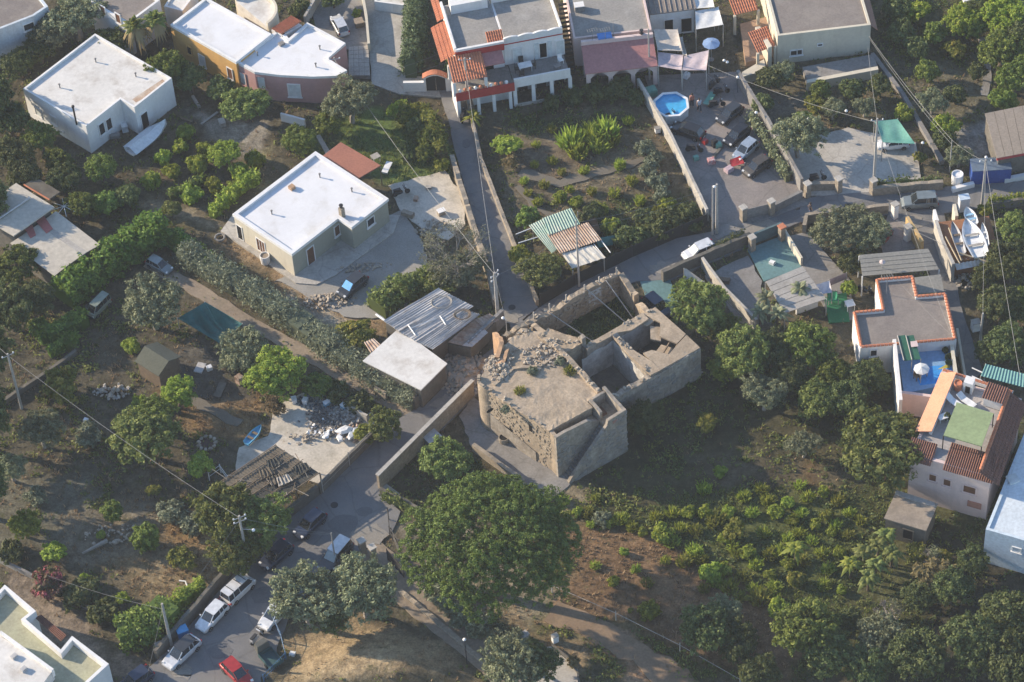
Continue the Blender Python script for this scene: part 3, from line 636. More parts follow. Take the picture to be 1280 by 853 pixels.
B.part('flue_pipe', MB().tube([q+nn*.12, q+nn*.12+Vector((0, 0, 2.3))], .09, 8), M_IRON); B.part('flue_cap', MB().lathe([(.16, 0), (.16, .12), (.05, .2)], q+nn*.12+Vector((0, 0, 2.301)), 8), M_IRON)

# --- ochre and pink terraced house, top
B = Bld('ochre_house', 'ochre yellow house with a white roof terrace at the upper edge', 'house',
        [(210, 31), (294, 76), (342, 43), (258, -2)], 3.7, .3, .3, M_OCHRE, M_WROOF, cope=M_WHITE)
B.win(253, 76, .9, 1.5, frame=M_WHITE, pane=M_SHUT); B.win(288, 92, .8, 1.5, frame=M_WHITE, pane=M_DWOOD)
B.win(237, 63, .7, 1.1, frame=M_OCHRE, pane=M_DARK)
B2 = Bld('pink_house', 'pink house with a curved front and a bright white roof', 'house',
         [(294, 77), (350, 35), (361, 48), (384, 28), (432, 54), (410, 73), (434, 88), (420, 95), (390, 96), (350, 94), (318, 90)], 3.4, .28, .3, M_PINK, M_WROOF, rect=False, cope=M_WHITE)
B2.win(368, 113, 1.3, 1.7, frame=M_WHITE, pane=M_SHUT); B2.win(304, 98, .9, 1.6, pane=M_SHUT, frame=M_PINK); B2.win(327, 103, .9, 1.6, pane=M_SHUT, frame=M_PINK); 
vents(B2, [(322, 70), (400, 62), (395, 84)]); p = P(352, 56, B2.zr); B2.part('skylight', MB().box((p.x, p.y, B2.zr+.12), (.55, .45, .24), .6), M_CONC2)
# domed terrace wing
p = P(312, 16, 3.7); t = thing('round_terrace', 'half-round cream roof terrace joined to the ochre house', 'terrace', (p.x, p.y, 0))
ax = math.atan2(B.poly[0][1]-B.poly[1][1], B.poly[0][0]-B.poly[1][0]); mb = MB(); arc = []
dd = Vector((p.x, p.y))-Vector(centre(B.poly)[:2]); a0 = math.atan2(dd.y, dd.x)
for k in range(21): a = a0-1.5+k*.15; arc.append((math.cos(a), math.sin(a)))
for k in range(20): mb.prism(ccw([(p.x+r_*c[0], p.y+r_*c[1]) for r_, c in ((2.75, arc[k]), (2.75, arc[k+1]), (2.5, arc[k+1]), (2.5, arc[k]))]), -.3, 4.0)
ob('drum_wall', mb, M_CREAM, t); ob('floor', MB().prism(ccw([(p.x+2.49*c[0], p.y+2.49*c[1]) for c in arc]), -.2, 3.48), M_OLDROOF, t)
p = P(351, 30, 3.6); t = thing('tile_hood', 'small terracotta tile hood between the white roofs', 'canopy', (p.x, p.y, 0))
q = [P(339, 36, 3.55), P(352, 43, 3.55), P(377, 27, 3.9), P(364, 20, 3.9)]
ob('roof_tiles', tile_roof(q[0], q[1], q[2], q[3], 7, 4), M_TILE, t, kind='stuff'); ob('support_wall', MB().prism(ccw([(v.x, v.y) for v in q]), -.2, 3.4), M_WHITE, t)

# little pale-tiled court between the pink house and the lane
t = thing('tiled_court', 'pale tiled court with a low wall at the end of the pink house', 'court', P(448, 85))
_a, _b, _c, _d = P(436, 62), P(461, 60), P(463, 98), P(436, 98)
ob('slab', MB().prism(ccw([(v.x, v.y) for v in (_a, _b, _c, _d)]), -.2, .34), M_CONC2, t)
for i in range(4):
    for j in range(7):
        u0, v0 = (i+.04)/4, (j+.04)/7; u1, v1 = (i+.96)/4, (j+.96)/7
        f = lambda u, v: _a.lerp(_b, u).lerp(_d.lerp(_c, u), v)
        ob('tile', MB().prism(ccw([tuple(f(u, v)[:2]) for u, v in ((u0, v0), (u1, v0), (u1, v1), (u0, v1))]), .341, .365), M_FIBRE, t)
def wall_run(name, label, px, h, th=.25, mat=None, jag=0.0, zref=0.0, cope=None, cat='wall', group=None, step=.6, base=-.3, parent=None, hs=None):
    pts = [P(x, y, zref) for x, y in px]; fine = []
    for i in range(len(pts)-1):
        k = max(1, int((pts[i+1]-pts[i]).length/step)) if jag > 0 else 1
        for j in range(k): fine.append((pts[i].lerp(pts[i+1], j/k), (hs[i]*(1-j/k)+hs[i+1]*j/k) if hs else h))
    fine.append((pts[-1], hs[-1] if hs else h)); n = len(fine); vs = []; tops = []
    for i, (p, hh) in enumerate(fine):
        d = (fine[min(i+1, n-1)][0]-fine[max(i-1, 0)][0]); d.z = 0; d.normalize(); s = Vector((-d.y, d.x, 0))*th/2
        z = hh+(rnd.random()-.5)*2*jag; z2 = z+(rnd.random()-.5)*jag*.6
        vs += [(p.x+s.x, p.y+s.y, base), (p.x-s.x, p.y-s.y, base), (p.x-s.x, p.y-s.y, z), (p.x+s.x, p.y+s.y, z2)]
    fs = []
    for i in range(n-1):
        a, b_ = i*4, i*4+4
        for k in range(4): k2 = (k+1) % 4; fs.append((a+k, a+k2, b_+k2, b_+k))
    fs += [(3, 2, 1, 0), (n*4-4, n*4-3, n*4-2, n*4-1)]
    mb = MB().add(vs, fs)
    if parent is not None: return ob(name, mb, mat or M_STONEW, parent)
    if cope is None:
        o = ob(name, mb, mat or M_STONEW); tag(o, label, cat, group)
    else:
        o = thing(name, label, cat, pts[0]*1.0, 0, group); o.location.z = 0
        ob('masonry', mb, mat or M_STONEW, o)
        c = MB()
        for i in range(len(pts)-1):
            a, b_ = pts[i], pts[i+1]; L = (b_-a).length; mid = (a+b_)/2
            c.box((mid.x, mid.y, h+.045+i*.003), (L+.1, th+.1, .09), math.atan2(b_.y-a.y, b_.x-a.x))
        ob('coping', c, cope, o)
    return o

# --- red and white terraced house, top centre
t = thing('terraced_house', 'three-level white house with red balcony bands and roof terraces', 'house', P(645, 110))
def hb(name, px, z0, z1, mat, rect=True, zt=None):
    poly = ccw(rectify(pix(px, z1 if zt is None else zt)) if rect else pix(px, z1 if zt is None else zt)); NO_GRASS.append(poly)
    return ob(name, MB().prism(poly, z0, z1), mat, t), poly
class Face(Bld):                                           # a wall helper on an existing block
    def __init__(s, root, poly, h): s.root = root; s.poly = ccw(poly); s.h = h; s.zr = h
# arcade front: deck slab carried by piers
A0, A1 = P(643, 104.5, 2.9), P(712, 91.5, 2.9); e = (A1-A0).normalized(); back = Vector((-e.y, e.x, 0)); L = (A1-A0).length
def strip(name, u0, u1, d0, d1, z0, z1, mat, par=None):
    a = A0+e*u0+back*d0; b_ = A0+e*u1+back*d0; c = A0+e*u1+back*d1; d = A0+e*u0+back*d1
    return ob(name, MB().prism([(v.x, v.y) for v in (a, b_, c, d)], z0, z1), mat, par or t)
strip('deck', -.02, L+.02, .02, 5.2, 2.62, 2.9, M_CONC2); strip('deck_parapet', -.05, L+.05, -.16, .0, 2.45, 3.55, M_WHITE)
for k in range(4): strip('pier', k*L/3-.17, k*L/3+.17, -.12, .16, -.3, 2.44, M_WHITE)
strip('ground_storey', -.3, L+.05, 2.0, 8.6, -.3, 2.6, surf('shaded_grey_wall', (.34, .33, .31), (.28, .27, .26), .4, .85, .05, 4))  # shade under the deck put into the grey of this wall
for k in range(3): strip('arcade_shade', k*L/3+.7, k*L/3+1.6, 1.94, 1.99, -.2, 2.1, M_DARK)  # dark panels added for the shade inside the arcade
strip('plinth', -.05, L+.05, -.14, -.02, -.3, .25, M_CONC)
strip('upper_storey', -.3, L+.05, 2.7, 8.6, 2.91, 5.8, M_WHITE)
fc = Face(t, [tuple((A0+e*u+back*d)[:2]) for u, d in ((-.3, 2.7), (L+.05, 2.7), (L+.05, 8.6), (-.3, 8.6))], 5.8)
fc.win(679, 65, .85, 2.0, pane=M_DARK, name='door', z=3.95, shutters=M_SHUT); fc.win(700, 62, .9, 1.9, pane=M_SHUT, name='door', z=3.9); fc.win(647, 68, 1.0, 1.9, pane=M_SHUT, name='door', z=3.9)
strip('red_band', -.32, L+.07, 2.66, 2.69, 5.5, 5.62, M_RED)
strip('terrace_floor', -.1, L-.15, 2.95, 8.4, 5.81, 5.86, M_GROOF)
# wavy white roof parapet
N = 24; mb = MB()
for k in range(N):
    u0, u1 = -.3+(L+.35)*k/N, -.3+(L+.35)*(k+1)/N
    z = 6.25+.14*abs(math.sin(math.pi*(k/N)*4)); z2 = 6.25+.14*abs(math.sin(math.pi*((k+1)/N)*4))
    a = [A0+e*u+back*d for u, d in ((u0, 2.7), (u1, 2.7), (u1, 2.9), (u0, 2.9))]
    mb.prism([(v.x, v.y) for v in a], 5.812, [z, z2, z2, z])
ob('roof_parapet', mb, M_WHITE, t)
strip('side_parapet', L-.13, L+.05, 2.91, 8.6, 5.812, 6.4, M_WHITE); strip('rear_parapet', -.3, L-.14, 8.42, 8.6, 5.812, 6.5, M_WHITE)
# left wing with red balcony
B0 = P(576, 112, 3.0); 
def lw(name, u0, u1, d0, d1, z0, z1, mat, par=None): return strip(name, u0-5.5, u1-5.5, d0, d1, z0, z1, mat, par)
lw('wing_ground', 1.6, 5.1, 1.2, 6, -.3, 2.6, M_WHITE); lw('wing_upper', .6, 5.15, 2.6, 9.5, 2.75, 5.7, M_WHITE)
lw('wing_deck', -.2, 5.4, -.3, 2.59, 2.62, 2.85, M_CONC2); lw('balcony_band', -.25, 5.42, -.48, -.31, 2.4, 3.35, M_RED)
for u in (.0, 1.9, 3.4, 5.0): lw('pier', u-.15, u+.15, -.25, .05, -.3, 2.6, M_WHITE)
lw('wing_side', -.2, .15, -.2, 2.4, -.3, 2.6, M_WHITE)
lw('terrace_floor', .8, 5.1, 2.9, 9.4, 5.71, 5.76, M_GROOF); lw('red_parapet', .5, 5.18, 2.4, 2.58, 5.15, 6.0, M_RED); lw('white_cap', .5, 5.18, 2.38, 2.62, 6.001, 6.25, M_WHITE); lw('side_parapet', .4, .62, 2.63, 9.5, 5.72, 6.3, M_WHITE)
def wp(u, d, z): v = A0+e*(u-5.5)+back*d; return Vector((v.x, v.y, z))
ob('roof_tiles', tile_roof(wp(-.4, -.35, 4.75), wp(2.9, -.35, 4.75), wp(2.9, 2.35, 5.6), wp(-.4, 2.35, 5.6), 13, 7), M_TILE, t, kind='stuff')
ob('roof_tiles', tile_roof(wp(-1.0, 2.4, 5.1), wp(-1.0, 7.4, 5.1), wp(.45, 7.4, 5.75), wp(.45, 2.4, 5.75), 19, 4), M_TILE, t, kind='stuff')
ob('roof_tiles', tile_roof(wp(-.3, 7.5, 5.6), wp(-.3, 13, 5.6), wp(.4, 13, 5.9), wp(.4, 7.5, 5.9), 19, 2), M_TILE, t, kind='stuff')
ob('awning', MB().slab([wp(2.95, 1.0, 4.85), wp(4.9, 1.0, 4.85), wp(4.9, 2.35, 5.3), wp(2.95, 2.35, 5.3)], .08), M_PROOF, t)
ob('roof_tiles', tile_roof(wp(3.7, 2.9, 5.9), wp(5.3, 2.9, 5.9), wp(5.3, 4.0, 6.35), wp(3.7, 4.0, 6.35), 7, 3), M_TILE, t, kind='stuff')
for u, d in ((-.3, -.2), (2.75, -.2), (-.3, 2.2)): ob('post', MB().box((wp(u, d, 0).x, wp(u, d, 0).y, 3.8), (.28, .28, 1.75), math.atan2(e.y, e.x)), M_WHITE, t)
fw = Face(t, [tuple(wp(u, d, 0)[:2]) for u, d in ((.6, 2.6), (5.15, 2.6), (5.15, 9.5), (.6, 9.5))], 5.7)
for u in (1.3, 3.6): 
    c = wp(u, 2.57, 3.9); ob('door', MB().box(c, (.9, .06, 2.0), math.atan2(e.y, e.x)), M_DARK, t)
for k in range(10): 
    c = wp(.2+k*.5, -.2, 3.5); ob('flower_pot', MB().lathe([(.09, -.6), (.14, -.15), (.16, -.15), (.18, .05), (.05, .16)], c, 7), M_TILE if k % 3 else M_WHITE, t)
ob('roof_box', MB().box(wp(3.0, 8.6, 6.3), (3.6, 1.2, 1.1), math.atan2(e.y, e.x)), M_WHITE, t)
# furniture on the deck
def at_deck(u, d, z=2.9): v = A0+e*u+back*d; return Vector((v.x, v.y, z))
def chair(name, label, cat, loc, rz, mat, group=None, s=1.0):
    c = thing(name, label, cat, loc, rz, group)
    ob('seat', MB().box((0, 0, .43*s), (.46*s, .46*s, .05)), mat, c, local=True); ob('backrest', MB().box((0, .22*s, .72*s), (.46*s, .05, .5*s)), mat, c, local=True)
    for a, b_ in ((-1, -1), (1, -1), (1, 1), (-1, 1)): ob('leg', MB().box((a*.19*s, b_*.19*s, .2*s), (.05, .05, .405*s)), mat, c, local=True)
    return c
def table(name, label, loc, rz, mat, sx=1.0, sy=.7, hh=.72):
    c = thing(name, label, 'table', loc, rz)
    ob('table_top', MB().box((0, 0, hh), (sx, sy, .05)), mat, c, local=True)
    for a, b_ in ((-1, -1), (1, -1), (1, 1), (-1, 1)): ob('leg', MB().box((a*(sx/2-.08), b_*(sy/2-.08), hh/2-.01), (.06, .06, hh-.03)), mat, c, local=True)
    return c
M_WICK = plain('dark_wicker', (.045, .04, .035), .7); M_WPLAST = plain('white_plastic', (.74, .74, .73), .4)
table('deck_table', 'white dining table on the deck of the red and white house', at_deck(1.4, 1.5), .2, M_WPLAST, 1.3, .8)
for k, (u, d, a) in enumerate(((.6, 1.5, 1.6), (2.2, 1.6, -1.4), (1.2, 2.3, .1), (.9, .8, 3.2))): chair('wicker_chair', 'dark wicker chair on the deck, '+['at the red balcony end of the table', 'at the stair end of the table', 'on the house side of the table', 'on the field side of the table'][k], 'chair', at_deck(u, d), a, M_WICK, 'wicker chairs on the deck')
chair('plastic_chair', 'white plastic chair at the far corner of the deck', 'chair', at_deck(4.9, 1.6), .4, M_WPLAST)
table('deck_side_table', 'small grey table near the deck railing corner', at_deck(4.4, .8), .5, M_CONC2, .7, .5, .5)

# --- grey-roofed house with a pink lean-to roof and arches
B = Bld('grey_roofed_house', 'house with grey screed roof terrace and aerials behind a pink lean-to', 'house',
        [(716, 50), (812, 36), (800, -40), (704, -26)], 3.6, .25, .2, M_PALEPINK, M_GROOF)
t = B.root
G0, G1 = P(733, 92, 2.7), P(822, 82, 2.7); e = (G1-G0).normalized(); back = Vector((-e.y, e.x, 0)); L = (G1-G0).length
def gp(u, d, z): v = G0+e*u+back*d; return Vector((v.x, v.y, z))
ob('lean_to_roof', MB().slab([gp(-.1, -.1, 2.75), gp(L, -.1, 2.75), gp(L, 3.0, 3.55), gp(-.1, 3.0, 3.55)], .1), M_PROOF, t)
ob('roof_kerb', MB().prism([tuple(gp(u, d, 0)[:2]) for u, d in ((-.1, 3.01), (L, 3.01), (L, 3.3), (-.1, 3.3))], 3.0, 4.0), M_PALEPINK, t)
n = 3
for k in range(n+1): ob('pier', MB().prism([tuple(gp(u, d, 0)[:2]) for u, d in ((k*(L-.4)/n-.0, .2), (k*(L-.4)/n+.4, .2), (k*(L-.4)/n+.4, .55), (k*(L-.4)/n, .55))], -.3, 1.7), M_PALEPINK, t)
for k in range(n):
    u0 = k*(L-.4)/n+.4; u1 = (k+1)*(L-.4)/n; mb = MB(); S = 10
    for j in range(S):
        a0, a1 = j/S, (j+1)/S; z0 = 1.7+.75*math.sin(math.pi*a0); z1 = 1.7+.75*math.sin(math.pi*a1)
        p0, p1 = u0+(u1-u0)*a0, u0+(u1-u0)*a1
        mb.prism([tuple(gp(u, d, 0)[:2]) for u, d in ((p0, .2), (p1, .2), (p1, .5), (p0, .5))], [z0, z1, z1, z0], 2.62)
    ob('arch', mb, M_PALEPINK, t)
for k in range(n+1): ob('arch_spandrel', MB().prism([tuple(gp(u, d, 0)[:2]) for u, d in ((k*(L-.4)/n, .2), (k*(L-.4)/n+.4, .2), (k*(L-.4)/n+.4, .5), (k*(L-.4)/n, .5))], 1.705, 2.62), M_PALEPINK, t)
ob('rear_wall', MB().prism([tuple(gp(u, d, 0)[:2]) for u, d in ((0, 2.4), (L-.1, 2.4), (L-.1, 3.0), (0, 3.0))], -.3, 3.2), M_PALEPINK, t)
for x, y in ((767, 45), (757, 55), (741, 56)): antenna(B, x, y, 2.0)
def box_thing(name, label, cat, p, size, rz, mat, lid=None, lidname='lid'):
    o = thing(name, label, cat, p, rz); ob('body', MB().box((0, 0, size[2]/2), size), mat, o, local=True)
    if lid: ob(lidname, MB().box((0, 0, size[2]+.03), (size[0]+.06, size[1]+.06, .06)), lid, o, local=True)
    return o
box_thing('water_tank', 'bright blue water tank on the grey roof terrace', 'tank', P(756, 51, B.zr), (1.3, .8, .6), .1, plain('tank_blue', (.06, .25, .6), .5), plain('tank_blue_lid', (.05, .2, .5), .5))
box_thing('roof_vent_box', 'small grey vent box with white lid on the grey roof', 'vent box', P(724, 12, B.zr), (.9, .7, .6), .1, M_CONC2, M_WHITE)
B.chimney(802, 48, .3, .7, M_IRON)
# outside stair between the two houses
t = thing('outside_stair', 'dark metal outside stair between the white and grey-roofed houses', 'stair', P(710, 70))
for k in range(16):
    y = 90-k*5.6; z = .3+k*.2; a, b_ = P(709.5-k*.55, y, z), P(716-k*.55, y-.8, z)
    ob('step', MB().box(((a.x+b_.x)/2, (a.y+b_.y)/2, z), (1.0, .30, .06), .12), plain('stair_black', (.02, .02, .02), .9, 0, 0, .1), t)
a, b_ = P(706, 92, .2), P(698.5, 4, 3.3); ob('stringer', MB().tube([a, b_], .06), M_IRON, t); a, b_ = P(719, 92, .2), P(710, 4, 3.3); ob('stringer', MB().tube([a, b_], .06), M_IRON, t)

# --- sheds and sails at the top
B = Bld('brown_roofed_shed', 'white-walled shed with brown ribbed roof at the upper edge', 'shed', [(812, 19), (868, 11), (862, -20), (806, -12)], 2.9, 0, .2, M_WHITE, M_BROOF)
for k in range(9): 
    u = (k+.5)/9; a = P(811+57*u, 19-8*u, 2.95); b_ = P(805+57*u, -12-8*u, 2.95); B.part('roof_batten', MB().tube([a+Vector((0, 0, .12)), b_+Vector((0, 0, .12))], .05, 4), M_BROOF)
B.door(836, 32, 1.0, 2.0, pane=M_DARK); B.win(858, 33, 1.2, 1.9, pane=M_DARK, name='door', z=1.0)
def sail(name, label, px, zs, mat, sag=.25, posts=(0, 1, 2, 3), cat='shade sail'):
    c = [P(x, y, z) for (x, y), z in zip(px, zs)]; o = thing(name, label, cat, centre([(v.x, v.y) for v in c]))
    N = 16; vs = []; rp = .35 if sag < .5 else .5
    for i in range(N+1):
        for j in range(N+1):
            u, v = i/N, j/N; p = c[0].lerp(c[1], u).lerp(c[3].lerp(c[2], u), v); s = 16*u*(1-u)*v*(1-v)
            p = p-Vector((0, 0, sag*s+sag*rp*math.sin((u*7+v*3)*(1 if sag < .5 else 2.2))*s)); vs.append(p)
    fs = [(i*(N+1)+j, (i+1)*(N+1)+j, (i+1)*(N+1)+j+1, i*(N+1)+j+1) for i in range(N) for j in range(N)]
    M = len(vs); fs += [tuple(M+k for k in reversed(f)) for f in fs]; vs2 = vs+[p-Vector((0, 0, .02)) for p in vs]
    ob('cloth', MB().add(vs2, fs), mat, o, smooth=True)
    for k in posts: ob('post', MB().tube([(c[k].x, c[k].y, -.1), (c[k].x, c[k].y, c[k].z+.05)], .05), M_POLE, o)
    return o
M_SAILW = surf('sail_white', (.62, .63, .62), (.56, .57, .56), .6, .8, .02, 4); M_SAILB = surf('sail_beige', (.50, .45, .39), (.45, .41, .36), .6, .8, .02, 4); M_SAILP = surf('sail_pinkish', (.50, .42, .43), (.45, .38, .40), .6, .8, .02, 4)
sail('shade_sail', 'white square shade sail near the blue parasol', [(869, 14), (898, 9), (904, 31), (870, 37)], [2.8]*4, M_SAILW)
sail('shade_sail', 'small white sail at the upper edge above the square one', [(866, -4), (890, -6), (893, 9), (868, 11)], [3]*4, M_SAILW)
sail('shade_sail', 'beige rectangular sail beside the pink lean-to roof', [(817, 37), (847, 37), (853, 64), (822, 63)], [3]*4, M_SAILB)
sail('shade_sail', 'narrow beige sail strip overlapping the rectangular one', [(847, 46), (853, 47), (859, 70), (853, 68)], [2.8]*4, M_SAILB, posts=(1, 2))
sail('shade_sail', 'pinkish grey shade sail between the two poles, western piece', [(822, 65), (854, 69), (852, 88), (823, 83)], [2.7]*4, M_SAILP)
sail('shade_sail', 'pinkish grey shade sail reaching towards the scooters, eastern piece', [(855, 70), (886, 63), (883, 88), (853, 88)], [2.7, 3.1, 2.7, 2.7], M_SAILP)
def parasol(name, label, x, y, r, z, mat, n=8):
    p = P(x, y, z); o = thing(name, label, 'parasol', (p.x, p.y, 0)); m = MB()
    ring_ = [(p.x+r*math.cos(2*math.pi*k/n), p.y+r*math.sin(2*math.pi*k/n), z-.35*r*.5) for k in range(n)]
    m.add([(p.x, p.y, z+.1)]+ring_, [(0, 1+k, 1+(k+1) % n) for k in range(n)]); m.add([(p.x, p.y, z+.07)]+[(a, b_, c-.03) for a, b_, c in ring_], [(0, 1+(k+1) % n, 1+k) for k in range(n)])
    ob('canopy', m, mat, o); ob('pole', MB().tube([(p.x, p.y, .0), (p.x, p.y, z+.15)], .03), M_POLE, o); ob('base', MB().lathe([(.28, 0), (.28, .08), (.06, .14)], (p.x, p.y, 0), 10), M_CONC2, o)
    return o
parasol('blue_parasol', 'round blue parasol in the yard beyond the pool', 889, 53, .85, 2.3, surf('parasol_blue', (.22, .33, .52), (.19, .29, .47), 1, .8, .02, 4), 10)

# --- cream house, upper right
B = Bld('cream_house', 'cream house with brown flat roof and tiled porches, upper right', 'house',
        [(970, 47), (1084, 30), (1066, -60), (952, -40)], 3.6, .22, .25, M_CREAM, M_BROOF)
B.win(992, 66, .75, .75, M_WHITE, bars=0); B.win(999.5, 65, .6, .75, M_WHITE); B.win(1025, 56, .6, .4, M_WHITE, sill=False)
i0 = max(range(4), key=lambda i: B.poly[i][0]*1.0-B.poly[i][1]*.2)
q = [P(1085, 30, 3.45), P(1097, 38, 3.2), P(1072, -60, 3.2), P(1066, -60, 3.45)]
B.part('eave_roof', MB().slab([v+Vector((0, 0, .06)) for v in q], .1), surf('eave_brown', (.27, .15, .105), (.23, .13, .09), .6, .8, .05, 6))
def porch(x0, y0, x1, y1, x2, y2, x3, y3, z0, z1, nw, nc):
    q = [P(x0, y0, z0), P(x1, y1, z0), P(x2, y2, z1), P(x3, y3, z1)]
    B.part('porch_tiles', tile_roof(q[0], q[1], q[2], q[3], nw, nc), M_TILE, kind='stuff')
    for v in (q[0], q[1]): B.part('porch_pier', MB().box((v.x*.98+q[2].x*.02, v.y, z0/2-.05), (.25, .25, z0-.05), .1), M_CREAM)
porch(947, 66, 969, 57, 959, 33, 935, 41, 2.3, 2.9, 9, 6); porch(918, 19, 948, 12, 938, -16, 908, -8, 2.5, 3.1, 10, 6)
B.part('porch_floor', MB().prism(ccw(pix([(932, 78), (972, 70), (962, 20), (925, 30)], .6)), -.3, .6), surf('porch_tile_floor', (.40, .27, .18), (.33, .22, .15), 1, .8, .05, 6))
B.part('side_wall', MB().prism(ccw(pix([(944, 34), (950, 33), (965, 58), (960, 60)], 2.6)), -.3, 2.6), M_CREAM)
B.part('stair_wall', MB().prism(ccw(pix([(925, 97), (958, 88), (955, 74), (928, 90)], .9)), -.3, .9), M_CREAM)
B.part('plinth_terrace', MB().prism(ccw(pix([(1003, 84), (1092, 68), (1098, 86), (1010, 103)], .7)), -.3, .7), M_CONC2)
B.part('terrace_wall', MB().prism(ccw(pix([(1008, 100), (1097, 83), (1098, 87), (1009, 104)], 1.0)), -.3, 1.0), M_CREAM)
# ------------------------------------------------------------------ the ruined farmhouse
RO = P(698, 597); _E = (P(783, 549)-RO).normalized(); _L = Vector((-_E.y, _E.x, 0)); RZ = math.atan2(_E.y, _E.x)
def U(u, v, z=0.0): q = RO+_E*u+_L*v; return Vector((q.x, q.y, z))
def U2(u, v): q = U(u, v); return (q.x, q.y)
ruin = thing('ruined_farmhouse', 'roofless stone farmhouse ruin with crumbling walls at the road junction', 'ruin', RO+_E*5+_L*4)
def jagwall(name, pts, z0, hs, th, mat, jag=.12, step=.45, parent=None):
    fine = []
    for i in range(len(pts)-1):
        a, b_ = Vector(pts[i]), Vector(pts[i+1]); k = max(1, int((b_-a).length/step))
        for j in range(k): fine.append((a.lerp(b_, j/k), hs[i]*(1-j/k)+hs[i+1]*j/k))
    fine.append((Vector(pts[-1]), hs[-1])); vs = []; n = len(fine)
    for i, (p, h) in enumerate(fine):
        d = (fine[min(i+1, n-1)][0]-fine[max(i-1, 0)][0]).normalized(); s = Vector((-d.y, d.x))*th/2
        o1, o2 = (1+(rnd.random()-.5)*jag*.8), (1+(rnd.random()-.5)*jag*.8); z1 = h+(rnd.random()-.5)*2*jag; z2 = z1+(rnd.random()-.5)*jag
        for (uu, zz) in ((p+s*o1, z0), (p-s*o2, z0), (p-s*o2, z1), (p+s*o1, z2)): w = U(uu.x, uu.y, zz); vs.append(w)
    fs = []
    for i in range(n-1):
        for k in range(4): k2 = (k+1) % 4; fs.append((i*4+k, i*4+k2, i*4+4+k2, i*4+4+k))
    fs += [(3, 2, 1, 0), (n*4-4, n*4-3, n*4-2, n*4-1)]
    return ob(name, MB().add(vs, fs), mat, parent or ruin)
# main block with an uneven flat roof
H = 5.25
main = [(0, 1.0), (4.4, 1.0), (4.4, 1.75), (6.05, 1.75), (6.05, 8.2), (5.6, 10.8), (3.6, 11.6), (.6, 10.6), (-1.2, 9.4), (-1.9, 8.6)]
NO_GRASS.append([U2(*q) for q in main])
ob('wall', MB().prism([U2(*q) for q in main], -.3, H-.25), M_RUIN, ruin)
# roof surface as a lumpy grid clipped to the outline
def lumpy_roof(name, poly, z, amp, mat, step=.3, lip=.25):
    us = [p[0] for p in poly]; vs_ = [p[1] for p in poly]
    poly = ccw(poly); rim = densify(poly, step, .08); c = (sum(us)/len(us), sum(vs_)/len(vs_))
    rings = []; K = 12
    for k in range(K+1):
        f = 1-k/K; rings.append([(c[0]+(p[0]-c[0])*f, c[1]+(p[1]-c[1])*f) for p in rim])
    n = len(rim); vv = []; fs = []
    for k, rg in enumerate(rings):
        for (a, b_) in rg:
            nz = float(fbm(np.array([a+40.]), np.array([b_+40.]), 1.3, 77)[0])-.5
            w = U(a, b_, z+amp*nz*2+(.10*math.cos(a*1.3)*0)+(.13 if k == 0 else (.05 if k == 1 else 0))*rnd.random()); vv.append(w)
    for k in range(K):
        for i in range(n): j = (i+1) % n; fs.append((k*n+i, k*n+j, (k+1)*n+j, (k+1)*n+i))
    o = len(vv)
    for (a, b_) in rim: vv.append(U(a, b_, z-lip))
    for i in range(n): j = (i+1) % n; fs.append((o+i, o+j, j, i))
    return ob(name, MB().add(vv, fs), mat, ruin)
lumpy_roof('roof', [(-.06, .94), (4.46, .94), (4.46, 1.7), (6.1, 1.7), (6.1, 8.2), (5.65, 10.85), (3.6, 11.65), (.6, 10.65), (-1.25, 9.45), (-1.95, 8.6)], H, .07, M_RUINR)
jagwall('roof_edge_kerb', [(5.85, 1.9), (5.85, 8.2), (5.5, 10.4)], H-.05, [H+.22, H+.3, H+.2], .45, M_RUINR, .1)
jagwall('roof_ridge', [(-.9, 8.0), (1.5, 8.6), (3.4, 7.4), (5.6, 7.6)], H-.1, [H+.12, H+.16, H+.14, H+.2], .3, M_RUINR, .06)
# front terrace recess, gabled screen wall and outside stair
ob('recess_floor', MB().prism([U2(*q) for q in ((0, .3), (4.4, .3), (4.4, .99), (0, .99))], -.3, 4.2), M_RUIN, ruin)
w = [U(0, 0, 0), U(4.5, 0, 0)]
mb = MB(); prof = [(0, 5.25), (.9, 5.3), (3.3, 5.1), (4.45, 4.3)]
front = [(0, -.3)]+[(4.45, -.3)]+prof[::-1]
vs_ = [U(u, 0, z) for u, z in front]+[U(u, .29, z) for u, z in front]; n = len(front)
mb.add(vs_, [tuple(range(n)), tuple(range(2*n-1, n-1, -1))]+[((i+1) % n, i, n+i, n+(i+1) % n) for i in range(n)])
ob('front_wall', mb, M_RUINP, ruin)
ob('cheek_wall', MB().prism([U2(*q) for q in ((-.02, .295), (.3, .295), (.3, .98), (-.02, .98))], 4.21, 5.22), M_RUIN, ruin)
ob('wall_hole', MB().lathe([(.24, 0), (.2, .02)], (0, 0, 0), 9), M_DARK, ruin).matrix_local = Matrix.Translation(U(1.75, -.015, 4.1)-ruin.location) @ Matrix.Rotation(RZ, 4, 'Z') @ Matrix.Rotation(R(90), 4, 'X') @ Matrix.Diagonal((1.5, .9, 1, 1))
S = 15
for k in range(S):
    u0 = .55+k*(4.0/S); ob('step', MB().prism([U2(*q) for q in ((u0, -.82), (u0+4.0/S-.004, -.82), (u0+4.0/S-.004, -.01), (u0, -.01))], -.3, .1+k*.27), M_CONC2, ruin)
prof = [(.35, .15), (.6, .5), (4.5, 4.75), (4.6, 5.25), (6.5, 5.45)]; front = [(.35, -.3), (6.5, -.3)]+prof[::-1]; n = len(front)
vs_ = [U(u, -1.12, z) for u, z in front]+[U(u, -.83, z) for u, z in front]
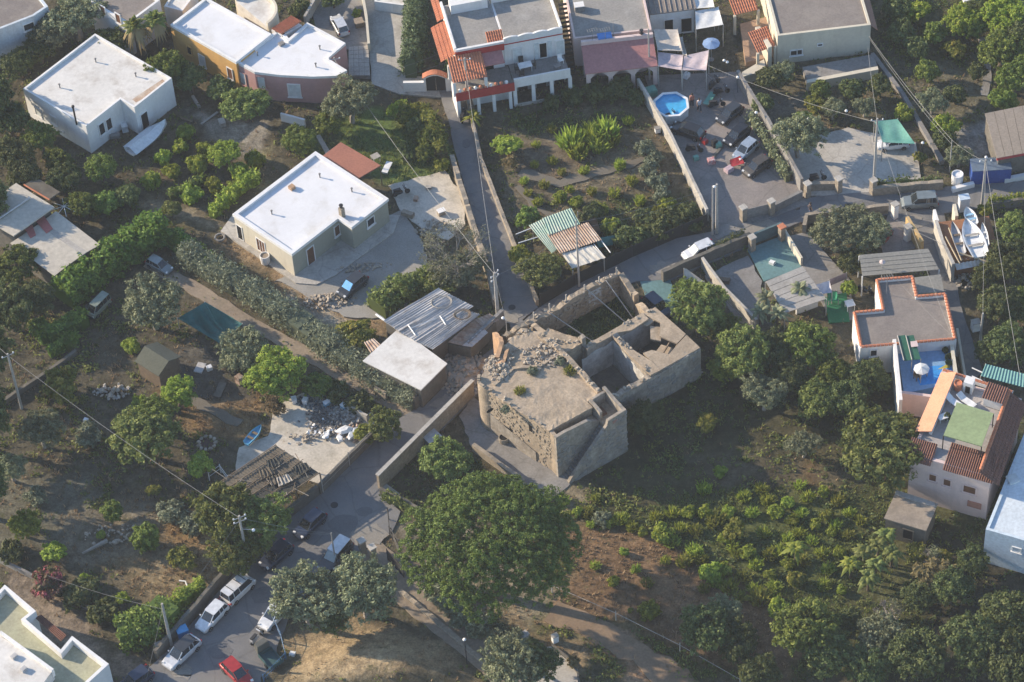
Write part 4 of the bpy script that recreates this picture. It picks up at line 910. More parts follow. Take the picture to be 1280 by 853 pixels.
ob('stair_wall', MB().add(vs_, [tuple(range(n)), tuple(range(2*n-1, n-1, -1))]+[((i+1) % n, i, n+i, n+(i+1) % n) for i in range(n)]), M_RUINP, ruin)
ob('tower_floor', MB().prism([U2(*q) for q in ((4.51, -.82), (6.2, -.82), (6.2, 1.72), (4.51, 1.72))], -.3, 4.3), M_RUIN, ruin)
jagwall('tower_wall', [(6.36, -.82), (6.36, 2.0)], -.3, [5.4, 5.6], .29, M_RUINP, .04); jagwall('tower_wall', [(4.7, .05), (4.7, 1.7)], 4.31, [5.3, 5.4], .28, M_RUINP, .05)
jagwall('niche_wall', [(4.9, 1.58), (6.15, 1.58)], 4.31, [5.5, 5.55], .22, M_RUINP, .04)
ob('niche_hatch', MB().box(U(5.2, .7, 4.42), (.5, .9, .22), RZ), M_DWOOD, ruin)
ob('wall_patch', MB().box(U(5.35, -1.13, 4.75), (.55, .03, .35), RZ), surf('faded_red_paint', (.34, .16, .13), (.42, .33, .29), 2, .9, .1, 8), ruin)
for a, b_ in ((-.35, 2.9), (-1.2, 6.2)): 
    pass
def on_left(frac, z, w, h):           # small openings in the long left wall
    a, b_ = Vector((0, 1.0)), Vector((-1.9, 8.6)); p = a.lerp(b_, frac); d = (b_-a).normalized(); nn = Vector((-d.y, d.x)); p = p+nn*.02
    ob('window_hole', MB().box(U(p.x, p.y, z), (.12, w, h), RZ+math.atan2(d.y, d.x)-math.pi/2), M_DARK, ruin)
on_left(.27, 4.0, .35, .75); on_left(.62, 1.2, .9, 1.8)
ob('plaster_skin', MB().prism([U2(*q) for q in ((-.45, 2.6), (-.52, 2.6), (-1.75, 7.7), (-1.68, 7.7))], -.3, [1.2, 1.2, 2.4, 2.4]), M_RUINP, ruin)
# curved tip with a rendered bowl-like rim
mb = MB()
for k in range(14):
    a0 = 2.2+k*.13; a1 = a0+.13; r0, r1 = 1.45, 1.2; c0 = (-.55, 8.5)
    q = [(c0[0]+r*math.cos(a), c0[1]+r*math.sin(a)) for r, a in ((r0, a0), (r0, a1), (r1, a1), (r1, a0))]
    mb.prism(ccw([U2(*w) for w in q]), -.3, H+.32+.1*math.sin(k))
ob('rounded_wall', mb, M_RUIN, ruin)
# broken earth-coloured wall fragments standing on the roof end
jagwall('wall_fragment', [(1.0, 10.3), (2.1, 11.2), (2.6, 12.2), (3.0, 13.8)], -.3, [H+.3, H+.65, H+.1, 4.2], .4, M_BRICKD, .18)
jagwall('wall_fragment', [(.2, 9.9), (1.2, 9.6), (2.3, 10.6)], H-.2, [H+.1, H+.35, H+.5], .3, M_BRICKD, .12)
jagwall('wall_fragment', [(3.4, 12.9), (4.6, 13.6), (6.4, 13.9)], -.3, [4.4, 3.6, 3.0], .45, M_RUIN, .2)
jagwall('wall_fragment', [(3.2, 11.6), (4.9, 12.3), (5.8, 11.2)], -.3, [4.6, 4.9, 4.6], .45, M_RUIN, .2)
lumpy = [(5.2, 11.0), (6.3, 8.3), (9.0, 8.4), (7.2, 11.6)]
ob('inner_slab', MB().prism([U2(*q) for q in ccw(lumpy)], -.3, 3.9), M_RUIN, ruin); lumpy_roof('slab_top', lumpy, 3.95, .06, M_RUINR)
jagwall('pillar_stub', [(8.5, 8.5), (8.9, 8.5)], -.3, [4.7, 4.8], .45, M_RUINP, .1)
# roofless rooms
WH = 3.5
rooms = [('wall', [(6.1, 2.15), (16.6, 2.15)], [WH-.1, WH+.1], .55), ('wall', [(16.45, 2.4), (16.1, 8.3)], [WH, WH-.1], .5), ('wall', [(16.0, 8.1), (8.6, 8.0)], [WH, WH+.2], .6), ('wall', [(11.5, 2.42), (11.6, 7.7)], [WH+.05, WH+.2], .5)]
for nm, pts, hs, th in rooms: jagwall(nm, pts, -.3, hs, th, M_RUINP, .13)
jagwall('lime_patch', [(8.0, 7.68), (11.3, 7.68)], -.2, [2.9, 3.1], .06, surf('whitish_limewash', (.60, .60, .58), (.40, .38, .35), .7, .95, .3, 5, dirt=(.24, .22, .19), dirt_amt=.7), .1); jagwall('lime_patch', [(11.22, 2.6), (11.3, 7.6)], -.2, [2.9, 3.2], .06, _mats['whitish_limewash'], .1)
jagwall('lime_patch', [(12.0, 7.76), (15.8, 7.8)], -.2, [2.9, 3.1], .06, _mats['whitish_limewash'], .1)
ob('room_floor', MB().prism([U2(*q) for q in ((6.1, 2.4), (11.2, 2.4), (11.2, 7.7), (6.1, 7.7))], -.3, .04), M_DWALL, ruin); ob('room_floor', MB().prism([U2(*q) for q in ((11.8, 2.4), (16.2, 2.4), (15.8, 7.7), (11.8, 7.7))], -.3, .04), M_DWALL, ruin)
# surviving pieces of the broken roof slab
def plate(name, pts, z, th=.18, tilt=0.0, mat=None):
    c = Vector((sum(p[0] for p in pts)/len(pts), sum(p[1] for p in pts)/len(pts)))
    v = [U(p[0], p[1], z+tilt*(p[0]-c.x)+(rnd.random()-.5)*.05) for p in pts]
    return ob(name, MB().slab(v, th), mat or M_RUINR, ruin)
plate('roof_slab', [(13.6, 2.0), (16.6, 2.0), (16.55, 3.9), (15.3, 3.5), (14.0, 3.0)], WH+.22)
plate('roof_slab', [(12.3, 2.0), (13.6, 2.0), (14.0, 3.0), (13.1, 4.3), (12.3, 4.5)], WH+.21); plate('roof_slab', [(15.3, 3.6), (16.55, 4.0), (16.3, 8.2), (15.0, 8.2), (15.6, 6.5), (14.6, 5.2)], WH+.24)
plate('roof_slab', [(13.0, 7.2), (15.0, 7.4), (15.0, 8.3), (8.8, 8.2), (8.8, 7.75), (12.0, 7.7)], WH+.27)
plate('roof_slab', [(12.3, 3.3), (13.9, 3.0), (14.9, 3.7), (14.4, 4.7), (13.1, 4.2)], WH-.35, .16, .12); plate('roof_slab', [(14.5, 4.9), (15.5, 6.3), (14.8, 6.9), (13.9, 5.6)], WH-.1, .16, -.1)
plate('roof_slab', [(11.3, 2.0), (12.3, 1.95), (12.3, 3.2), (11.9, 4.9), (11.3, 7.9), (11.15, 5.0)], WH+.24); plate('roof_slab', [(14.6, 7.0), (15.6, 7.1), (15.4, 7.9), (14.2, 7.7)], WH+.02, .15, .1)
for a, b_ in (((12.0, 2.7, 3.2), (14.9, 4.2, 3.5)), ((13.2, 2.4, 3.3), (15.3, 3.6, 3.45)), ((15.0, 7.6, 3.4), (16.2, 7.0, 3.6))): ob('beam', MB().tube([U(*a), U(*b_)], .09, 5), M_WOOD, ruin)
# overgrown enclosure beside the road
for nm, pts, hs in (('enclosure_wall', [(6.6, 14.2), (9.5, 14.3), (13.5, 14.4), (16.9, 14.4)], [2.7, 2.5, 2.9, 2.6]), ('enclosure_wall', [(16.8, 14.1), (16.6, 11.5)], [2.6, 2.3]), ('enclosure_wall', [(16.5, 11.2), (16.1, 8.5)], [1.6, 2.6]), ('enclosure_wall', [(7.2, 11.7), (7.0, 14.0)], [3.0, 2.6])):
    jagwall(nm, pts, -.3, hs, .5, M_RUIN, .16)
jagwall('lime_patch', [(13.2, 14.12), (14.6, 14.12)], .3, [2.4, 2.5], .05, _mats['whitish_limewash'], .15)
for u in (7.5, 9.2, 11.0, 13.0, 14.6, 16.5): ob('post', MB().box(U(u, 14.35, 3.0), (.1, .1, 1.0), RZ), M_POLE, ruin)
for a, b_ in (((9.0, 14.2, 2.6), (11.5, 9.5, .3)), ((13.2, 14.2, 2.8), (15.0, 9.6, .3)), ((10.0, 8.6, 2.6), (14.5, 10.2, .4)), ((15.2, 14.2, 2.8), (15.6, 10.0, .3))): ob('leaning_cane', MB().tube([U(*a), U(*b_)], .05, 5), M_POLE, ruin)
# exposed masonry: single stones standing proud of the flaked plaster
def stone_face(a, b_, z0, z1, n, mat, seed, out=.03, top=None):
    rr = random.Random(seed); A, Bq = Vector(a), Vector(b_); L = (Bq-A).length; d = (Bq-A).normalized(); nn = Vector((d.y, -d.x)); mb = MB()
    for k in range(n):
        u = rr.random(); zmax = z1 if top is None else top(u); z = z0+(zmax-.2-z0)*rr.random()
        if float(fbm(np.array([u*L*1.0+seed*7]), np.array([z+20.]), 1.6, 55)[0]) < .47: continue
        p = A.lerp(Bq, u)+nn*(out*rr.uniform(-.3, .8)); w = rr.uniform(.14, .42); h = rr.uniform(.1, .26); c = U(p.x, p.y, z); mb.box(c, (w, .1, h), RZ+math.atan2(d.y, d.x)+rr.uniform(-.04, .04), Matrix.Rotation(rr.uniform(-.12, .12), 3, 'Y'))
    return ob('exposed_stones', mb, mat, ruin, kind='stuff')
M_STA = surf('tan_stone', (.46, .38, .28), (.30, .25, .19), 3.0, .95, .4, 6); M_STB = surf('grey_stone', (.33, .31, .28), (.21, .195, .175), 3.0, .95, .4, 6)
stone_face((-1.9, 8.6), (0, 1.0), 0, 5.2, 520, M_STA, 1); stone_face((.05, 0), (4.4, 0), 0, 5.2, 200, M_STB, 2, .02, lambda u: 5.1-.6*u); stone_face((.4, -1.12), (6.4, -1.12), 0, 5, 330, M_STB, 3, .02, lambda u: min(5.3, .3+u*7)); stone_face((6.5, -1), (6.5, 2.0), 0, 5.4, 150, M_STB, 4); stone_face((6.6, 1.88), (16.6, 1.88), 0, 3.4, 420, M_STB, 5); stone_face((16.7, 2.2), (16.35, 8.2), 0, 3.4, 160, M_STB, 6); stone_face((6.7, 13.95), (16.6, 14.1), 0, 2.4, 240, M_STA, 7, -.03)
stone_face((6.1, 1.9), (6.1, 8.1), 3.4, 5.1, 160, M_STA, 8)
# rubble
def rock_mesh(seed, r=.3):
    rr = random.Random(seed); mb = MB(); n = 6; vs = []
    for i, (zz, k) in enumerate(((-.5, .6), (0, 1.0), (.45, .65))):
        for j in range(n): t = 2*math.pi*j/n+rr.random()*.5; q = k*(.75+rr.random()*.5); vs.append((r*q*math.cos(t), r*q*.85*math.sin(t), r*zz+r*.2*rr.random()))
    fs = [(i*n+j, i*n+(j+1) % n, (i+1)*n+(j+1) % n, (i+1)*n+j) for i in range(2) for j in range(n)]+[tuple(range(n-1, -1, -1)), tuple(range(2*n, 3*n))]
    me = bpy.data.meshes.new('stone'); me.from_pydata(vs, [], fs); me.materials.append(M_ROCK if seed % 3 else M_STONEW); return me
ROCKS = [rock_mesh(k) for k in range(6)]
TOPS = []
def crumble(a, b_, z, n, seed, w=.4):
    rr = random.Random(seed)
    for k in range(n):
        u = rr.random(); p = Vector(a).lerp(Vector(b_), u); c = U(p.x+(rr.random()-.5)*w, p.y+(rr.random()-.5)*w, z+rr.uniform(-.02, .1))-ruin.location
        o = bpy.data.objects.new('stone', ROCKS[rr.randrange(6)]); COL.objects.link(o); o.parent = ruin; o.location = c; q = rr.uniform(.3, .75); o.scale = (q, q*rr.uniform(.7, 1.1), q*.7); o.rotation_euler = (rr.random()*.5, rr.random()*.5, rr.random()*6)
for i, (a, b_, z, n) in enumerate((((5.85, 1.9), (5.7, 10.2), 5.5, 26), ((6.3, 2.15), (16.4, 2.15), 3.5, 30), ((11.5, 2.6), (11.6, 7.6), 3.75, 18), ((8.8, 8.0), (16, 8.1), 3.75, 20), ((6.7, 14.3), (16.8, 14.4), 2.7, 34), ((-.4, 8.2), (3.5, 10.5), 5.35, 34), ((-1.6, 8.0), (-.3, 2.0), 5.3, 12), ((3.3, 11.8), (5.8, 12.0), 4.8, 16), ((5.4, 11), (8.8, 8.6), 4.0, 18))): crumble(a, b_, z, n, 30+i)
def rubble(name, label, px, n_big, n_small, spread, hgt, mat=None, zb=0.0, smin=.5, smax=1.5, heap=True):
    c = P(px[0], px[1], zb); t = thing(name, label, 'rubble', c)
    for k in range(n_big):
        o = bpy.data.objects.new('stone', ROCKS[k % 6]); COL.objects.link(o); o.parent = t
        a = rnd.random()*6.28; q = rnd.random()**.6; o.location = (math.cos(a)*q*spread[0], math.sin(a)*q*spread[1], hgt*(1-q)*.8+.08); s = rnd.uniform(smin, smax); o.scale = (s, s*rnd.uniform(.7, 1.2), s*.8); o.rotation_euler = (rnd.random(), rnd.random(), rnd.random()*6)
    mb = MB()
    for k in range(n_small):
        a = rnd.random()*6.28; q = rnd.random()**.5; s = rnd.uniform(.08, .26); mb.box((c.x+math.cos(a)*q*spread[0]*1.2, c.y+math.sin(a)*q*spread[1]*1.2, zb+hgt*(1-q)*rnd.random()+.03), (s, s*rnd.uniform(.6, 1.2), s*.7), rnd.random()*6, Matrix.Rotation(rnd.random()*.8, 3, 'X'))
    if n_small: ob('small_debris', mb, mat or M_ROCK, t, kind='stuff')
    if hgt > .5 and heap:
        ob('heap', MB().lathe([(1.0, -.2), (.75, hgt*.35), (.4, hgt*.62), (.1, hgt*.75)], c, 14, spread[0], spread[1]), mat or M_ROCK, t)
    return t
rubble('rubble_heap', 'heap of fallen stones spilling across the lane by the ruin', (578, 466), 46, 420, (1.9, 2.5), .7)
rubble('rubble_heap', 'big pale boulders beside the rusty sheets', (588, 452), 12, 60, (1.3, 1.6), .3, None, 0, 1.3, 2.4)
rubble('rubble_heap', 'loose stones strewn on top of the ruin roof', (678, 446), 14, 120, (1.5, 1.3), .12, M_ROCK, 5.3, .35, .8)
rubble('rubble_heap', 'pile of broken stone on the rounded tip of the ruin', (624, 462), 40, 300, (1.2, 1.5), .5, M_ROCK, 5.1, .4, 1.0)
rubble('rubble_heap', 'stones fallen inside the roofless room of the ruin', (790, 445), 8, 60, (1.0, 1.0), .2, M_ROCK, 0, .4, 1.0)
rubble('stone_heap', 'pale stones and scrap heaped below the dark parked car', (410, 377), 22, 140, (2.2, .8), .3, M_ROCK, 0, .4, .9)
rubble('stone_heap', 'stones lining the terrace edge of the bungalow', (448, 335), 18, 60, (2.6, .5), .1, M_ROCK, 0, .4, .9)
rubble('stone_heap', 'broken blocks at the corner of the sandy yard', (540, 285), 12, 60, (1.4, .9), .25, M_ROCK, 0, .5, 1.1)
rubble('stone_heap', 'line of stones in the dry plot beside the fallen trunk', (140, 668), 9, 60, (2.0, 1.0), .1, M_ROCK, 0, .4, .8)

# ------------------------------------------------------------------ houses on the right
B = Bld('coping_house', 'house with dark flat roofs edged in orange coping tiles', 'house',
        [(1093, 349), (1143, 345), (1146, 370), (1184, 366), (1194, 424), (1074, 436), (1068, 390), (1104, 386)], 3.4, .35, .22, M_WHITE, M_BROOF)
B.part('coping_tiles', cope_tiles(offset(B.poly, .11), 3.402), M_TILE, kind='stuff')
fr = Face(B.root, B.poly, 3.4); B.win(1092, 441, .7, .9); 
antenna(B, 1108, 368, 2.4)
p = P(1100, 327, 3.2)
t = thing('ribbed_porch_roof', 'grey ribbed porch roof next to the dark tile-edged roof', 'canopy', P(1125, 340))
q = [P(1078, 345, 2.5), P(1174, 337, 2.5), P(1160, 312, 2.7), P(1074, 320, 2.7)]
for k in range(5):
    a, b_, c, d = q[0].lerp(q[3], k/5), q[1].lerp(q[2], k/5), q[1].lerp(q[2], (k+.97)/5), q[0].lerp(q[3], (k+.97)/5)
    ob('roof_sheet', MB().slab([v+Vector((0, 0, .03*k)) for v in (a, b_, c, d)], .05), surf('grey_felt_sheet', (.26, .25, .22), (.21, .205, .185), .4, .9, .05, 5), t)
for v in q: ob('post', MB().tube([(v.x, v.y, -.1), (v.x, v.y, v.z-.06)], .07), M_WHITE, t)
q = [P(1146, 368, 2.3), P(1180, 364, 2.3), P(1176, 343, 2.5), P(1143, 347, 2.5)]
ob('roof_sheet', MB().slab(q, .05), _mats['grey_felt_sheet'], t)
parasol('ball_lamp_post', 'pinkish rooftop lamp dish above the ribbed porch roof', 1103, 327, .28, 3.4, surf('pinkish_dish', (.6, .5, .46), (.5, .4, .38), 2, .8, .02, 4), 8)
# blue patio
t = thing('blue_patio', 'raised patio with blue floor below the tile-edged house', 'patio', P(1155, 455))
q = [(1122, 440), (1188, 430), (1196, 478), (1130, 492)]; PZ = 2.2; poly = ccw(pix(q, PZ)); NO_GRASS.append(poly); ob('patio_floor', MB().prism(poly, -.3, PZ), M_BLUEF, t)
q = [P(1140, 460, PZ), P(1188, 456, PZ), P(1193, 476, PZ), P(1150, 482, PZ)]
ob('painted_floor', MB().prism(ccw([(v.x, v.y) for v in q]), PZ+.002, PZ+.006), surf('strong_blue_floor', (.045, .30, .72), (.04, .26, .64), .6, .7, .03, 4), t)
q = [P(1172, 462, PZ), P(1186, 454, PZ), P(1188, 460, PZ)]; ob('yellow_mark', MB().prism(ccw([(v.x, v.y) for v in q]), PZ+.007, PZ+.011), surf('yellow_paint', (.5, .42, .06), (.45, .36, .05), 1, .7, .03, 4), t)
wall_run('patio_wall', '', [(1118, 424), (1126, 500)], 3.5, .3, M_WHITE, zref=3.5, parent=t); wall_run('patio_wall', '', [(1126, 490), (1172, 496)], 2.7, .3, M_PALEPINK, zref=2.7, parent=t); wall_run('patio_wall', '', [(1189, 426), (1196, 474)], 2.8, .3, M_CREAM, zref=2.8, parent=t)
wall_run('flower_wall', '', [(1150, 430), (1188, 426)], 2.7, .3, M_WHITE, zref=2.7, parent=t)
q = [P(1123, 422, 2.7), P(1133, 421, 2.7), P(1141, 450, 2.5), P(1130, 451, 2.5)]
t2 = thing('green_awning', 'dark green striped awning over the blue patio', 'awning', P(1136, 440))
for k in range(2):
    o = Vector((0, 0, 0)); dx = k*10.5; q = [P(1122+dx, 420, 4.1), P(1131.5+dx, 419, 4.1), P(1141+dx*.95, 450-k*1, 3.8), P(1130+dx*.95, 451-k, 3.8)]
    ob('panel', MB().slab(q, .05), surf('awning_green', (.03, .13, .08), (.025, .11, .07), 1, .7, .03, 4), t2); ob('edge_batten', MB().tube([q[0]+Vector((0, 0, .05)), q[3]+Vector((0, 0, .05))], .05, 5), M_POLE, t2)
for v in q[2:]: ob('post', MB().tube([(v.x, v.y, 2.1), (v.x, v.y, 3.8)], .04), M_POLE, t2)
ob('patch', MB().slab([P(1138, 427, 4.12), P(1146, 426, 4.12), P(1148, 433, 4.06), P(1139, 434, 4.06)], .03), M_PALEPINK, t2)
o = parasol('white_parasol', 'pale octagonal parasol on the blue patio', 1152, 460, .7, 4.2, M_SAILW); 
chair('patio_chair', 'wooden chair under the pale parasol', 'chair', P(1146, 474, PZ), .5, M_WOOD)
table('patio_table', 'small wooden table under the pale octagonal parasol', P(1152, 470, PZ), .4, surf('light_wood', (.45, .32, .17), (.38, .26, .14), 2, .7, .05, 8), .9, .7)
# pink terrace house at the right edge
B = Bld('pink_terrace_house', 'pale pink house with a roof terrace and tiled eaves, right edge', 'house',
        [(1180, 470), (1274, 500), (1240, 597), (1138, 568)], 5.6, .12, .3, M_PALEPINK, surf('terrace_tiles', (.40, .375, .365), (.34, .32, .31), .5, .8, .05, 5), rect=True)
TP = [Vector((*p, 5.6)) for p in B.poly]
cn = centre(B.poly, 5.6)
def tp(u, v, z): 
    a, b_, c, d = P(1180, 470, 5.6), P(1274, 500, 5.6), P(1240, 597, 5.6), P(1138, 568, 5.6)
    w = a.lerp(b_, u).lerp(d.lerp(c, u), v); return Vector((w.x, w.y, z))
def tslab(name, u0, u1, v0, v1, za, zb, mat, tl=False, nw=8, nc=3):
    q = [tp(u0, v0, za), tp(u1, v0, zb), tp(u1, v1, zb), tp(u0, v1, za)]
    if tl: return B.part(name, tile_roof(q[0], q[3], q[2], q[1], nw, nc, mat), mat, kind='stuff')
    return B.part(name, MB().slab(q, .1), mat)
tslab('sloping_cap', -.05, .15, -.02, .74, 5.75, 6.35, M_PTILE); B.part('inner_wall', MB().prism(ccw([tuple(tp(u, v, 0)[:2]) for u, v in ((.11, 0), (.15, 0), (.15, .72), (.11, .72))]), 5.62, 6.2), M_WHITE)
tslab('eave_tiles', -.06, .24, .84, 1.06, 5.35, 5.6, M_DTILE, True, 14, 4) if False else None
q = [tp(-.05, 1.06, 5.45), tp(.27, 1.06, 5.45), tp(.27, .84, 6.0), tp(-.05, .84, 6.0)]; B.part('eave_tiles', tile_roof(q[0], q[1], q[2], q[3], 12, 5), M_DTILE, kind='stuff')
q = [tp(.42, 1.06, 5.45), tp(1.02, 1.06, 5.45), tp(1.02, .78, 6.1), tp(.42, .78, 6.1)]; B.part('eave_tiles', tile_roof(q[0], q[1], q[2], q[3], 22, 6), M_DTILE, kind='stuff')
q = [tp(1.1, 1.05, 5.3), tp(1.1, .0, 5.3), tp(.86, .0, 6.3), tp(.86, 1.05, 6.3)]; B.part('eave_tiles', tile_roof(q[0], q[1], q[2], q[3], 36, 6), M_DTILE, kind='stuff')
B.part('ridge_tiles', cope_tiles([tuple(tp(u, v, 0)[:2]) for u, v in ((.86, .0), (.86, 1.02))], 6.3, False), M_TILE, kind='stuff'); B.part('ridge_tiles', cope_tiles([tuple(tp(u, v, 0)[:2]) for u, v in ((-.03, -.03), (.9, -.03))], 6.0, False), M_TILE, kind='stuff')
B.part('terrace_wall', MB().prism(ccw([tuple(tp(u, v, 0)[:2]) for u, v in ((-.04, -.05), (.9, -.05), (.9, -.01), (-.04, -.01))]), 5.62, 5.99), M_WHITE)
B.part('chimney_block', MB().prism(ccw([tuple(tp(u, v, 0)[:2]) for u, v in ((.6, .02), (.84, .02), (.84, .2), (.6, .2))]), 5.62, 6.6), M_WHITE); q = [tp(.58, .0, 6.6), tp(.86, .0, 6.6), tp(.86, .22, 6.75), tp(.58, .22, 6.75)]; B.part('block_tiles', tile_roof(q[3], q[2], q[1], q[0], 9, 3), M_DTILE, kind='stuff')
B.part('niche', MB().prism(ccw([tuple(tp(u, v, 0)[:2]) for u, v in ((.3, .03), (.42, .03), (.42, .12), (.3, .12))]), 5.62, 6.9), M_WHITE); B.part('niche_opening', MB().prism(ccw([tuple(tp(u, v, 0)[:2]) for u, v in ((.33, .121), (.39, .121), (.39, .125), (.33, .125))]), 5.7, 6.5), M_DARK)
for x, y in ((1166, 597), (1184, 603)): B.win(x, y, .75, .95, M_PALEPINK, M_DWOOD)
B.win(1212, 612, 1.2, 1.0, M_PALEPINK, M_DWOOD); B.win(1218, 631, 1.2, .7, surf('terracotta_awning', (.40, .2, .15), (.34, .17, .12), 1, .8, .03, 5), _mats['terracotta_awning'], sill=False)
t = thing('green_pergola', 'flat pale green canopy on posts on the pink roof terrace', 'canopy', tp(.6, .6, 5.66))
q = [tp(.33, .42, 7.4), tp(.8, .42, 7.4), tp(.8, .84, 7.4), tp(.33, .84, 7.4)]
ob('canopy_roof', MB().slab(q, .1), surf('pale_green_cloth', (.28, .35, .18), (.25, .31, .16), .5, .8, .03, 4), t)
for v in q: ob('post', MB().tube([(v.x, v.y, 5.6), (v.x, v.y, 7.3)], .05), M_IRON, t)
def lounger(label, u, v, rz):
    o = thing('sun_lounger', label, 'sun lounger', tp(u, v, 5.66), rz)
    ob('bed', MB().box((0, -.25, .32), (.6, 1.25, .06)), M_WPLAST, o, local=True); ob('backrest', MB().box((0, .66, .47), (.6, .65, .05), 0, Matrix.Rotation(R(28), 3, 'X')), M_WPLAST, o, local=True)
    for a, b_ in ((-.25, -.8), (.25, -.8), (-.25, .3), (.25, .3)): ob('leg', MB().box((a, b_, .145), (.05, .05, .29)), M_WPLAST, o, local=True)
lounger('white sun lounger nearest the terrace chimney block', .40, .24, .7); lounger('white sun lounger beside the sloping peach cap', .27, .30, .7)
table('terrace_table', 'low white table by the sloping peach cap of the terrace', tp(.2, .52, 5.66), .3, M_WPLAST, .8, .6, .5)
barrel('terracotta_urn', 'big terracotta urn at the terrace corner', 'urn', 1197, 486, .35, .8, M_TILE, None, 5.66)
# neighbouring pale blue house in the corner
B = Bld('pale_blue_house', 'pale blue white house cut off by the lower right edge', 'house', [(1238, 655), (1300, 690), (1352, 540), (1290, 510)], 4.2, .2, .25, surf('pale_blue_plaster', (.55, .64, .70), (.50, .58, .64), .3, .8, .04, 4), surf('blue_white_roof', (.60, .66, .70), (.53, .59, .63), .4, .8, .04, 4))
B.win(1271, 687, .8, .6, pane=M_SHUT); p = P(1266, 600, B.zr); B.part('roof_hatch', MB().box((p.x, p.y, B.zr+.1), (.9, .9, .2), .3), M_SHUT)
t = thing('terrace_lean_to', 'teal green lean-to roof behind the pink terrace house', 'lean-to', P(1255, 475))
q = [P(1226, 470, 3), P(1290, 487, 3), P(1290, 470, 3.2), P(1232, 455, 3.2)]
ob('sheet', MB().corrugated(q[0], q[1], q[2], q[3], 16, .03, .03), surf('teal_sheet', (.13, .29, .28), (.16, .33, .31), .5, .7, .03, 4), t)
for v in q[:1]+q[3:]: ob('post', MB().tube([(v.x, v.y, -.1), (v.x, v.y, v.z)], .05), M_POLE, t)
for dy in (0, 8): ob('rafter_end', MB().tube([P(1215, 460+dy*1.3, 3), P(1228, 466+dy*1.3, 3)], .06), M_WHITE, t)
# sheds
B = Bld('concrete_shed', 'small shed with pale concrete roof below the pink house', 'shed', [(1121, 616), (1168, 632), (1158, 664), (1108, 648)], 2.3, 0, .2, M_DWALL, surf('shed_roof_tan', (.33, .275, .215), (.25, .21, .17), .6, .9, .2, 5, dirt=(.17, .145, .115), dirt_amt=.6))
B.win(1135, 668, 1.0, 1.3, pane=M_DARK, frame=M_DWALL, sill=False); B.part('roof_edge', MB().slab([P(1119, 612, 2.5), P(1168, 628, 2.5), P(1169, 634, 2.5), P(1119, 618, 2.5)], .12), M_FIBRE)
# beige corrugated shelter near the teal court
t = thing('beige_shelter', 'beige ribbed lean-to roof beside the teal courtyard', 'shelter', P(990, 370))
q = [P(957, 352, 2.4), P(1003, 333, 2.4), P(1033, 373, 2.2), P(981, 391, 2.2)]
for k in range(6):
    a, b_, c, d = q[0].lerp(q[3], k/6), q[1].lerp(q[2], k/6), q[1].lerp(q[2], (k+.95)/6), q[0].lerp(q[3], (k+.95)/6)
    ob('roof_sheet', MB().slab([v+Vector((0, 0, -.02*k)) for v in (a, b_, c, d)], .05), M_FIBRE, t)
for v in q: ob('post', MB().tube([(v.x, v.y, -.1), (v.x, v.y, v.z-.1)], .06), M_POLE, t)
a, b_ = P(1033, 378, 0), P(984, 396, 0); ob('low_wall', MB().box(((a.x+b_.x)/2, (a.y+b_.y)/2, .5), ((a-b_).length*.55, .15, 1.4), math.atan2(b_.y-a.y, b_.x-a.x)), M_WHITE, t)
# top-right sheds
t = thing('brown_ribbed_shed', 'brown ribbed shed roof with red fascia at the right edge', 'shed', P(1260, 180))
q = [P(1246, 198, 2.6), P(1300, 188, 2.6), P(1290, 130, 2.9), P(1231, 142, 2.9)]
for k in range(5):
    a, b_, c, d = q[0].lerp(q[1], k/5), q[0].lerp(q[1], (k+.96)/5), q[3].lerp(q[2], (k+.96)/5), q[3].lerp(q[2], k/5)
    ob('roof_sheet', MB().slab([a, b_, c, d], .06), surf('brown_sheet', (.30, .25, .20), (.25, .21, .17), .5, .85, .05, 5), t)
ob('fascia', MB().tube([q[0]+Vector((0, -.08, -.1)), q[1]+Vector((0, -.08, -.1))], .14, 4), M_RED, t); ob('rear_wall', MB().prism(ccw([(v.x*1.0+.15, v.y) for v in q]), -.3, 2.3), M_DWALL, t)
t = box_thing('blue_container', 'bright blue metal container by the roadside, right', 'container', P(1237, 222), (3.6, 1.6, 1.7), -.02, M_BLUE, surf('blue_top', (.10, .14, .2), (.12, .16, .2), .8, .8, .03, 4), 'top_sheet')
for k in range(9): ob('rib', MB().box((-1.7+k*.42, -.82, .85), (.08, .05, 1.6)), M_BLUE, t, local=True)
barrel('round_bin', 'white round tank beside the blue container', 'tank', 1196, 229, .55, 1.2, M_WPLAST)
wall_run('low_white_wall', 'low white wall stub on the verge beside the blue container', [(1190, 240), (1217, 233)], .5, .4, M_WHITE); wall_run('low_white_wall', 'low white wall stub at the right edge of the road', [(1255, 228), (1285, 222)], .5, .4, M_WHITE)
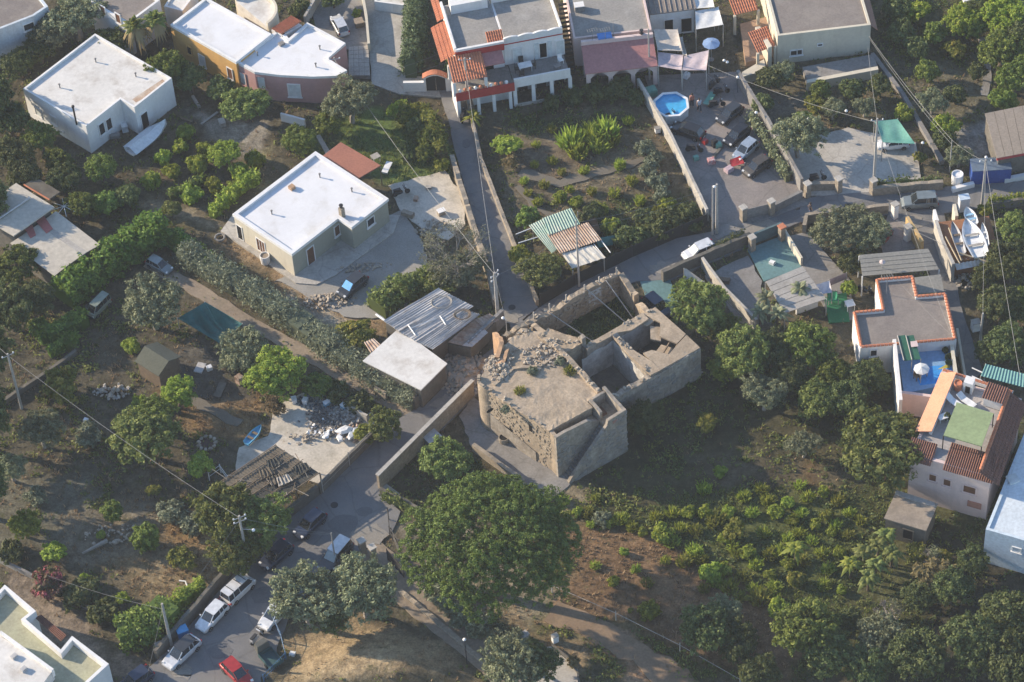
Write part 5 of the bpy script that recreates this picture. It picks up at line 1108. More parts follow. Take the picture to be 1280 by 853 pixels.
# green shed by the netting fence
t = thing('patchwork_shed', 'shed with patched green, rusty and white sheet roof', 'shed', P(712, 315))
def pq(*a): return [P(*v) for v in a]
def sheetpart(px4, z4, waves, mat, amp=.05, name='roof_sheet', jit=.02):
    q = [P(x, y, z) for (x, y), z in zip(px4, z4)]; return ob(name, MB().corrugated(q[0], q[1], q[2], q[3], waves, amp, .03, 4, 3, jit), mat, t)
sheetpart([(678, 273), (714, 260), (725, 280), (686, 294)], [2.0]*4, 12, M_GSHEET); sheetpart([(661, 282), (678, 274), (697, 311), (690, 317)], [1.9]*4, 6, M_GSHEET); sheetpart([(684, 293), (735, 278), (752, 300), (700, 317)], [1.95]*4, 17, M_RUST)
sheetpart([(702, 317), (740, 306), (757, 322), (715, 336)], [1.8]*4, 5, M_TARPW, .03, 'roof_tarp', .06)
for x, y in ((666, 284), (700, 328), (716, 338), (755, 323), (722, 265)): p = P(x, y, 1.8); ob('post', MB().tube([(p.x, p.y, -.1), (p.x, p.y, 1.8)], .06), M_POLE, t)
for a, b_ in (((645, 293, 1.7), (668, 284, 1.8)), ((648, 304, 1.7), (674, 296, 1.8)), ((742, 305, 1.75), (756, 322, 1.75)), ((751, 300, 1.75), (763, 316, 1.75))): ob('rail', MB().tube(pq(a, b_), .05), M_WHITE, t)
q = [P(700, 300, 0), P(745, 285, 0), P(752, 305, 0), P(708, 325, 0)]; ob('shade_block', MB().prism(ccw([(v.x, v.y) for v in q]), -.2, 1.4), M_DARK, t)  # solid dark block standing in for shade under the roof sheets
ob('side_net', MB().slab([P(744, 298, 1.6), P(770, 294, 1.4), P(766, 306, .6), P(748, 310, .8)], .03), surf('teal_net', (.06, .19, .17), (.05, .16, .15), 1, .8, .03, 5), t)
# corrugated hangar and white flat roof
t = thing('corrugated_shed', 'shed under grey corrugated metal sheets beside the road', 'shed', P(540, 400))
sheetpart([(479, 401), (500, 415), (570, 372), (548, 360)], [2.8]*4, 8, M_METAL, .05, jit=.09); sheetpart([(497, 414), (522, 428), (592, 383), (566, 370)], [2.72]*4, 8, M_METAL, .05, jit=.09); sheetpart([(520, 427), (541, 437), (600, 393), (580, 388)], [2.65]*4, 8, M_METAL, .05, jit=.09)
for k, (x, y) in enumerate(((552, 378), (578, 394))):
    p = P(x, y, 2.85); mb = MB()
    for q in range(2 if k == 0 else 3):
        rr = (.85 if k == 0 else .6)+.08*q; mb.tube([(p.x+rr*math.cos(a*.33), p.y+rr*.85*math.sin(a*.33), 2.87+.05*q) for a in range(20)], .035, 4)
    ob('hose_coil', mb, M_WOOD if k else M_FIBRE, t)
for a, b_ in (((510, 406), (519, 419)), ((550, 395), (557, 406)), ((512, 411), (545, 398))): ob('loose_batten', MB().tube([P(*a, 2.85), P(*b_, 2.85)], .05, 4), M_WPLAST, t)
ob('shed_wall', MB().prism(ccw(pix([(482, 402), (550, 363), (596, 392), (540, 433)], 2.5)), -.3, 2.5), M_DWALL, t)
t = thing('rusty_lean_to', 'low lean-to of rusty sheets between corrugated shed and road', 'lean-to', P(600, 415))
for q, mt in (([(560, 428), (592, 400), (606, 406), (578, 432)], M_RUST), ([(592, 400), (612, 392), (624, 400), (604, 410)], M_RUST), ([(578, 432), (604, 410), (610, 416), (590, 434)], M_METAL)): sheetpart(q, [1.9, 1.9, 1.7, 1.7], 5, mt, .04)
ob('shed_wall', MB().prism(ccw(pix([(560, 430), (594, 402), (620, 402), (588, 436)], 1.5)), -.3, 1.5), M_DWALL, t)
B = Bld('white_flat_shed', 'flat white sheet roof shed behind the grey-green hedge', 'shed', [(456, 452), (499, 413), (557, 456), (526, 487)], 2.5, 0, .2, M_DWALL, M_OLDROOF, rect=False)
B.part('roof_edge_board', MB().tube([P(496, 411, 2.6), P(520, 427, 2.6)], .1, 4), M_WHITE); B.part('roof_edge_board', MB().tube([P(470, 393, 2.5), P(512, 422, 2.5)], .12, 4), M_WHITE)
t = B.root; q = [P(x, y, 2.4) for x, y in ((455, 428), (467, 423), (477, 432), (463, 441))]; B.part('rusty_sheet', MB().corrugated(q[0], q[1], q[2], q[3], 4, .05, .03), M_RUST)
# left sheds
t = thing('twin_roof_shed', 'shed with two stepped beige and metal roofs at the left edge', 'shed', P(55, 300))
ob('upper_roof', MB().slab(pq((20, 229, 3.4), (68, 259, 3.4), (17, 295, 3.2), (-34, 266, 3.2)), .12), M_BEIGER, t)
q = [(13, 304), (31, 292), (86, 331), (68, 345)], [(31, 292), (47, 281), (103, 319), (86, 331)], [(47, 281), (53, 277), (109, 315), (103, 319)], [(53, 277), (70, 264), (125, 306), (109, 315)]
for px4, mt in zip(q, (M_BEIGER, M_BEIGER, M_FIBRE, M_BEIGER)): ob('lower_roof_sheet', MB().slab([P(x, y, 2.5) for x, y in px4], .08), mt, t)
ob('red_panel', MB().slab(pq((45, 277, 2.55), (55, 270, 2.55), (66, 286, 2.55), (58, 292, 2.55)), .03), surf('faded_red_sheet', (.4, .13, .12), (.35, .12, .1), 1, .8, .03, 4), t); ob('red_panel', MB().slab(pq((30, 285, 2.55), (40, 280, 2.55), (45, 294, 2.55), (38, 298, 2.55)), .03), _mats['faded_red_sheet'], t)
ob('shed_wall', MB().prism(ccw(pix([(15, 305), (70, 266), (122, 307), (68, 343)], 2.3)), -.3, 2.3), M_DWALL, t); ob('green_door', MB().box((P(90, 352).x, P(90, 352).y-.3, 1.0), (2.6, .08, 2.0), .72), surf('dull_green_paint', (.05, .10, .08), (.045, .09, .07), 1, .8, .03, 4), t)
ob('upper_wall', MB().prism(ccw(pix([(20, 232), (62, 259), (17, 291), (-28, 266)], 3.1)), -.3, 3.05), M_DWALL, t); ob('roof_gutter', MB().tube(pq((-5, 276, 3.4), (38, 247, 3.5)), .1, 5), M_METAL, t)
ob('reed_lean_to', MB().slab(pq((30, 231, 2.9), (46, 222, 2.7), (75, 240, 2.7), (60, 250, 2.9)), .15), M_REED, t); ob('red_edge', MB().tube(pq((30, 231, 3.0), (62, 250, 3.0)), .08, 5), M_TILE, t)
p = P(80, 258, 2.2); t = thing('parasol_frame', 'bare spoked parasol frame beside the twin-roof shed', 'parasol', (p.x, p.y, 0))
ob('pole', MB().tube([(p.x, p.y, -.1), (p.x, p.y, 2.3)], .04), M_POLE, t)
for k in range(8): a = k*.785+.2; ob('spoke', MB().tube([(p.x, p.y, 2.2), (p.x+1.25*math.cos(a), p.y+1.25*math.sin(a), 2.05)], .03, 4), M_WHITE, t)
# small dark gabled shed
t = thing('felt_gable_shed', 'small gabled shed with dark green felt roof in the orchard', 'shed', P(197, 460))
r0, r1 = P(185, 428, 2.7), P(209, 447, 2.7); d = (r1-r0).normalized(); s = Vector((-d.y, d.x, 0)); hw = 1.45
d = (P(226, 446, 2.2)-P(196, 427, 2.2)).normalized(); s = Vector((-d.y, d.x, 0)); c0 = P(181, 438, 2.6); c1 = P(211, 458, 2.6); c0, c1 = P(181, 433, 2.6), P(211, 452, 2.6); d = (c1-c0).normalized(); s = Vector((-d.y, d.x, 0))
mf = surf('green_felt', (.10, .105, .08), (.085, .09, .07), .6, .95, .1, 6)
for sg in (-1, 1): a = [c0+Vector((0, 0, .0)), c1, c1+s*sg*hw-Vector((0, 0, .75)), c0+s*sg*hw-Vector((0, 0, .75))]; ob('roof_slope', MB().slab([v+Vector((0, 0, .06)) for v in (a if sg < 0 else a[::-1])], .06), mf, t)
cc = [c0+s*(-hw+.2)+d*.15, c1+s*(-hw+.2)-d*.15, c1+s*(hw-.2)-d*.15, c0+s*(hw-.2)+d*.15]; poly = ccw([(v.x, v.y) for v in cc])
ob('wall', MB().prism(poly, -.3, 1.85), M_WOOD, t)
for ce in (c0+d*.16, c1-d*.16): ob('gable', MB().add([ce+s*(hw-.2)-Vector((0, 0, .76)), ce-s*(hw-.2)-Vector((0, 0, .76)), ce-Vector((0, 0, .05)), ce+s*(hw-.2)-Vector((0, 0, .76))+d*.04, ce-s*(hw-.2)-Vector((0, 0, .76))+d*.04, ce-Vector((0, 0, .05))+d*.04], [(0, 1, 2), (5, 4, 3), (0, 3, 4, 1), (1, 4, 5, 2), (2, 5, 3, 0)]), M_WOOD, t)
# teal tarpaulin over a frame
o = sail('tarpaulin_shelter', 'dark teal tarpaulin sagging over a low frame', [(222, 398), (256, 378), (303, 405), (276, 430)], [1.3, 2.0, 1.6, 1.2], M_TEAL, .7, cat='tarpaulin')
for a, b_ in (((256, 378, 1.95), (270, 404, 1.9)), ((270, 404, 1.9), (288, 422, 1.5)), ((256, 378, 1.95), (292, 399, 1.8))): ob('ridge_pole', MB().tube(pq(a, b_), .05, 5), M_TEAL, o)
# reed pergola at the lower left yard
t = thing('reed_pergola', 'pergola roofed with reed mats and shade net by the road', 'pergola', P(335, 610))
q = [P(276, 603, 2.5), P(345, 557, 2.5), P(400, 592, 2.5), P(340, 632, 2.5)]
for k in range(5):
    a, b_, c, d = q[0].lerp(q[3], k/5), q[1].lerp(q[2], k/5), q[1].lerp(q[2], (k+.94)/5), q[0].lerp(q[3], (k+.94)/5)
    ob('roof_mat', MB().corrugated(a, b_, c, d, 22, .025, .05, 3, 1, .05), M_REED if k < 3 else surf('dark_shade_net', (.06, .062, .055), (.05, .052, .048), 1, .95, .1, 8), t)
for k in range(6): ob('roof_pole', MB().tube([q[0].lerp(q[3], k/5)+Vector((0, 0, .1)), q[1].lerp(q[2], k/5)+Vector((0, 0, .1))], .05, 5), M_WOOD, t)
for a, b_ in ((0, 0), (.5, 0), (1, 0), (0, 1), (.5, 1), (1, 1)): v = q[0].lerp(q[1], a).lerp(q[3].lerp(q[2], a), b_); ob('post', MB().tube([(v.x, v.y, -.1), (v.x, v.y, 2.45)], .07), M_WOOD, t)
# bottom-left house
B = Bld('corner_house', 'white house with pale green terraces, lower left corner', 'house', [(6, 731), (45, 764), (32, 774), (76, 812), (90, 795), (136, 830), (60, 900), (-60, 800)], 4.0, .75, .28, M_WHITE, surf('pale_green_floor', (.40, .40, .27), (.35, .34, .24), .4, .85, .08, 5, dirt=(.25, .23, .16), dirt_amt=.6), rect=False)
q = [P(43, 772, 3.2), P(52, 769, 3.2), P(83, 794, 3.2), P(76, 802, 3.2)]
B.part('small_tile_roof', tile_roof(q[2], q[3], q[0], q[1], 5, 6), M_DTILE, kind='stuff')
B.part('upper_block', MB().prism(ccw(pix([(-70, 800), (0, 795), (66, 838), (20, 900), (-90, 870)], 4.6)), 3.4, 4.6), M_OLDROOF); 
for a, b_ in (((0, 790), (66, 838)),): va, vb = P(*a, 4.8), P(*b_, 4.8); B.part('upper_parapet', MB().box(((va.x+vb.x)/2, (va.y+vb.y)/2, 4.4), ((va-vb).length, .25, .9), math.atan2(vb.y-va.y, vb.x-va.x)), M_WHITE)
for x, y in ((18, 822), (30, 838)): p = P(x, y, 4.6); B.part('roof_vent', MB().box((p.x, p.y, 4.75), (.5, .35, .3), .8), M_METAL)
# top-left buildings
B = Bld('blue_white_house', 'bluish white house with a brown roof terrace, upper left corner', 'house', [(-30, 48), (42, 20), (60, 8), (30, -30), (-60, 0)], 4.4, .4, .25, surf('bluish_plaster', (.55, .60, .64), (.48, .53, .57), .3, .8, .05, 4, dirt=(.36, .36, .36), dirt_amt=.4, streak=True), M_BROOF, rect=False)
B.win(36, 33, 1.2, .9, M_WHITE); B.win(46, 46, .8, 1.2, M_WHITE); B.win(58, 20, .9, .7, M_WHITE, sill=False); B.part('red_cornice', MB().tube([P(-30, 52, 3.8), P(42, 24, 3.8)], .12, 5), M_PROOF)
B = Bld('white_row_house', 'white house with small dark windows at the upper edge', 'house', [(112, 2), (160, 30), (200, 0), (150, -30)], 4.0, .3, .25, M_WHITE, M_BROOF, rect=False); B.win(129, 13, .8, 1.2, M_WHITE, M_DWOOD); B.win(148, 23, .8, 1.3, M_WHITE, M_DWOOD)
B = Bld('tiled_outhouse', 'white outhouse behind the ochre house at the upper edge', 'house', [(205, 8), (228, 14), (246, -10), (224, -20)], 2.6, .2, .2, M_WHITE, M_OLDROOF, rect=False)
B = Bld('lane_end_house', 'white house front closing the sandy lane at the upper edge', 'house', [(468, 2), (513, 8), (516, -40), (472, -40)], 1.2, .2, .2, M_WHITE, M_OLDROOF, rect=False)
B = Bld('white_wall_block', 'white wall block at the upper right edge among trees', 'wall', [(1205, 2), (1240, -4), (1238, -24), (1204, -18)], 1.4, .1, .2, M_WHITE, M_OLDROOF, rect=False)
# ------------------------------------------------------------------ walls, fences, gates
wall_run('road_wall', 'tall rendered wall with pale coping along the road below the ruin', [(474, 612), (531, 555), (592, 494)], 1.9, .26, M_RUIN, cope=M_CONC)
wall_run('road_wall', 'low dark wall and fence edging the rubbish yard', [(400, 618), (470, 548), (486, 536)], 1.3, .25, M_DWALL, .05)
wall_run('road_wall', 'old retaining wall under the white flat shed', [(518, 512), (556, 478)], 1.6, .3, M_DWALL, .08)
wall_run('road_wall', 'grey rendered wall beside the rusty lean-to', [(586, 446), (622, 412), (630, 404)], 1.9, .3, M_CONC2)
wall_run('orchard_wall', 'dark retaining wall along the road behind the parked white cars', [(196, 824), (248, 764), (300, 702), (345, 660), (398, 618)], 1.2, .3, M_DWALL, .06)
wall_run('lane_wall', 'rough drystone wall on the west side of the narrow road', [(566, 205), (578, 245), (590, 282), (612, 350), (620, 385)], 1.1, .45, M_STONEW, .16, step=.4)
wall_run('lane_wall', 'low stone kerb wall on the field side of the narrow road', [(584, 128), (602, 205), (640, 303), (672, 382)], .7, .3, M_STONEW, .08)
wall_run('field_wall', 'long pale block wall between the field and the pool yard', [(798, 112), (838, 180), (884, 276)], 1.5, .25, M_CONC, .03)
wall_run('yard_wall', 'tall block wall on the garden side of the pool yard', [(922, 104), (960, 165), (1002, 240)], 1.7, .3, M_CONC2, .03)
wall_run('lane_wall', 'plastered wall along the sandy lane at the silver car', [(452, -10), (459, 30), (462, 65)], 1.1, .25, M_CREAM)
wall_run('yard_wall', 'white wall beside the parked silver car court', [(382, 32), (405, -8)], 1.2, .25, M_CONC)
wall_run('roadside_wall', 'stone wall below the olive tree along the road bend', [(1005, 292), (1008, 278), (1040, 274), (1110, 266)], 1.1, .35, M_STONEW, .06)
wall_run('roadside_wall', 'stone wall in front of the pale parking court', [(1090, 244), (1150, 238), (1178, 236)], 1.0, .4, M_STONEW, .06)
wall_run('roadside_wall', 'short planted wall beside the pool yard gate', [(1004, 238), (1050, 236)], .9, .4, M_STONEW, .06)
wall_run('roadside_wall', 'weathered wall beside the white hatchback', [(828, 352), (862, 336), (938, 304)], 1.3, .35, M_DWALL, .05)
wall_run('court_wall', 'long slanting pale wall running to the dark tree', [(878, 334), (906, 372), (946, 412)], 1.3, .25, M_CONC)
wall_run('court_wall', 'dark teal wall on the far side of the teal courtyard', [(936, 306), (976, 290)], 1.2, .2, surf('teal_wall', (.10, .16, .17), (.09, .14, .15), .6, .85, .03, 5))
wall_run('court_wall', 'low wall between teal courtyard and clothes line', [(978, 292), (1002, 332)], 1.0, .2, M_CREAM)
wall_run('lane_wall', 'yellowish wall wedge beside the east lane', [(1133, 287), (1152, 318)], 1.7, .3, surf('ochre_wall', (.55, .38, .17), (.48, .33, .15), .6, .85, .03, 5))
wall_run('lane_wall', 'low cream wall edging the east lane by the blue patio', [(1196, 418), (1206, 478)], .8, .2, M_CREAM)
wall_run('path_wall', 'low stone kerb along the north garden lane', [(1090, 70), (1128, 120), (1178, 205)], .4, .4, M_CONC2, .04)
wall_run('path_wall', 'low dry wall at the edge of the bare courtyard', [(592, 562), (620, 582), (655, 606)], .7, .35, M_STONEW, .1)
wall_run('path_wall', 'low rendered wall below the umbrella pine corner', [(476, 618), (510, 634), (530, 648)], .9, .25, M_DWALL, .08)
wall_run('garden_wall', 'thin pale wall curving behind the pink flowers', [(-10, 697), (40, 722), (140, 778)], .5, .2, M_CONC2, .04)
wall_run('garden_wall', 'white low wall panel below the pink house', [(352, 150), (382, 158)], .9, .2, M_WHITE)
wall_run('garden_wall', 'old stone wall at the end of the dirt path', [(470, 492), (484, 500)], .9, .3, M_STONEW, .06)
wall_run('orchard_wall', 'long low wall crossing the dark orchard, upper left', [(0, 508), (60, 468), (96, 442)], .5, .3, M_DWALL, .05)
wall_run('garden_wall', 'broken pale wall slab beside the rubbish heap', [(434, 512), (460, 528)], .9, .2, M_CONC, .1)
wall_run('dry_wall', 'fieldstone kerb beside the lower path', [(500, 740), (560, 790), (640, 860)], .3, .4, M_STONEW, .1)
wall_run('curved_kerb', 'dark curved kerb around the pale path end', [(690, 808), (708, 822), (722, 842), (726, 870)], .25, .15, M_DWALL)
def pillar(name, label, x, y, w, h, mat, cap=None, group=None):
    p = P(x, y); o = thing(name, label, 'pillar', p, .5, group)
    ob('shaft', MB().box((0, 0, h/2-.15), (w, w, h+.3)), mat, o, local=True); ob('cap', MB().box((0, 0, h+.06), (w+.14, w+.14, .12)), cap or M_CONC, o, local=True); return o
for x, y, lb in ((977, 300, 'brick gate pillar at the teal courtyard corner'), (940, 313, 'stone gate pillar at the end of the weathered wall'), (1118, 272, 'white gate pillar below the olive tree'), (1134, 300, 'white pillar beside the yellowish wall'), (929, 276, 'grey pillar of the pool yard gate, field side'), (964, 268, 'grey pillar of the pool yard gate, garden side'), (1009, 246, 'stone pillar at the planted wall end'), (1048, 240, 'stone pillar next to the pale court entrance'), (1091, 242, 'stone pillar with round top by the concrete pole'), (454, 692, 'stone gate pillar beside the parked estate car'), (425, 728, 'stone gate pillar under the two olive trees'), (467, 700, 'low square pillar by the lower path')):
    br = 'brick' in lb; pillar('gate_pillar', lb, x, y, .5, 1.7, M_WHITE if 'white' in lb else M_STONEW, M_TILE if br else None)
def fence(name, label, px, h, gap, mat, rails=2, bars=.0, cat='fence', group=None, solid=None, base=0.0):
    pts = [P(x, y) for x, y in px]; o = thing(name, label, cat, pts[0], 0, group)
    for i in range(len(pts)-1):
        a, b_ = pts[i], pts[i+1]; L = (b_-a).length; k = max(1, int(L/gap)); d = (b_-a).normalized()
        for j in range(k+(1 if i == len(pts)-2 else 0)):
            q = a.lerp(b_, j/k); ob('post', MB().tube([(q.x, q.y, -.2+base), (q.x, q.y, h+base)], .05, 5), mat, o)
        for r_ in range(rails): z = base+h*(r_+1)/(rails+.3); ob('rail', MB().tube([(a.x, a.y, z), (b_.x, b_.y, z)], .025, 4), mat, o)
        if bars:
            mb = MB(); n = int(L/bars)
            for j in range(n): q = a.lerp(b_, (j+.5)/n); mb.tube([(q.x, q.y, .1+base), (q.x, q.y, h*.95+base)], .015, 4)
            ob('bars', mb, mat, o, kind='stuff')
        if solid is not None:
            s = Vector((-d.y, d.x, 0))*.02; ob('screen', MB().prism([(v.x, v.y) for v in (a+s, b_+s, b_-s, a-s)], .02+base, h*.93+base), solid, o)
    return o
M_NETD = surf('black_shade_net', (.022, .022, .023), (.03, .03, .03), 1.5, .95, .1, 9)
fence('netting_fence', 'dark shade-net fence below the patchwork shed', [(676, 382), (720, 357), (790, 322), (884, 282)], 1.6, 2.2, M_IRON, 1, solid=M_NETD)
wall_run('roadside_wall', 'low wall joining the pool yard gate and tall block wall', [(966, 266), (1002, 248)], 1.0, .3, M_CONC2)
fence('iron_gate', 'pale sliding gate of the pool yard', [(930, 275), (963, 267)], 1.4, 2.6, M_POLE, 2, .18, 'gate', solid=surf('gate_sheet', (.30, .28, .26), (.26, .245, .23), 1, .7, .03, 5))
fence('wire_fence', 'sagging wire fence above the road wall of the rubbish yard', [(404, 616), (470, 550)], 1.9, 2.5, M_POLE, 2)
fence('path_fence', 'thin post fence along the pine side of the lower path', [(490, 672), (506, 712), (560, 752), (625, 805)], 1.3, 2.0, M_IRON, 2)
fence('path_fence', 'blue railing round the parked three-wheeler', [(340, 775), (352, 800), (358, 825), (330, 853)], 1.1, 1.4, plain('blue_rail', (.06, .15, .28), .5), 2, .2)
fence('path_fence', 'dark railing between the two olive gate pillars', [(362, 765), (400, 735), (425, 728)], 1.1, 1.6, plain('dark_blue_rail', (.06, .09, .12), .5), 2, .2)
fence('path_fence', 'blue grey railing between the stone gate pillars', [(425, 728), (454, 694)], 1.2, 1.4, _mats['dark_blue_rail'], 2, .2)
fence('path_fence', 'field posts with wire beside the reddish track', [(690, 740), (770, 775), (850, 815), (925, 858)], 1.2, 3.5, M_POLE, 1)
fence('path_fence', 'white pipe fence in front of the pergola yard', [(262, 600), (276, 590), (286, 604)], 1.0, 1.0, M_WHITE, 2)
fence('iron_gate', 'dark iron gate leaf standing at the lower path entrance', [(486, 650), (488, 672), (500, 690)], 1.6, 1.2, M_IRON, 2, .15, 'gate', solid=None)
fence('iron_gate', 'dark open gate leaves beside the low square pillar', [(485, 700), (505, 722)], 1.5, 1.4, M_IRON, 2, .15, 'gate', solid=M_NETD)
# arched gate at the head of the narrow road
t = thing('arched_gateway', 'white arched gateway with tile top and dark gate', 'gate', P(543, 112))
a, b_ = P(505, 114), P(570, 113); d = (b_-a).normalized(); L = (b_-a).length; n_ = Vector((-d.y, d.x, 0)); rz = math.atan2(d.y, d.x)
def aw(u0, u1, z0, z1, nm, mt, th=.3, off=0.0, p=None): c = a+d*(u0+u1)/2+n_*off; return ob(nm, MB().box((c.x, c.y, (z0+z1)/2), (u1-u0, th, z1-z0), rz), mt, p or t)
aw(0, 2.0, -.2, 1.2, 'side_wall', M_WHITE); aw(4.3, L, -.2, 1.5, 'side_wall', M_WHITE); aw(2.0, 2.2, -.2, 1.6, 'jamb', M_WHITE, .35); aw(4.1, 4.3, -.2, 1.6, 'jamb', M_WHITE, .35)
S = 10; mb = MB(); mt = MB()
for k in range(S):
    u0, u1 = 2.0+2.3*k/S, 2.0+2.3*(k+1)/S; z0 = 1.6+.5*math.sin(math.pi*k/S); z1 = 1.6+.5*math.sin(math.pi*(k+1)/S)
    q = [a+d*u0-n_*.17, a+d*u1-n_*.17, a+d*u1+n_*.17, a+d*u0+n_*.17]; mb.prism([(v.x, v.y) for v in q], [z0-.0, z1-.0, z1, z0], [z0+.3, z1+.3, z1+.3, z0+.3])
    q = [a+d*(u0-.1)-n_*.3+Vector((0, 0, z0+.31)), a+d*u1-n_*.3+Vector((0, 0, z1+.31)), a+d*u1+n_*.3+Vector((0, 0, z1+.4)), a+d*(u0-.1)+n_*.3+Vector((0, 0, z0+.4))]; mt.slab(q, .06)
ob('arch', mb, M_WHITE, t); ob('arch_tiles', mt, M_TILE, t)
aw(2.21, 3.14, .02, 1.95, 'gate_leaf', M_IRON, .06); aw(3.16, 4.09, .02, 1.95, 'gate_leaf', M_IRON, .06)

# ------------------------------------------------------------------ poles, lamps, cables
POLES = {}
def pole(key, label, x, y, h, r=.13, arms=0, lamp=None, mat=None, rz=0.0, cat='utility pole', name='utility_pole'):
    p = P(x, y); t = thing(name, label, cat, p); POLES[key] = Vector((p.x, p.y, h))
    ob('shaft', MB().tube([(p.x, p.y, -.3), (p.x, p.y, h)], [r, r*.6], 8), mat or M_POLE, t)
    for k in range(arms):
        z = h-.25-.5*k; d = Vector((math.cos(rz), math.sin(rz), 0))*.6; ar = ob('crossarm', MB().tube([p+Vector((0, 0, z))-d, p+Vector((0, 0, z))+d], .045, 4), M_METAL, t)
        for s in (-1, 1): ob('insulator', MB().lathe([(.06, 0), (.08, .08), (.03, .16)], p+Vector((0, 0, z+.05))+d*s*.85, 6), M_WPLAST, ar)
    if lamp is not None:
        dx, dy, lz = lamp; q = p+Vector((dx, dy, lz)); ob('lamp_arm', MB().tube([p+Vector((0, 0, lz-.15)), q], .035, 5), M_METAL, t)
        ob('lamp_head', MB().lathe([(.04, .08), (.13, .02), (.155, -.06), (.08, -.12)], q, 10), M_LAMP, t)
    return t
pole('left', 'leaning grey pole standing in the orchard at the left edge', 27, 510, 7.2, .14, 1, None, None, .5)
pole('mid', 'concrete pole with street lamp above the big-leaved roadside tree', 311, 710, 7.0, .15, 2, (1.0, -.3, 5.4), None, .4)
pole('low', 'thick pole beside the rounded hedge and silver car', 214, 806, 5.6, .16)
pole('thin', 'slim pole with cable beside the stone gate pillars', 420, 706, 4.3, .08)
pole('junction', 'stout double pole where the narrow road meets the corrugated shed', 623, 402, 6.4, .2, 2, None, None, .9)
pole('jlamp', 'thin lamp post with white globe beside the junction pole', 636, 446, 5.0, .05, 0, (-.25, .2, 4.95))
pole('shed', 'grey pole in front of the patchwork shed', 724, 358, 8.5, .11, 0)
pole('twin1', 'slim twin pole with white lamp at the field corner', 891, 294, 6.4, .1, 0, (0.15, -.1, 6.4)); pole('twin2', 'stouter twin pole beside the lamp at the field corner', 896, 292, 6.4, .16)
pole('court', 'tall concrete pole at the entrance of the pale court', 1092, 236, 9.0, .15, 1)
pole('top', 'concrete pole in front of the red balconies', 586, 136, 6.6, .16, 1)
pole('pinkh', 'slim pole in front of the pink house end', 422, 106, 3.6, .1, 1)
pole('east', 'grey pole on the road by the boats', 1227, 258, 6.0, .13, 1)
pole('east2', 'pale pole with meter box by the east lane', 1225, 430, 4.0, .14)
pole('grove', 'thin wooden pole at the north garden lane', 1187, 214, 4.0, .07)
pole('path', 'small lamp post beside the lower path', 584, 832, 3.6, .06, 0, (0, 0, 3.6), M_IRON, cat='lamp post', name='lamp_post')
pole('arcade', 'white downpipe pole beside the pink lean-to roof', 812, 100, 6.6, .1)
for k, (x, y, lb) in enumerate(((905, 95, 'white globe lamp beside the scooters'), (909, 97, 'second globe lamp beside the scooters'), (945, 160, 'white globe lamp over the dark hatchbacks'), (1010, 168, 'globe lamp in front of the olive brown tree'), (1057, 158, 'globe lamp beyond the pale court'), (1152, 198, 'globe lamp right of the green shade net'), (922, 116, 'globe lamp on the tall block wall'), (1231, 216, 'globe lamp in front of the blue container'))):
    pole('g%d' % k, lb, x, y, 2.0, .03, 0, (0, 0, 2.05), M_IRON, cat='lamp post', name='lamp_post')
def cable(label, pts, sag=.5, r=.03, mat=None):
    mb = MB(); q = []
    for i in range(len(pts)-1):
        a, b_ = pts[i], pts[i+1]; N = 10
        for k in range(N+(1 if i == len(pts)-2 else 0)): u = k/N; v = a.lerp(b_, u); q.append(v-Vector((0, 0, sag*4*u*(1-u))))
    mb.tube(q, r*.36, 4); return tag(ob('overhead_cable', mb, mat or M_WIRE), label, 'cable')
Z = lambda x, y, z: P(x, y, z)
PT = POLES; dz = Vector((0, 0, -.25))
cable('thick cable from the pink house pole to the junction pole', [PT['pinkh']+dz, PT['junction']+dz], .7, .05)
cable('double cable along the narrow road to the junction pole', [PT['top']+dz, PT['junction']+dz], .6, .05)
cable('cable from the junction pole to the globe lamp post', [PT['junction']+dz, PT['jlamp']+dz], .2, .03)
cable('cable from the patchwork shed pole to the twin poles', [PT['shed']+dz, PT['twin2']+dz], .4, .035); cable('lower cable from the shed pole to the twin poles', [PT['shed']+dz*4, PT['twin1']+dz*3], .5, .03)
cable('cable across the field from the junction pole to the shed pole', [PT['junction']+dz*2, PT['shed']+dz*2], .5, .03)
cable('long cable from the left orchard pole to the roadside lamp pole', [PT['left']+dz, PT['mid']+dz], .6, .045)
cable('cable from the roadside lamp pole to the slim gate pole', [PT['mid']+dz, PT['thin']+dz*.5], .2, .04); cable('slack cable from the lamp arm to the slim gate pole', [PT['mid']+dz*6, PT['thin']+dz], .1, .03)
cable('cable from the roadside lamp pole down into the dry plot', [PT['mid']+dz*2, Z(236, 736, .4)], .1, .035); cable('guy wire of the thick pole by the rounded hedge', [PT['low']+dz*2, Z(180, 862, .2)], .05, .03)
cable('cable leaving the orchard pole at the left edge', [PT['left']+dz, Z(-40, 395, 6)], .2, .04); cable('cable from the pink flowers to the thick hedge pole', [Z(60, 720, 2.5), PT['low']+dz*3], .3, .03)
cable('cable from the cream house to the pale court pole', [Z(1085, 60, 3.2), PT['court']+dz], .4, .045); cable('cable from the court pole over the garden to the scooters', [PT['court']+dz*2, Z(885, 82, 3.0)], .5, .045)
cable('twin cable from the cream house along the north lane', [Z(1086, 45, 3.2), PT['grove']], .4, .05); cable('second twin cable along the north lane', [Z(1088, 50, 3.0), PT['grove']+dz*2], .5, .04); cable('cable from the court pole to the coping house roof', [PT['court']+dz*3, Z(1190, 420, 3.9)], .7, .035)
cable('cable crossing the bend from the grove pole to the lane pole', [PT['grove'], PT['east']+dz], .2, .035); cable('cable down the east lane to the pale meter pole', [PT['east']+dz, PT['east2']+dz*.3], .3, .04); cable('cable running off from the lane pole over the dark trees', [PT['east']+dz, Z(1275, 470, 4)], .3, .05)
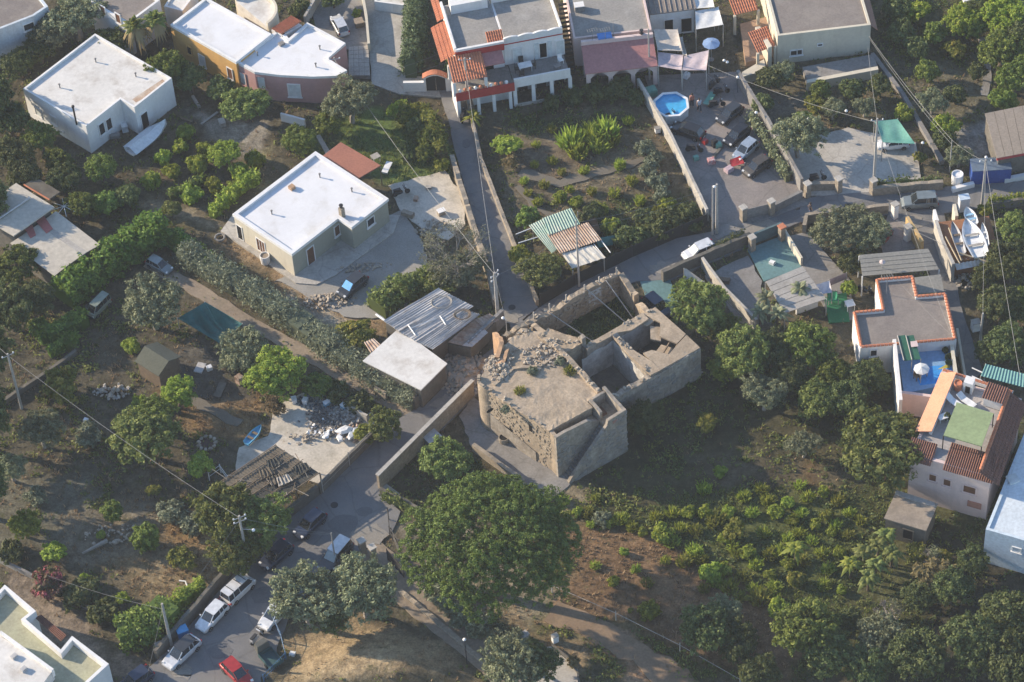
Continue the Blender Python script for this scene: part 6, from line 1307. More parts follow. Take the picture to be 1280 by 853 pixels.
cable('cable across the bend to the boat platform', [Z(1120, 275, 2.6), Z(1180, 305, 3.0)], .2, .05); cable('cable from the roof dish lamp across the dark roof', [Z(1103, 330, 3.4), Z(1188, 418, 3.9)], .2, .02)
cable('stay pole wire beside the scooters', [Z(878, 88, 3.0), Z(908, 114, .2)], .02, .05); cable('second stay wire beside the scooters', [Z(890, 84, 3.0), Z(905, 110, .2)], .02, .04)
cable('garden lane cable above the cypress hedge', [Z(500, 85, 3), Z(575, 55, 4)], .2, .03); cable('cable from cypress hedge to the red house', [Z(420, 115, 3.5), Z(575, 72, 4.5)], .4, .03)

# ------------------------------------------------------------------ vehicles
M_TYRE = plain('tyre_rubber', (.018, .018, .018), .85); M_RIM = plain('wheel_rim', (.35, .35, .36), .35, .7); M_CGLASS = plain('car_glass', (.02, .025, .03), .06, 0, .3, .7)
M_HEADL = plain('headlight', (.7, .7, .68), .15); M_TAILL = plain('tail_light', (.35, .015, .012), .25); M_PLATE = plain('number_plate', (.7, .7, .66), .5); M_TRIM = plain('black_trim', (.025, .025, .027), .6)
def paint(nm, c): return plain('paint_'+nm, c, .28, .25, .7)
STY = {   # x stations from rear to front: (x, z belt, half width); cabin: rear base, rear roof, front roof, front base
 'hatch': dict(L=3.9, W=1.66, st=[(-1.95, .62, .70), (-1.86, .86, .78), (-1.2, .93, .82), (.55, .93, .83), (1.05, .88, .81), (1.65, .76, .77), (1.92, .58, .66)], cab=(-1.82, -1.45, .28, 1.02), zr=1.47),
 'sedan': dict(L=4.4, W=1.74, st=[(-2.2, .62, .72), (-2.1, .90, .80), (-1.3, .95, .86), (.6, .93, .87), (1.2, .87, .85), (1.85, .76, .81), (2.18, .58, .69)], cab=(-2.0, -1.5, .35, 1.15), zr=1.48),
 'suv': dict(L=4.4, W=1.8, st=[(-2.2, .75, .80), (-2.12, 1.0, .86), (-1.3, 1.06, .89), (.6, 1.04, .9), (1.2, 1.0, .88), (1.9, .92, .84), (2.18, .7, .74)], cab=(-2.1, -1.9, .35, 1.05), zr=1.72),
 'van': dict(L=3.9, W=1.62, st=[(-1.95, .9, .78), (-1.92, 1.05, .80), (-1.0, 1.06, .81), (.9, 1.05, .81), (1.3, 1.0, .80), (1.75, .9, .76), (1.93, .65, .68)], cab=(-1.92, -1.85, 1.0, 1.62), zr=1.85),
}
def car(name, label, x, y, head, style, pm, cat='car', glass=None, screen=None, roofm=None, rack=False, z=0.05):
    S = STY[style]; p = P(x, y); t = thing(name, label, cat, (p.x, p.y, z), head); st = S['st']; k_ = .76 if y < 300 else .82; t.scale = (k_, k_*.98, k_)
    vs = []; n = len(st); fs = []
    for (xx, zb, w) in st: vs += [(xx, -w*.94, .24), (xx, -w, .45), (xx, -w*.97, zb-.06), (xx, -w*.86, zb), (xx, w*.86, zb), (xx, w*.97, zb-.06), (xx, w, .45), (xx, w*.94, .24)]
    for i in range(n-1):
        for k in range(8): k2 = (k+1) % 8; fs.append((i*8+k, i*8+k2, i*8+8+k2, i*8+8+k))
    fs += [tuple(range(7, -1, -1)), tuple(range(n*8-8, n*8))]
    body = ob('body', MB().add(vs, fs), pm, t, local=True, smooth=False)
    r0, r1, f1, f0 = S['cab']; zr = S['zr']; W = S['W']/2
    def zb(xx):
        for i in range(n-1):
            if st[i][0] <= xx <= st[i+1][0]: u = (xx-st[i][0])/(st[i+1][0]-st[i][0]); return st[i][1]*(1-u)+st[i+1][1]*u
        return st[0][1]
    wb, wt = W*.90, W*.74; mid = (r1+f1)/2
    ring = lambda xx, w, zz: [(xx, -w, zz), (xx, w, zz)]
    lo = [(r0, wb*.93, zb(r0)-.03), (r1*.8+r0*.2, wb, zb(r1)-.03), (f0*.75+f1*.25, wb, zb(f1)-.03), (f0, wb*.86, zb(f0)-.03)]; hi = [(r1, wt*.93, zr-.04), (r1+.1, wt, zr-.02), (f1-.1, wt, zr-.02), (f1, wt*.92, zr-.05)]
    vv = [(a, -b_, c) for a, b_, c in lo]+[(a, b_, c) for a, b_, c in lo]+[(a, -b_, c) for a, b_, c in hi]+[(a, b_, c) for a, b_, c in hi]
    ff = [(i, i+1, 9+i, 8+i) for i in range(3)]+[(4+i+1, 4+i, 12+i, 12+i+1) for i in range(3)]+[(4, 0, 8, 12), (3, 7, 15, 11), (8, 9, 13, 12), (9, 10, 14, 13), (10, 11, 15, 14)]
    ob('windows', MB().add(vv, ff), glass or M_CGLASS, t, local=True)
    rp = [(r1-.02, -wt*.95), (r1+.1, -wt*1.03), (f1-.1, -wt*1.03), (f1+.02, -wt*.94), (f1+.02, wt*.94), (f1-.1, wt*1.03), (r1+.1, wt*1.03), (r1-.02, wt*.95)]
    ob('roof_panel', MB().prism(rp, zr-.03, zr+.03), roofm or pm, t, local=True)
    for s in (-1, 1):
        for (b0, t0) in ((lo[0], hi[0]), (lo[3], hi[3]), ((mid+.05, wb*1.005, zb(mid)-.03), (mid, wt*1.01, zr-.03)), ((r1*.55+mid*.45, wb*1.005, zb(r1)-.03), (r1*.55+mid*.45, wt*1.01, zr-.03))):
            ob('pillar', MB().tube([(b0[0], s*b0[1], b0[2]), (t0[0], s*t0[1], t0[2])], .045, 4), pm, t, local=True)
        ob('headlight', MB().box((st[-1][0]-.13, s*st[-1][2]*.82, .66), (.22, .30, .15), -s*.35), M_HEADL, t, local=True); ob('tail_light', MB().box((st[0][0]+.05, s*st[0][2]*.95, .76), (.12, .2, .24)), M_TAILL, t, local=True)
        ob('mirror', MB().box((f0-.25, s*(W+.02), zb(f1)+.08), (.12, .18, .12)), pm, t, local=True)
        for xx in (-S['L']*.31, S['L']*.315):
            w = ob('wheel', MB().add([(xx+.30*math.cos(a*math.pi/7), s*(W-.16+q*.19), .29+.30*math.sin(a*math.pi/7)) for q in (0, 1) for a in range(14)], [tuple(range(14)), tuple(range(27, 13, -1))]+[((a+1) % 14, a, 14+a, 14+(a+1) % 14) for a in range(14)]), M_TYRE, t, local=True)
            o = ob('rim', MB().add([(xx+.19*math.cos(a*math.pi/5), s*(W+.035), .29+.19*math.sin(a*math.pi/5)) for a in range(10)]+[(xx, s*(W+.02), .29)], [(a, (a+1) % 10, 10) for a in range(10)]), M_RIM, w, local=True)
    for xx, nm in ((st[-1][0]+.005, 'front_bumper'), (st[0][0]-.005, 'rear_bumper')): ob(nm, MB().box((xx, 0, .42), (.14, st[-1][2]*1.9, .2)), M_TRIM if style in ('van',) else pm, t, local=True)
    ob('number_plate', MB().box((st[0][0]-.08, 0, .5), (.02, .5, .12)), M_PLATE, t, local=True)
    if screen is not None:
        a, b_ = Vector((f0+.02, 0, zb(f0)+.02)), Vector((f1+.04, 0, zr-.02)); n_ = Vector((.03, 0, .03)); ob('windscreen_cover', MB().add([(a.x, -wb*.8, a.z), (a.x, wb*.8, a.z), (b_.x, wt*.85, b_.z), (b_.x, -wt*.85, b_.z), (a.x+.03, -wb*.8, a.z+.03), (a.x+.03, wb*.8, a.z+.03), (b_.x+.03, wt*.85, b_.z+.03), (b_.x+.03, -wt*.85, b_.z+.03)], [(4, 5, 6, 7), (3, 2, 1, 0), (0, 1, 5, 4), (1, 2, 6, 5), (2, 3, 7, 6), (3, 0, 4, 7)]), screen, t, local=True)
    if rack:
        for xx in (-1.1, 0, .7): ob('roof_bar', MB().box((xx, 0, zr+.08), (.05, wt*2, .05)), M_TRIM, t, local=True)
    return t
def hd(x0, y0, x1, y1): a, b_ = P(x0, y0), P(x1, y1); return math.atan2(b_.y-a.y, b_.x-a.x)      # heading, tail to nose
PW = paint('white', (.72, .72, .71)); PS = paint('silver', (.45, .46, .47)); PD = paint('dark_grey', (.045, .048, .052)); PB = paint('black', (.02, .02, .022)); PRD = paint('red', (.42, .03, .025)); PLS = paint('light_silver', (.58, .59, .60)); PBL = paint('dark_blue', (.03, .04, .07)); PGG = paint('green_grey', (.20, .23, .23)); PBG = paint('grey_blue', (.34, .40, .47))
car('silver_car', 'silver hatchback parked on the court at the upper edge', 425, 36, hd(432, 48, 418, 22), 'hatch', PLS)
car('dark_car', 'dark car with a bright blue windscreen cover below the bungalow', 441, 362, hd(461, 342, 421, 376), 'hatch', PD, screen=plain('blue_sunshade', (.12, .38, .72), .4))
car('white_car', 'white hatchback on the road beside the weathered wall', 874, 319, hd(896, 319, 860, 334), 'hatch', PW, screen=plain('pale_sunshade', (.35, .42, .42), .4))
car('grey_estate', 'green grey estate car at the road bend by the boats', 1149, 257, hd(1172, 255, 1130, 258), 'suv', PGG)
car('black_car', 'black car parked against the field wall beside the pool', 860, 168, hd(882, 174, 838, 158), 'sedan', PB)
car('dark_hatchback', 'dark grey hatchback at the wall, closest to the scooters', 912, 147, hd(926, 136, 901, 155), 'hatch', PD)
car('dark_hatchback', 'dark hatchback second along the tall block wall', 921, 174, hd(936, 160, 909, 182), 'hatch', PB)
car('blue_silver_car', 'silver blue car beside the red plastic sheet in the pool yard', 932, 192, hd(944, 180, 922, 200), 'hatch', PBG)
car('dark_hatchback', 'dusty dark car closest to the pool yard gate', 946, 213, hd(962, 202, 934, 220), 'hatch', plain('paint_dusty', (.07, .062, .055), .5, .1, .2))
car('white_car', 'white car half hidden under the green shade net', 1116, 184, hd(1133, 184, 1096, 188), 'hatch', PW)
car('silver_car', 'silver car with dark roof at the hedge, lowest in the row', 228, 820, hd(241, 806, 211, 834), 'sedan', PLS, roofm=PD)
car('white_car', 'white saloon parked between the van and the silver car', 266, 775, hd(280, 758, 250, 790), 'hatch', PW)
car('white_van', 'white van with roof bars parked along the retaining wall', 299, 742, hd(284, 756, 316, 726), 'van', PW, 'van', rack=True)
car('red_car', 'red car cut off by the lower edge of the photo', 297, 846, hd(286, 836, 312, 862), 'hatch', PRD)
car('white_car', 'white car nosing out from under the olive trees', 344, 773, hd(356, 760, 332, 786), 'hatch', PW)
car('grey_estate', 'pale roofed estate car beside the stone gate pillar', 420, 700, hd(432, 685, 406, 716), 'suv', PD, roofm=PLS, screen=plain('grey_sunshade', (.3, .36, .38), .4))
car('dark_car', 'dark car in the shade of the big-leaved roadside tree', 346, 699, hd(362, 684, 328, 714), 'hatch', PBL)
car('dark_car', 'dark car higher up the shaded roadside tree row', 388, 660, hd(404, 645, 374, 674), 'hatch', PBL)
car('grey_car', 'green grey car tucked beside the big climbing hedge', 200, 336, hd(190, 330, 212, 342), 'hatch', PGG).scale = (.68, .68, .68)
car('shaded_van', 'small van with painted-in shade behind the climbing hedge', 124, 388, hd(132, 380, 116, 396), 'van', plain('paint_van_shade', (.22, .25, .2), .4, .1, .3), 'van').scale = (.66, .66, .66)  # white van dulled to green grey, hedge shade put into its paint
car('dark_car', 'dark blue car beyond the broken ruin enclosure', 822, 388, hd(816, 382, 834, 398), 'hatch', PBL)
car('dark_car', 'dark car cut off at the lower left road corner', 170, 856, hd(184, 846, 156, 866), 'hatch', PBL)
# three-wheeled pickup
p = P(333, 822); t = thing('three_wheeled_pickup', 'small dark three-wheeled pickup inside the blue railing', 'pickup', (p.x, p.y, .05), hd(345, 836, 318, 806))
ob('cab', MB().add([(.2, -.6, .3), (1.0, -.4, .3), (1.0, .4, .3), (.2, .6, .3), (.2, -.6, .9), (1.05, -.42, .85), (1.05, .42, .85), (.2, .6, .9), (.25, -.52, 1.5), (.75, -.45, 1.5), (.75, .45, 1.5), (.25, .52, 1.5)], [(3, 2, 1, 0), (0, 1, 5, 4), (1, 2, 6, 5), (2, 3, 7, 6), (3, 0, 4, 7), (4, 5, 9, 8), (5, 6, 10, 9), (6, 7, 11, 10), (7, 4, 8, 11), (8, 9, 10, 11)]), plain('paint_olive', (.10, .10, .085), .4), t, local=True)
ob('windscreen', MB().slab([(.92, -.38, 1.02), (.92, .38, 1.02), (.82, .38, 1.4), (.82, -.38, 1.4)], .02), M_CGLASS, t, local=True)
ob('load_bed', MB().box((-.75, 0, .5), (1.75, 1.3, .08)), plain('bed_green', (.04, .09, .09), .5), t, local=True)
for q, s in (((-.75, .62, .68), (1.75, .05, .3)), ((-.75, -.62, .68), (1.75, .05, .3)), ((-1.6, 0, .68), (.05, 1.2, .3)), ((.1, 0, .68), (.05, 1.2, .3))): ob('bed_side', MB().box(q, s), _mats['bed_green'], t, local=True)
for q in ((.85, 0), (-.9, .6), (-.9, -.6)): ob('wheel', MB().tube([(q[0], q[1]-.07, .22), (q[0], q[1]+.07, .22)], .22, 12), M_TYRE, t, local=True)
for s in (-1, 1): ob('headlight', MB().lathe([(.09, 0), (.06, .06)], (1.0, s*.28, .8), 8), M_HEADL, t, local=True)
def scooter(label, x, y, head, pm, group=None, name='scooter'):
    p = P(x, y); t = thing(name, label, 'scooter', (p.x, p.y, .05), head, group)
    for xx in (-.6, .6): ob('wheel', MB().tube([(xx, -.05, .26), (xx, .05, .26)], .26, 12), M_TYRE, t, local=True)
    ob('body', MB().prism([(-.75, -.16), (-.2, -.2), (.15, -.13), (.15, .13), (-.2, .2), (-.75, .16)], .3, [.72, .74, .42, .42, .74, .72]), pm, t, local=True)
    ob('seat', MB().box((-.38, 0, .79), (.7, .28, .1)), M_TRIM, t, local=True); ob('front_shield', MB().box((.38, 0, .68), (.08, .42, .75), 0, Matrix.Rotation(-.35, 3, 'Y')), pm, t, local=True)
    ob('fork', MB().tube([(.6, 0, .26), (.4, 0, 1.0)], .04, 5), M_TRIM, t, local=True); ob('handlebar', MB().tube([(.38, -.34, 1.02), (.4, 0, 1.0), (.38, .34, 1.02)], .025, 5), M_TRIM, t, local=True)
    ob('headlight', MB().lathe([(.08, 0), (.05, .05)], (.47, 0, .92), 8), M_HEADL, t, local=True)
    return t
scooter('black motorbike on the sandy yard below the red canopy', 502, 244, .3, PB); scooter('dark scooter leaning at the pool edge', 838, 150, .4, PB); scooter('dark motorbike parked in front of the black car', 868, 190, -.2, PB)
scooter('dark motorbike beneath the twin globe lamps', 902, 118, .2, PB); scooter('scooter closest to the shade sail poles', 893, 108, .8, PD); scooter('black scooter beside the green sun bed', 896, 134, 0.1, PB)
scooter('dark scooter at the red balcony house corner', 579, 149, 1.4, PB); scooter('dark scooter parked on the planted wall court', 1022, 226, .1, PD); scooter('red scooter beside the olive tree gate', 1110, 300, .9, PRD); scooter('dark scooter at the wall of the coping house', 1082, 368, -.5, PB)
scooter('small scooter parked inside the railing by the pickup', 322, 800, .9, PLS)

# boats
def boat(label, x, y, z, head, L, W, hull, deck, name='boat', cover=None):
    p = P(x, y, z); t = thing(name, label, 'boat', (p.x, p.y, z), head); vs = []; fs = []; N = 9
    for i in range(N+1):
        u = i/N; xx = (u-.5)*L; w = W/2*(1-max(0, (u-.45)/.55)**2.2)*(.82+.18*min(1, u*3)); sh = .55+.22*u*u; k = .05+.18*max(0, u-.7)/.3
        vs += [(xx, -w, sh), (xx, -w*.72, k+.12), (xx, 0, k), (xx, w*.72, k+.12), (xx, w, sh), (xx, w*.85, sh-.02), (xx, w*.6, .3+k), (xx, -w*.6, .3+k), (xx, -w*.85, sh-.02)]
    for i in range(N):
        for k in range(9): k2 = (k+1) % 9; fs.append((i*9+k, i*9+9+k, i*9+9+k2, i*9+k2))
    fs.append(tuple(range(9)))
    ob('hull', MB().add(vs, fs), hull, t, local=True)
    for xx in (-L*.2, L*.08): ob('thwart', MB().box((xx, 0, .52), (.22, W*.82, .05)), deck, t, local=True)
    if cover:
        vs = []; M_ = 8
        for i in range(M_+1):
            u = i/M_; xx = (u-.5)*L*.98; w = W/2*(1-max(0, (u-.45)/.55)**2.2)*1.02; vs += [(xx, -w, .56+.22*u*u), (xx, 0, 1.0+.1*math.sin(u*9)), (xx, w, .56+.22*u*u)]
        fs = [(i*3+k, i*3+3+k, i*3+4+k, i*3+1+k) for i in range(M_) for k in (0, 1)]; fs += [tuple(reversed(f)) for f in []]; ob('cover', MB().add(vs, fs), cover, t, local=True)
    return t
boat('covered white boat standing beside the white box house', 186, 176, .25, hd(168, 192, 206, 162), 5.0, 1.8, M_WPLAST, M_WOOD, cover=surf('pale_boat_cover', (.62, .65, .66), (.52, .54, .55), .8, .7, .1, 4))
# boat deck by the lane: an open shed roof used as a platform
t = thing('boat_platform', 'brown decked platform carrying dinghies beside the east lane', 'platform', P(1212, 305))
q = [(1172, 278), (1236, 270), (1250, 318), (1192, 328)]; poly = ccw(pix(q, 2.0)); ob('deck', MB().prism(poly, -.3, 2.0), surf('rust_brown_deck', (.26, .12, .06), (.20, .10, .055), .7, .85, .1, 6), t); NO_GRASS.append(poly)
q = [P(1192, 326, 2.0), P(1250, 316, 2.0), P(1252, 327, 1.3), P(1196, 338, 1.3)]; ob('fascia_sheet', MB().corrugated(q[0], q[1], q[2], q[3], 12, .03, .04), M_WPLAST, t)
wall_run('edge_wall', '', [(1170, 275), (1178, 300), (1192, 330)], 2.4, .3, M_CONC, zref=2.4, parent=t); wall_run('edge_wall', '', [(1168, 262), (1172, 276)], 1.6, .25, M_WHITE, zref=1.6, parent=t); wall_run('edge_wall', '', [(1193, 255), (1196, 270)], 1.8, .3, M_CREAM, zref=1.8, parent=t)
hd1 = hd(1212, 312, 1206, 280)
boat('big white boat lying on the brown deck, slatted floor', 1216, 302, 2.05, hd(1224, 322, 1206, 280), 4.6, 1.9, M_WPLAST, M_FIBRE); boat('narrow grey dinghy beside the deck wall', 1196, 302, 2.05, hd(1203, 322, 1190, 285), 3.8, .9, surf('grey_hull', (.42, .42, .42), (.35, .35, .36), .8, .6, .03, 4), M_WOOD); boat('small white canoe at the outer edge of the brown deck', 1230, 298, 2.05, hd(1234, 312, 1228, 284), 2.6, .6, M_WPLAST, M_WHITE)
boat('upturned pale boat at the road end of the deck', 1212, 275, 2.05, hd(1216, 288, 1206, 268), 2.0, 1.1, M_WPLAST, plain('sky_blue_seat', (.3, .5, .65), .5))
box_thing('white_fridge', 'white box standing on the road end of the deck', 'box', P(1204, 262, 0), (.9, .7, 1.6), .1, M_WPLAST, plain('bluish_lid', (.5, .58, .66), .4))
for k, (a, b_) in enumerate((((1182, 296, 2.5), (1200, 330, 2.15)), ((1198, 316, 2.5), (1236, 328, 2.2)), ((1186, 285, 2.6), (1202, 326, 2.15)))): tag(ob('timber_pole', MB().tube(pq(a, b_), .07, 5), surf('pale_timber', (.45, .37, .25), (.38, .31, .21), 1, .8, .05, 6)), ['pale timber along the deck wall', 'long timber laid across the deck near its front', 'timber beam beside the grey dinghy'][k], 'timber')
rubble('scrap_heap', 'bundle of nets and gear beneath the boat platform', (1207, 350), 10, 60, (.9, 1.1), .4, M_FIBRE, 0, .5, 1.0)
box_thing('meter_box', 'white meter box fixed beside the pale lane pole', 'box', P(1219, 412), (.7, .6, 1.0), .2, M_WPLAST, M_CONC)
wall_run('roadside_wall', 'low planted bank wall east of the boat platform', [(1236, 262), (1290, 254)], .8, .3, M_DWALL, .06)

# ------------------------------------------------------------------ pool and its yard
p = P(839, 141); t = thing('round_pool', 'raised octagonal pool with white rim and blue water', 'pool', p)
pr = 1.72
def octo(r, z): return [(p.x+r*math.cos(k*math.pi/4+.39), p.y+r*math.sin(k*math.pi/4+.39), z) for k in range(8)]
def lop(m, rings):
    vs = [v for r_ in rings for v in r_]; m.add(vs, [(i*8+k, i*8+(k+1) % 8, i*8+8+(k+1) % 8, i*8+8+k) for i in range(len(rings)-1) for k in range(8)]); return m
ob('pool_wall', lop(MB(), [octo(pr, -.1), octo(pr, 1.05)]), surf('pool_wall_white', (.6, .61, .6), (.5, .51, .51), .8, .6, .03, 4), t)
ob('rim', lop(MB(), [octo(pr-.16, 1.0), octo(pr+.06, 1.0), octo(pr+.08, 1.12), octo(pr-.16, 1.12), octo(pr-.16, 1.0)]), M_WPLAST, t)
ob('liner', lop(MB(), [octo(pr-.17, 1.06), octo(pr-.17, .86)]), plain('pool_liner', (.06, .30, .55), .4), t); ob('water', MB().add(octo(pr-.17, .87), [tuple(range(8))]), M_WATER, t)
o = thing('sun_bed', 'green folding sun bed lying in the pool yard', 'sun bed', P(887, 126), 1.05); ob('bed', MB().box((0, 0, .3), (1.8, .6, .05)), M_GNET, o, local=True)
for a, b_ in ((-.75, -.25), (.75, -.25), (.75, .25), (-.75, .25)): ob('leg', MB().box((a, b_, .135), (.04, .04, .27)), M_POLE, o, local=True)
box_thing('pool_pump', 'white pump box in front of the pool', 'pump', P(822, 165, 0), (.5, .4, .5), .2, M_WPLAST, M_CONC2)
for nm, lb, ct, x, y, sz, mt in (('green_tub', 'green plastic tub beside the pool ladder corner', 'tub', 814, 118, (1.0, .9, .7), M_GNET), ('teal_crate', 'teal plastic crate near the motorbike', 'crate', 898, 184, (.55, .45, .5), M_GNET), ('red_tub', 'red plastic tub behind the black car', 'tub', 881, 179, (.5, .5, .4), PRD), ('black_sack', 'black rubbish sack beside the teal crate', 'sack', 893, 183, (.5, .45, .8), M_IRON), ('teal_chair_seat', 'small teal stool by the field wall', 'stool', 870, 200, (.5, .4, .45), M_GNET), ('white_crate', 'white crate below the shade sails', 'crate', 858, 97, (.6, .5, .5), M_WPLAST), ('rag_bundle', 'red and white bundle of rags in the pool yard', 'bundle', 889, 204, (.7, .6, .5), surf('rag_red', (.45, .12, .12), (.5, .45, .44), 4, .9, .05, 8)), ('toy_pile', 'pale pile of toys near the dusty dark car', 'toys', 911, 214, (.8, .6, .4), surf('rag_pink', (.55, .42, .42), (.4, .3, .35), 4, .9, .05, 8)), ('dark_plank', 'dark plank lying between the motorbike and hatchback', 'plank', 897, 191, (1.9, .3, .15), M_DWALL)):
    o = thing(nm, lb, ct, P(x, y), rnd.random()); sx, sy, sz_ = sz
    ob('body', MB().prism([(-sx/2, -sy/2), (sx/2, -sy/2), (sx/2, sy/2), (-sx/2, sy/2)], -.02, sz_), mt, o, local=True); ob('top', MB().prism([(-sx*.42, -sy*.42), (sx*.42, -sy*.42), (sx*.36, sy*.42), (-sx*.42, sy*.36)], sz_+.002, sz_+.06), mt, o, local=True)
o = sail('red_sheet', 'red plastic sheet spread beside the silver blue car', [(912, 200), (925, 195), (931, 204), (914, 209)], [.5, .7, .5, .4], PRD, .1, cat='sheet')
sail('green_shade_net', 'green shade net on poles above the white car', [(1093, 152), (1122, 149), (1144, 180), (1103, 178)], [2.6, 2.7, 2.3, 2.5], M_GNET, .3, cat='shade net')
sail('grey_sail', 'pale triangular sail tip beside the slanting wall', [(855, 336), (858, 336), (880, 352), (856, 357)], [2.4, 2.4, 1.6, 1.6], M_SAILB, .1, posts=(0, 2))
sail('clothes_line', 'white laundry hung on a rotary dryer', [(1020, 356), (1037, 351), (1040, 366), (1022, 368)], [1.9, 1.9, 1.5, 1.5], surf('laundry', (.62, .6, .62), (.5, .48, .52), 3, .9, .05, 6), .3, cat='laundry')
sail('laundry_line', 'pinkish cloths hung behind the rotary dryer', [(1036, 350), (1058, 341), (1060, 348), (1038, 357)], [1.7, 1.7, .9, .9], surf('pink_cloth', (.42, .27, .29), (.36, .24, .26), 3, .9, .05, 6), .05, cat='laundry')
sail('green_tarp', 'bright green tarp heap on the artificial turf', [(1034, 366), (1046, 364), (1048, 376), (1036, 377)], [.7, .7, .5, .5], surf('bright_green', (.03, .26, .14), (.03, .22, .12), 1, .8, .05, 5), .2, cat='tarp')
table('round_garden_table', 'pale table on the artificial turf', P(1062, 386), .2, M_WPLAST, .8, .8)
table('lawn_table', 'small pale table on the lawn by the red canopy', P(470, 202), .5, M_FIBRE, .8, .7); lo_ = thing('lawn_bed', 'white sun bed lying on the lawn', 'sun bed', P(484, 212), 1.2); ob('bed', MB().box((0, 0, .3), (1.5, .6, .06)), M_WPLAST, lo_, local=True); ob('leg', MB().box((-.6, 0, .135), (.06, .5, .27)), M_WPLAST, lo_, local=True); ob('leg', MB().box((.6, 0, .135), (.06, .5, .27)), M_WPLAST, lo_, local=True)
boat('small blue upturned rowing boat beside the rubbish yard', 318, 548, .05, hd(311, 556, 326, 540), 2.2, .8, plain('boat_blue', (.10, .32, .5), .4), M_WOOD)
# rubbish heap in the yard
M_RUB = surf('rubbish', (.10, .092, .083), (.20, .19, .18), 3, .95, .2, 6)
t = rubble('rubbish_heap', 'heap of mixed rubbish and pale bags in the concrete yard', (422, 532), 6, 260, (2.0, 1.2), .4, M_RUB, 0, .3, .7)
for q, (x, y, n, sx) in enumerate(((405, 520, 150, 1.3), (435, 520, 200, 1.6), (445, 540, 160, 1.2), (408, 540, 45, 1.5), (392, 545, 70, 1.8))):
    c = P(x, y); mb = MB()
    for k in range(n): s = rnd.uniform(.06, .3); mb.box((c.x+rnd.gauss(0, .55)*sx, c.y+rnd.gauss(0, .5), rnd.random()*.3), (s, s*rnd.uniform(.4, 1.2), s*.5), rnd.random()*6, Matrix.Rotation(rnd.random(), 3, 'X'))
    ob('small_debris', mb, (M_RUB, M_FIBRE, M_RUST, M_WPLAST, M_ROCK)[q], t, kind='stuff')
for k, (x, y, s) in enumerate(((430, 538, .8), (440, 545, .65), (425, 548, .55), (446, 538, .5), (408, 545, .55))): 
    p = P(x, y, .35); vv = [(v.co.x*3.0*s, v.co.y*2.2*s, v.co.z*1.8*s) for v in ROCKS[k].vertices]; mb = MB().add(vv, [tuple(f.vertices) for f in ROCKS[k].polygons]); o = ob('plastic_bag', mb, M_WPLAST if k % 2 == 0 else surf('bag_blueish', (.5, .54, .58), (.4, .43, .48), 2, .6, .05, 5)); o.location = p; o.rotation_euler.z = k; tag(o, 'pale plastic bag, '+['topmost on the rubbish heap', 'closest to the broken wall slab foot', 'lowest on the rubbish heap', 'upper one toward the ivy bush', 'at the open side of the rubbish heap'][k], 'bag', 'bags on the rubbish heap')
rubble('scrap_heap', 'dark scrap with blue pieces at the top of the concrete yard', (408, 500), 8, 200, (2.2, 1.0), .3, surf('dark_scrap', (.06, .065, .07), (.16, .2, .22), 3, .9, .2, 6), 0, .4, .9)
for k, (x, y) in enumerate(((396, 490), (411, 506), (382, 504), (368, 503), (430, 511))): box_thing('blue_scrap_panel', ['pale blue panel at the top of the scrap', 'cyan panel leaning on the scrap', 'white panel at the edge of the dark scrap', 'white bag left at the yard edge', 'small blue drum beside the broken wall'][k], 'scrap', P(x, y), (.9 if k < 2 else .5, .4, .5), .6*k, plain('scrap_blue', (.2, .42, .55), .5) if k in (0, 1, 4) else M_WPLAST, M_WPLAST)
t = thing('fire_pit', 'round ring of stones with reddish ash in the orchard', 'fire pit', P(259, 555))
for k in range(11): a = k*.571; o = bpy.data.objects.new('stone', ROCKS[k % 6]); COL.objects.link(o); o.parent = t; o.location = (.75*math.cos(a), .75*math.sin(a), .1); o.scale = (.75, .75, .7); o.rotation_euler.z = k
ob('ash', MB().lathe([(.62, -.1), (.62, .05)], (t.location.x, t.location.y, 0), 12), surf('red_ash', (.10, .05, .045), (.06, .05, .05), 3, .95, .2, 7), t)
rubble('scrap_heap', 'pale broken panels lying in the dark orchard', (140, 490), 10, 50, (1.4, .8), .15, M_FIBRE, 0, .6, 1.4)
tag(ob('fallen_trunk', MB().tube([P(103, 692, .15), P(120, 683, .3), P(134, 676, .25)], [.1, .16, .2], 7), M_GBARK), 'pale fallen trunk lying in the dry plot', 'trunk')
tag(ob('white_hose', MB().tube([P(224, 726, .1), P(232, 727, .15), P(234, 733, .1), P(228, 742, .08)], .07, 6), M_WPLAST), 'white bent pipe in the dry plot near the road', 'pipe')
tag(ob('discarded_ring', MB().tube([(P(275, 298).x+.45*math.cos(k*.5), P(275, 298).y+.45*math.sin(k*.5), .12) for k in range(14)], .11, 6), M_CONC2), 'pale tyre lying at the corner of the bungalow terrace', 'tyre')
box_thing('tin_lean_sheet', 'small metal lean-to roof against the tall road wall', 'lean-to', P(541, 556), (1.3, 1.1, 1.1), .6, M_DWALL, M_METAL)
barrel('stone_well', 'round stone well head in the bare courtyard', 'well', 630, 552, .45, .6, M_STONEW, M_DARK)
box_thing('white_chest', 'white chest in the shade of the pale dry tree', 'chest', P(552, 268), (.7, .5, .5), .4, M_STONEW, M_WHITE)
box_thing('garden_box', 'pale electrical box beside the pale lower path', 'box', P(694, 802), (.5, .4, .8), .4, M_WPLAST, M_CONC); box_thing('garden_box', 'grey metal box half hidden under the pine', 'box', P(655, 800), (.8, .5, .7), .7, M_CONC2, M_METAL)
box_thing('blue_bin', 'blue rubbish bin behind the silver car with dark roof', 'bin', P(229, 795), (.9, .7, .9), .4, plain('bin_blue', (.05, .2, .45), .5), plain('bin_lid', (.08, .3, .55), .4)); box_thing('white_bin', 'white bin beside the thick hedge pole', 'bin', P(200, 813), (.5, .5, .8), .4, M_WPLAST, M_CONC)
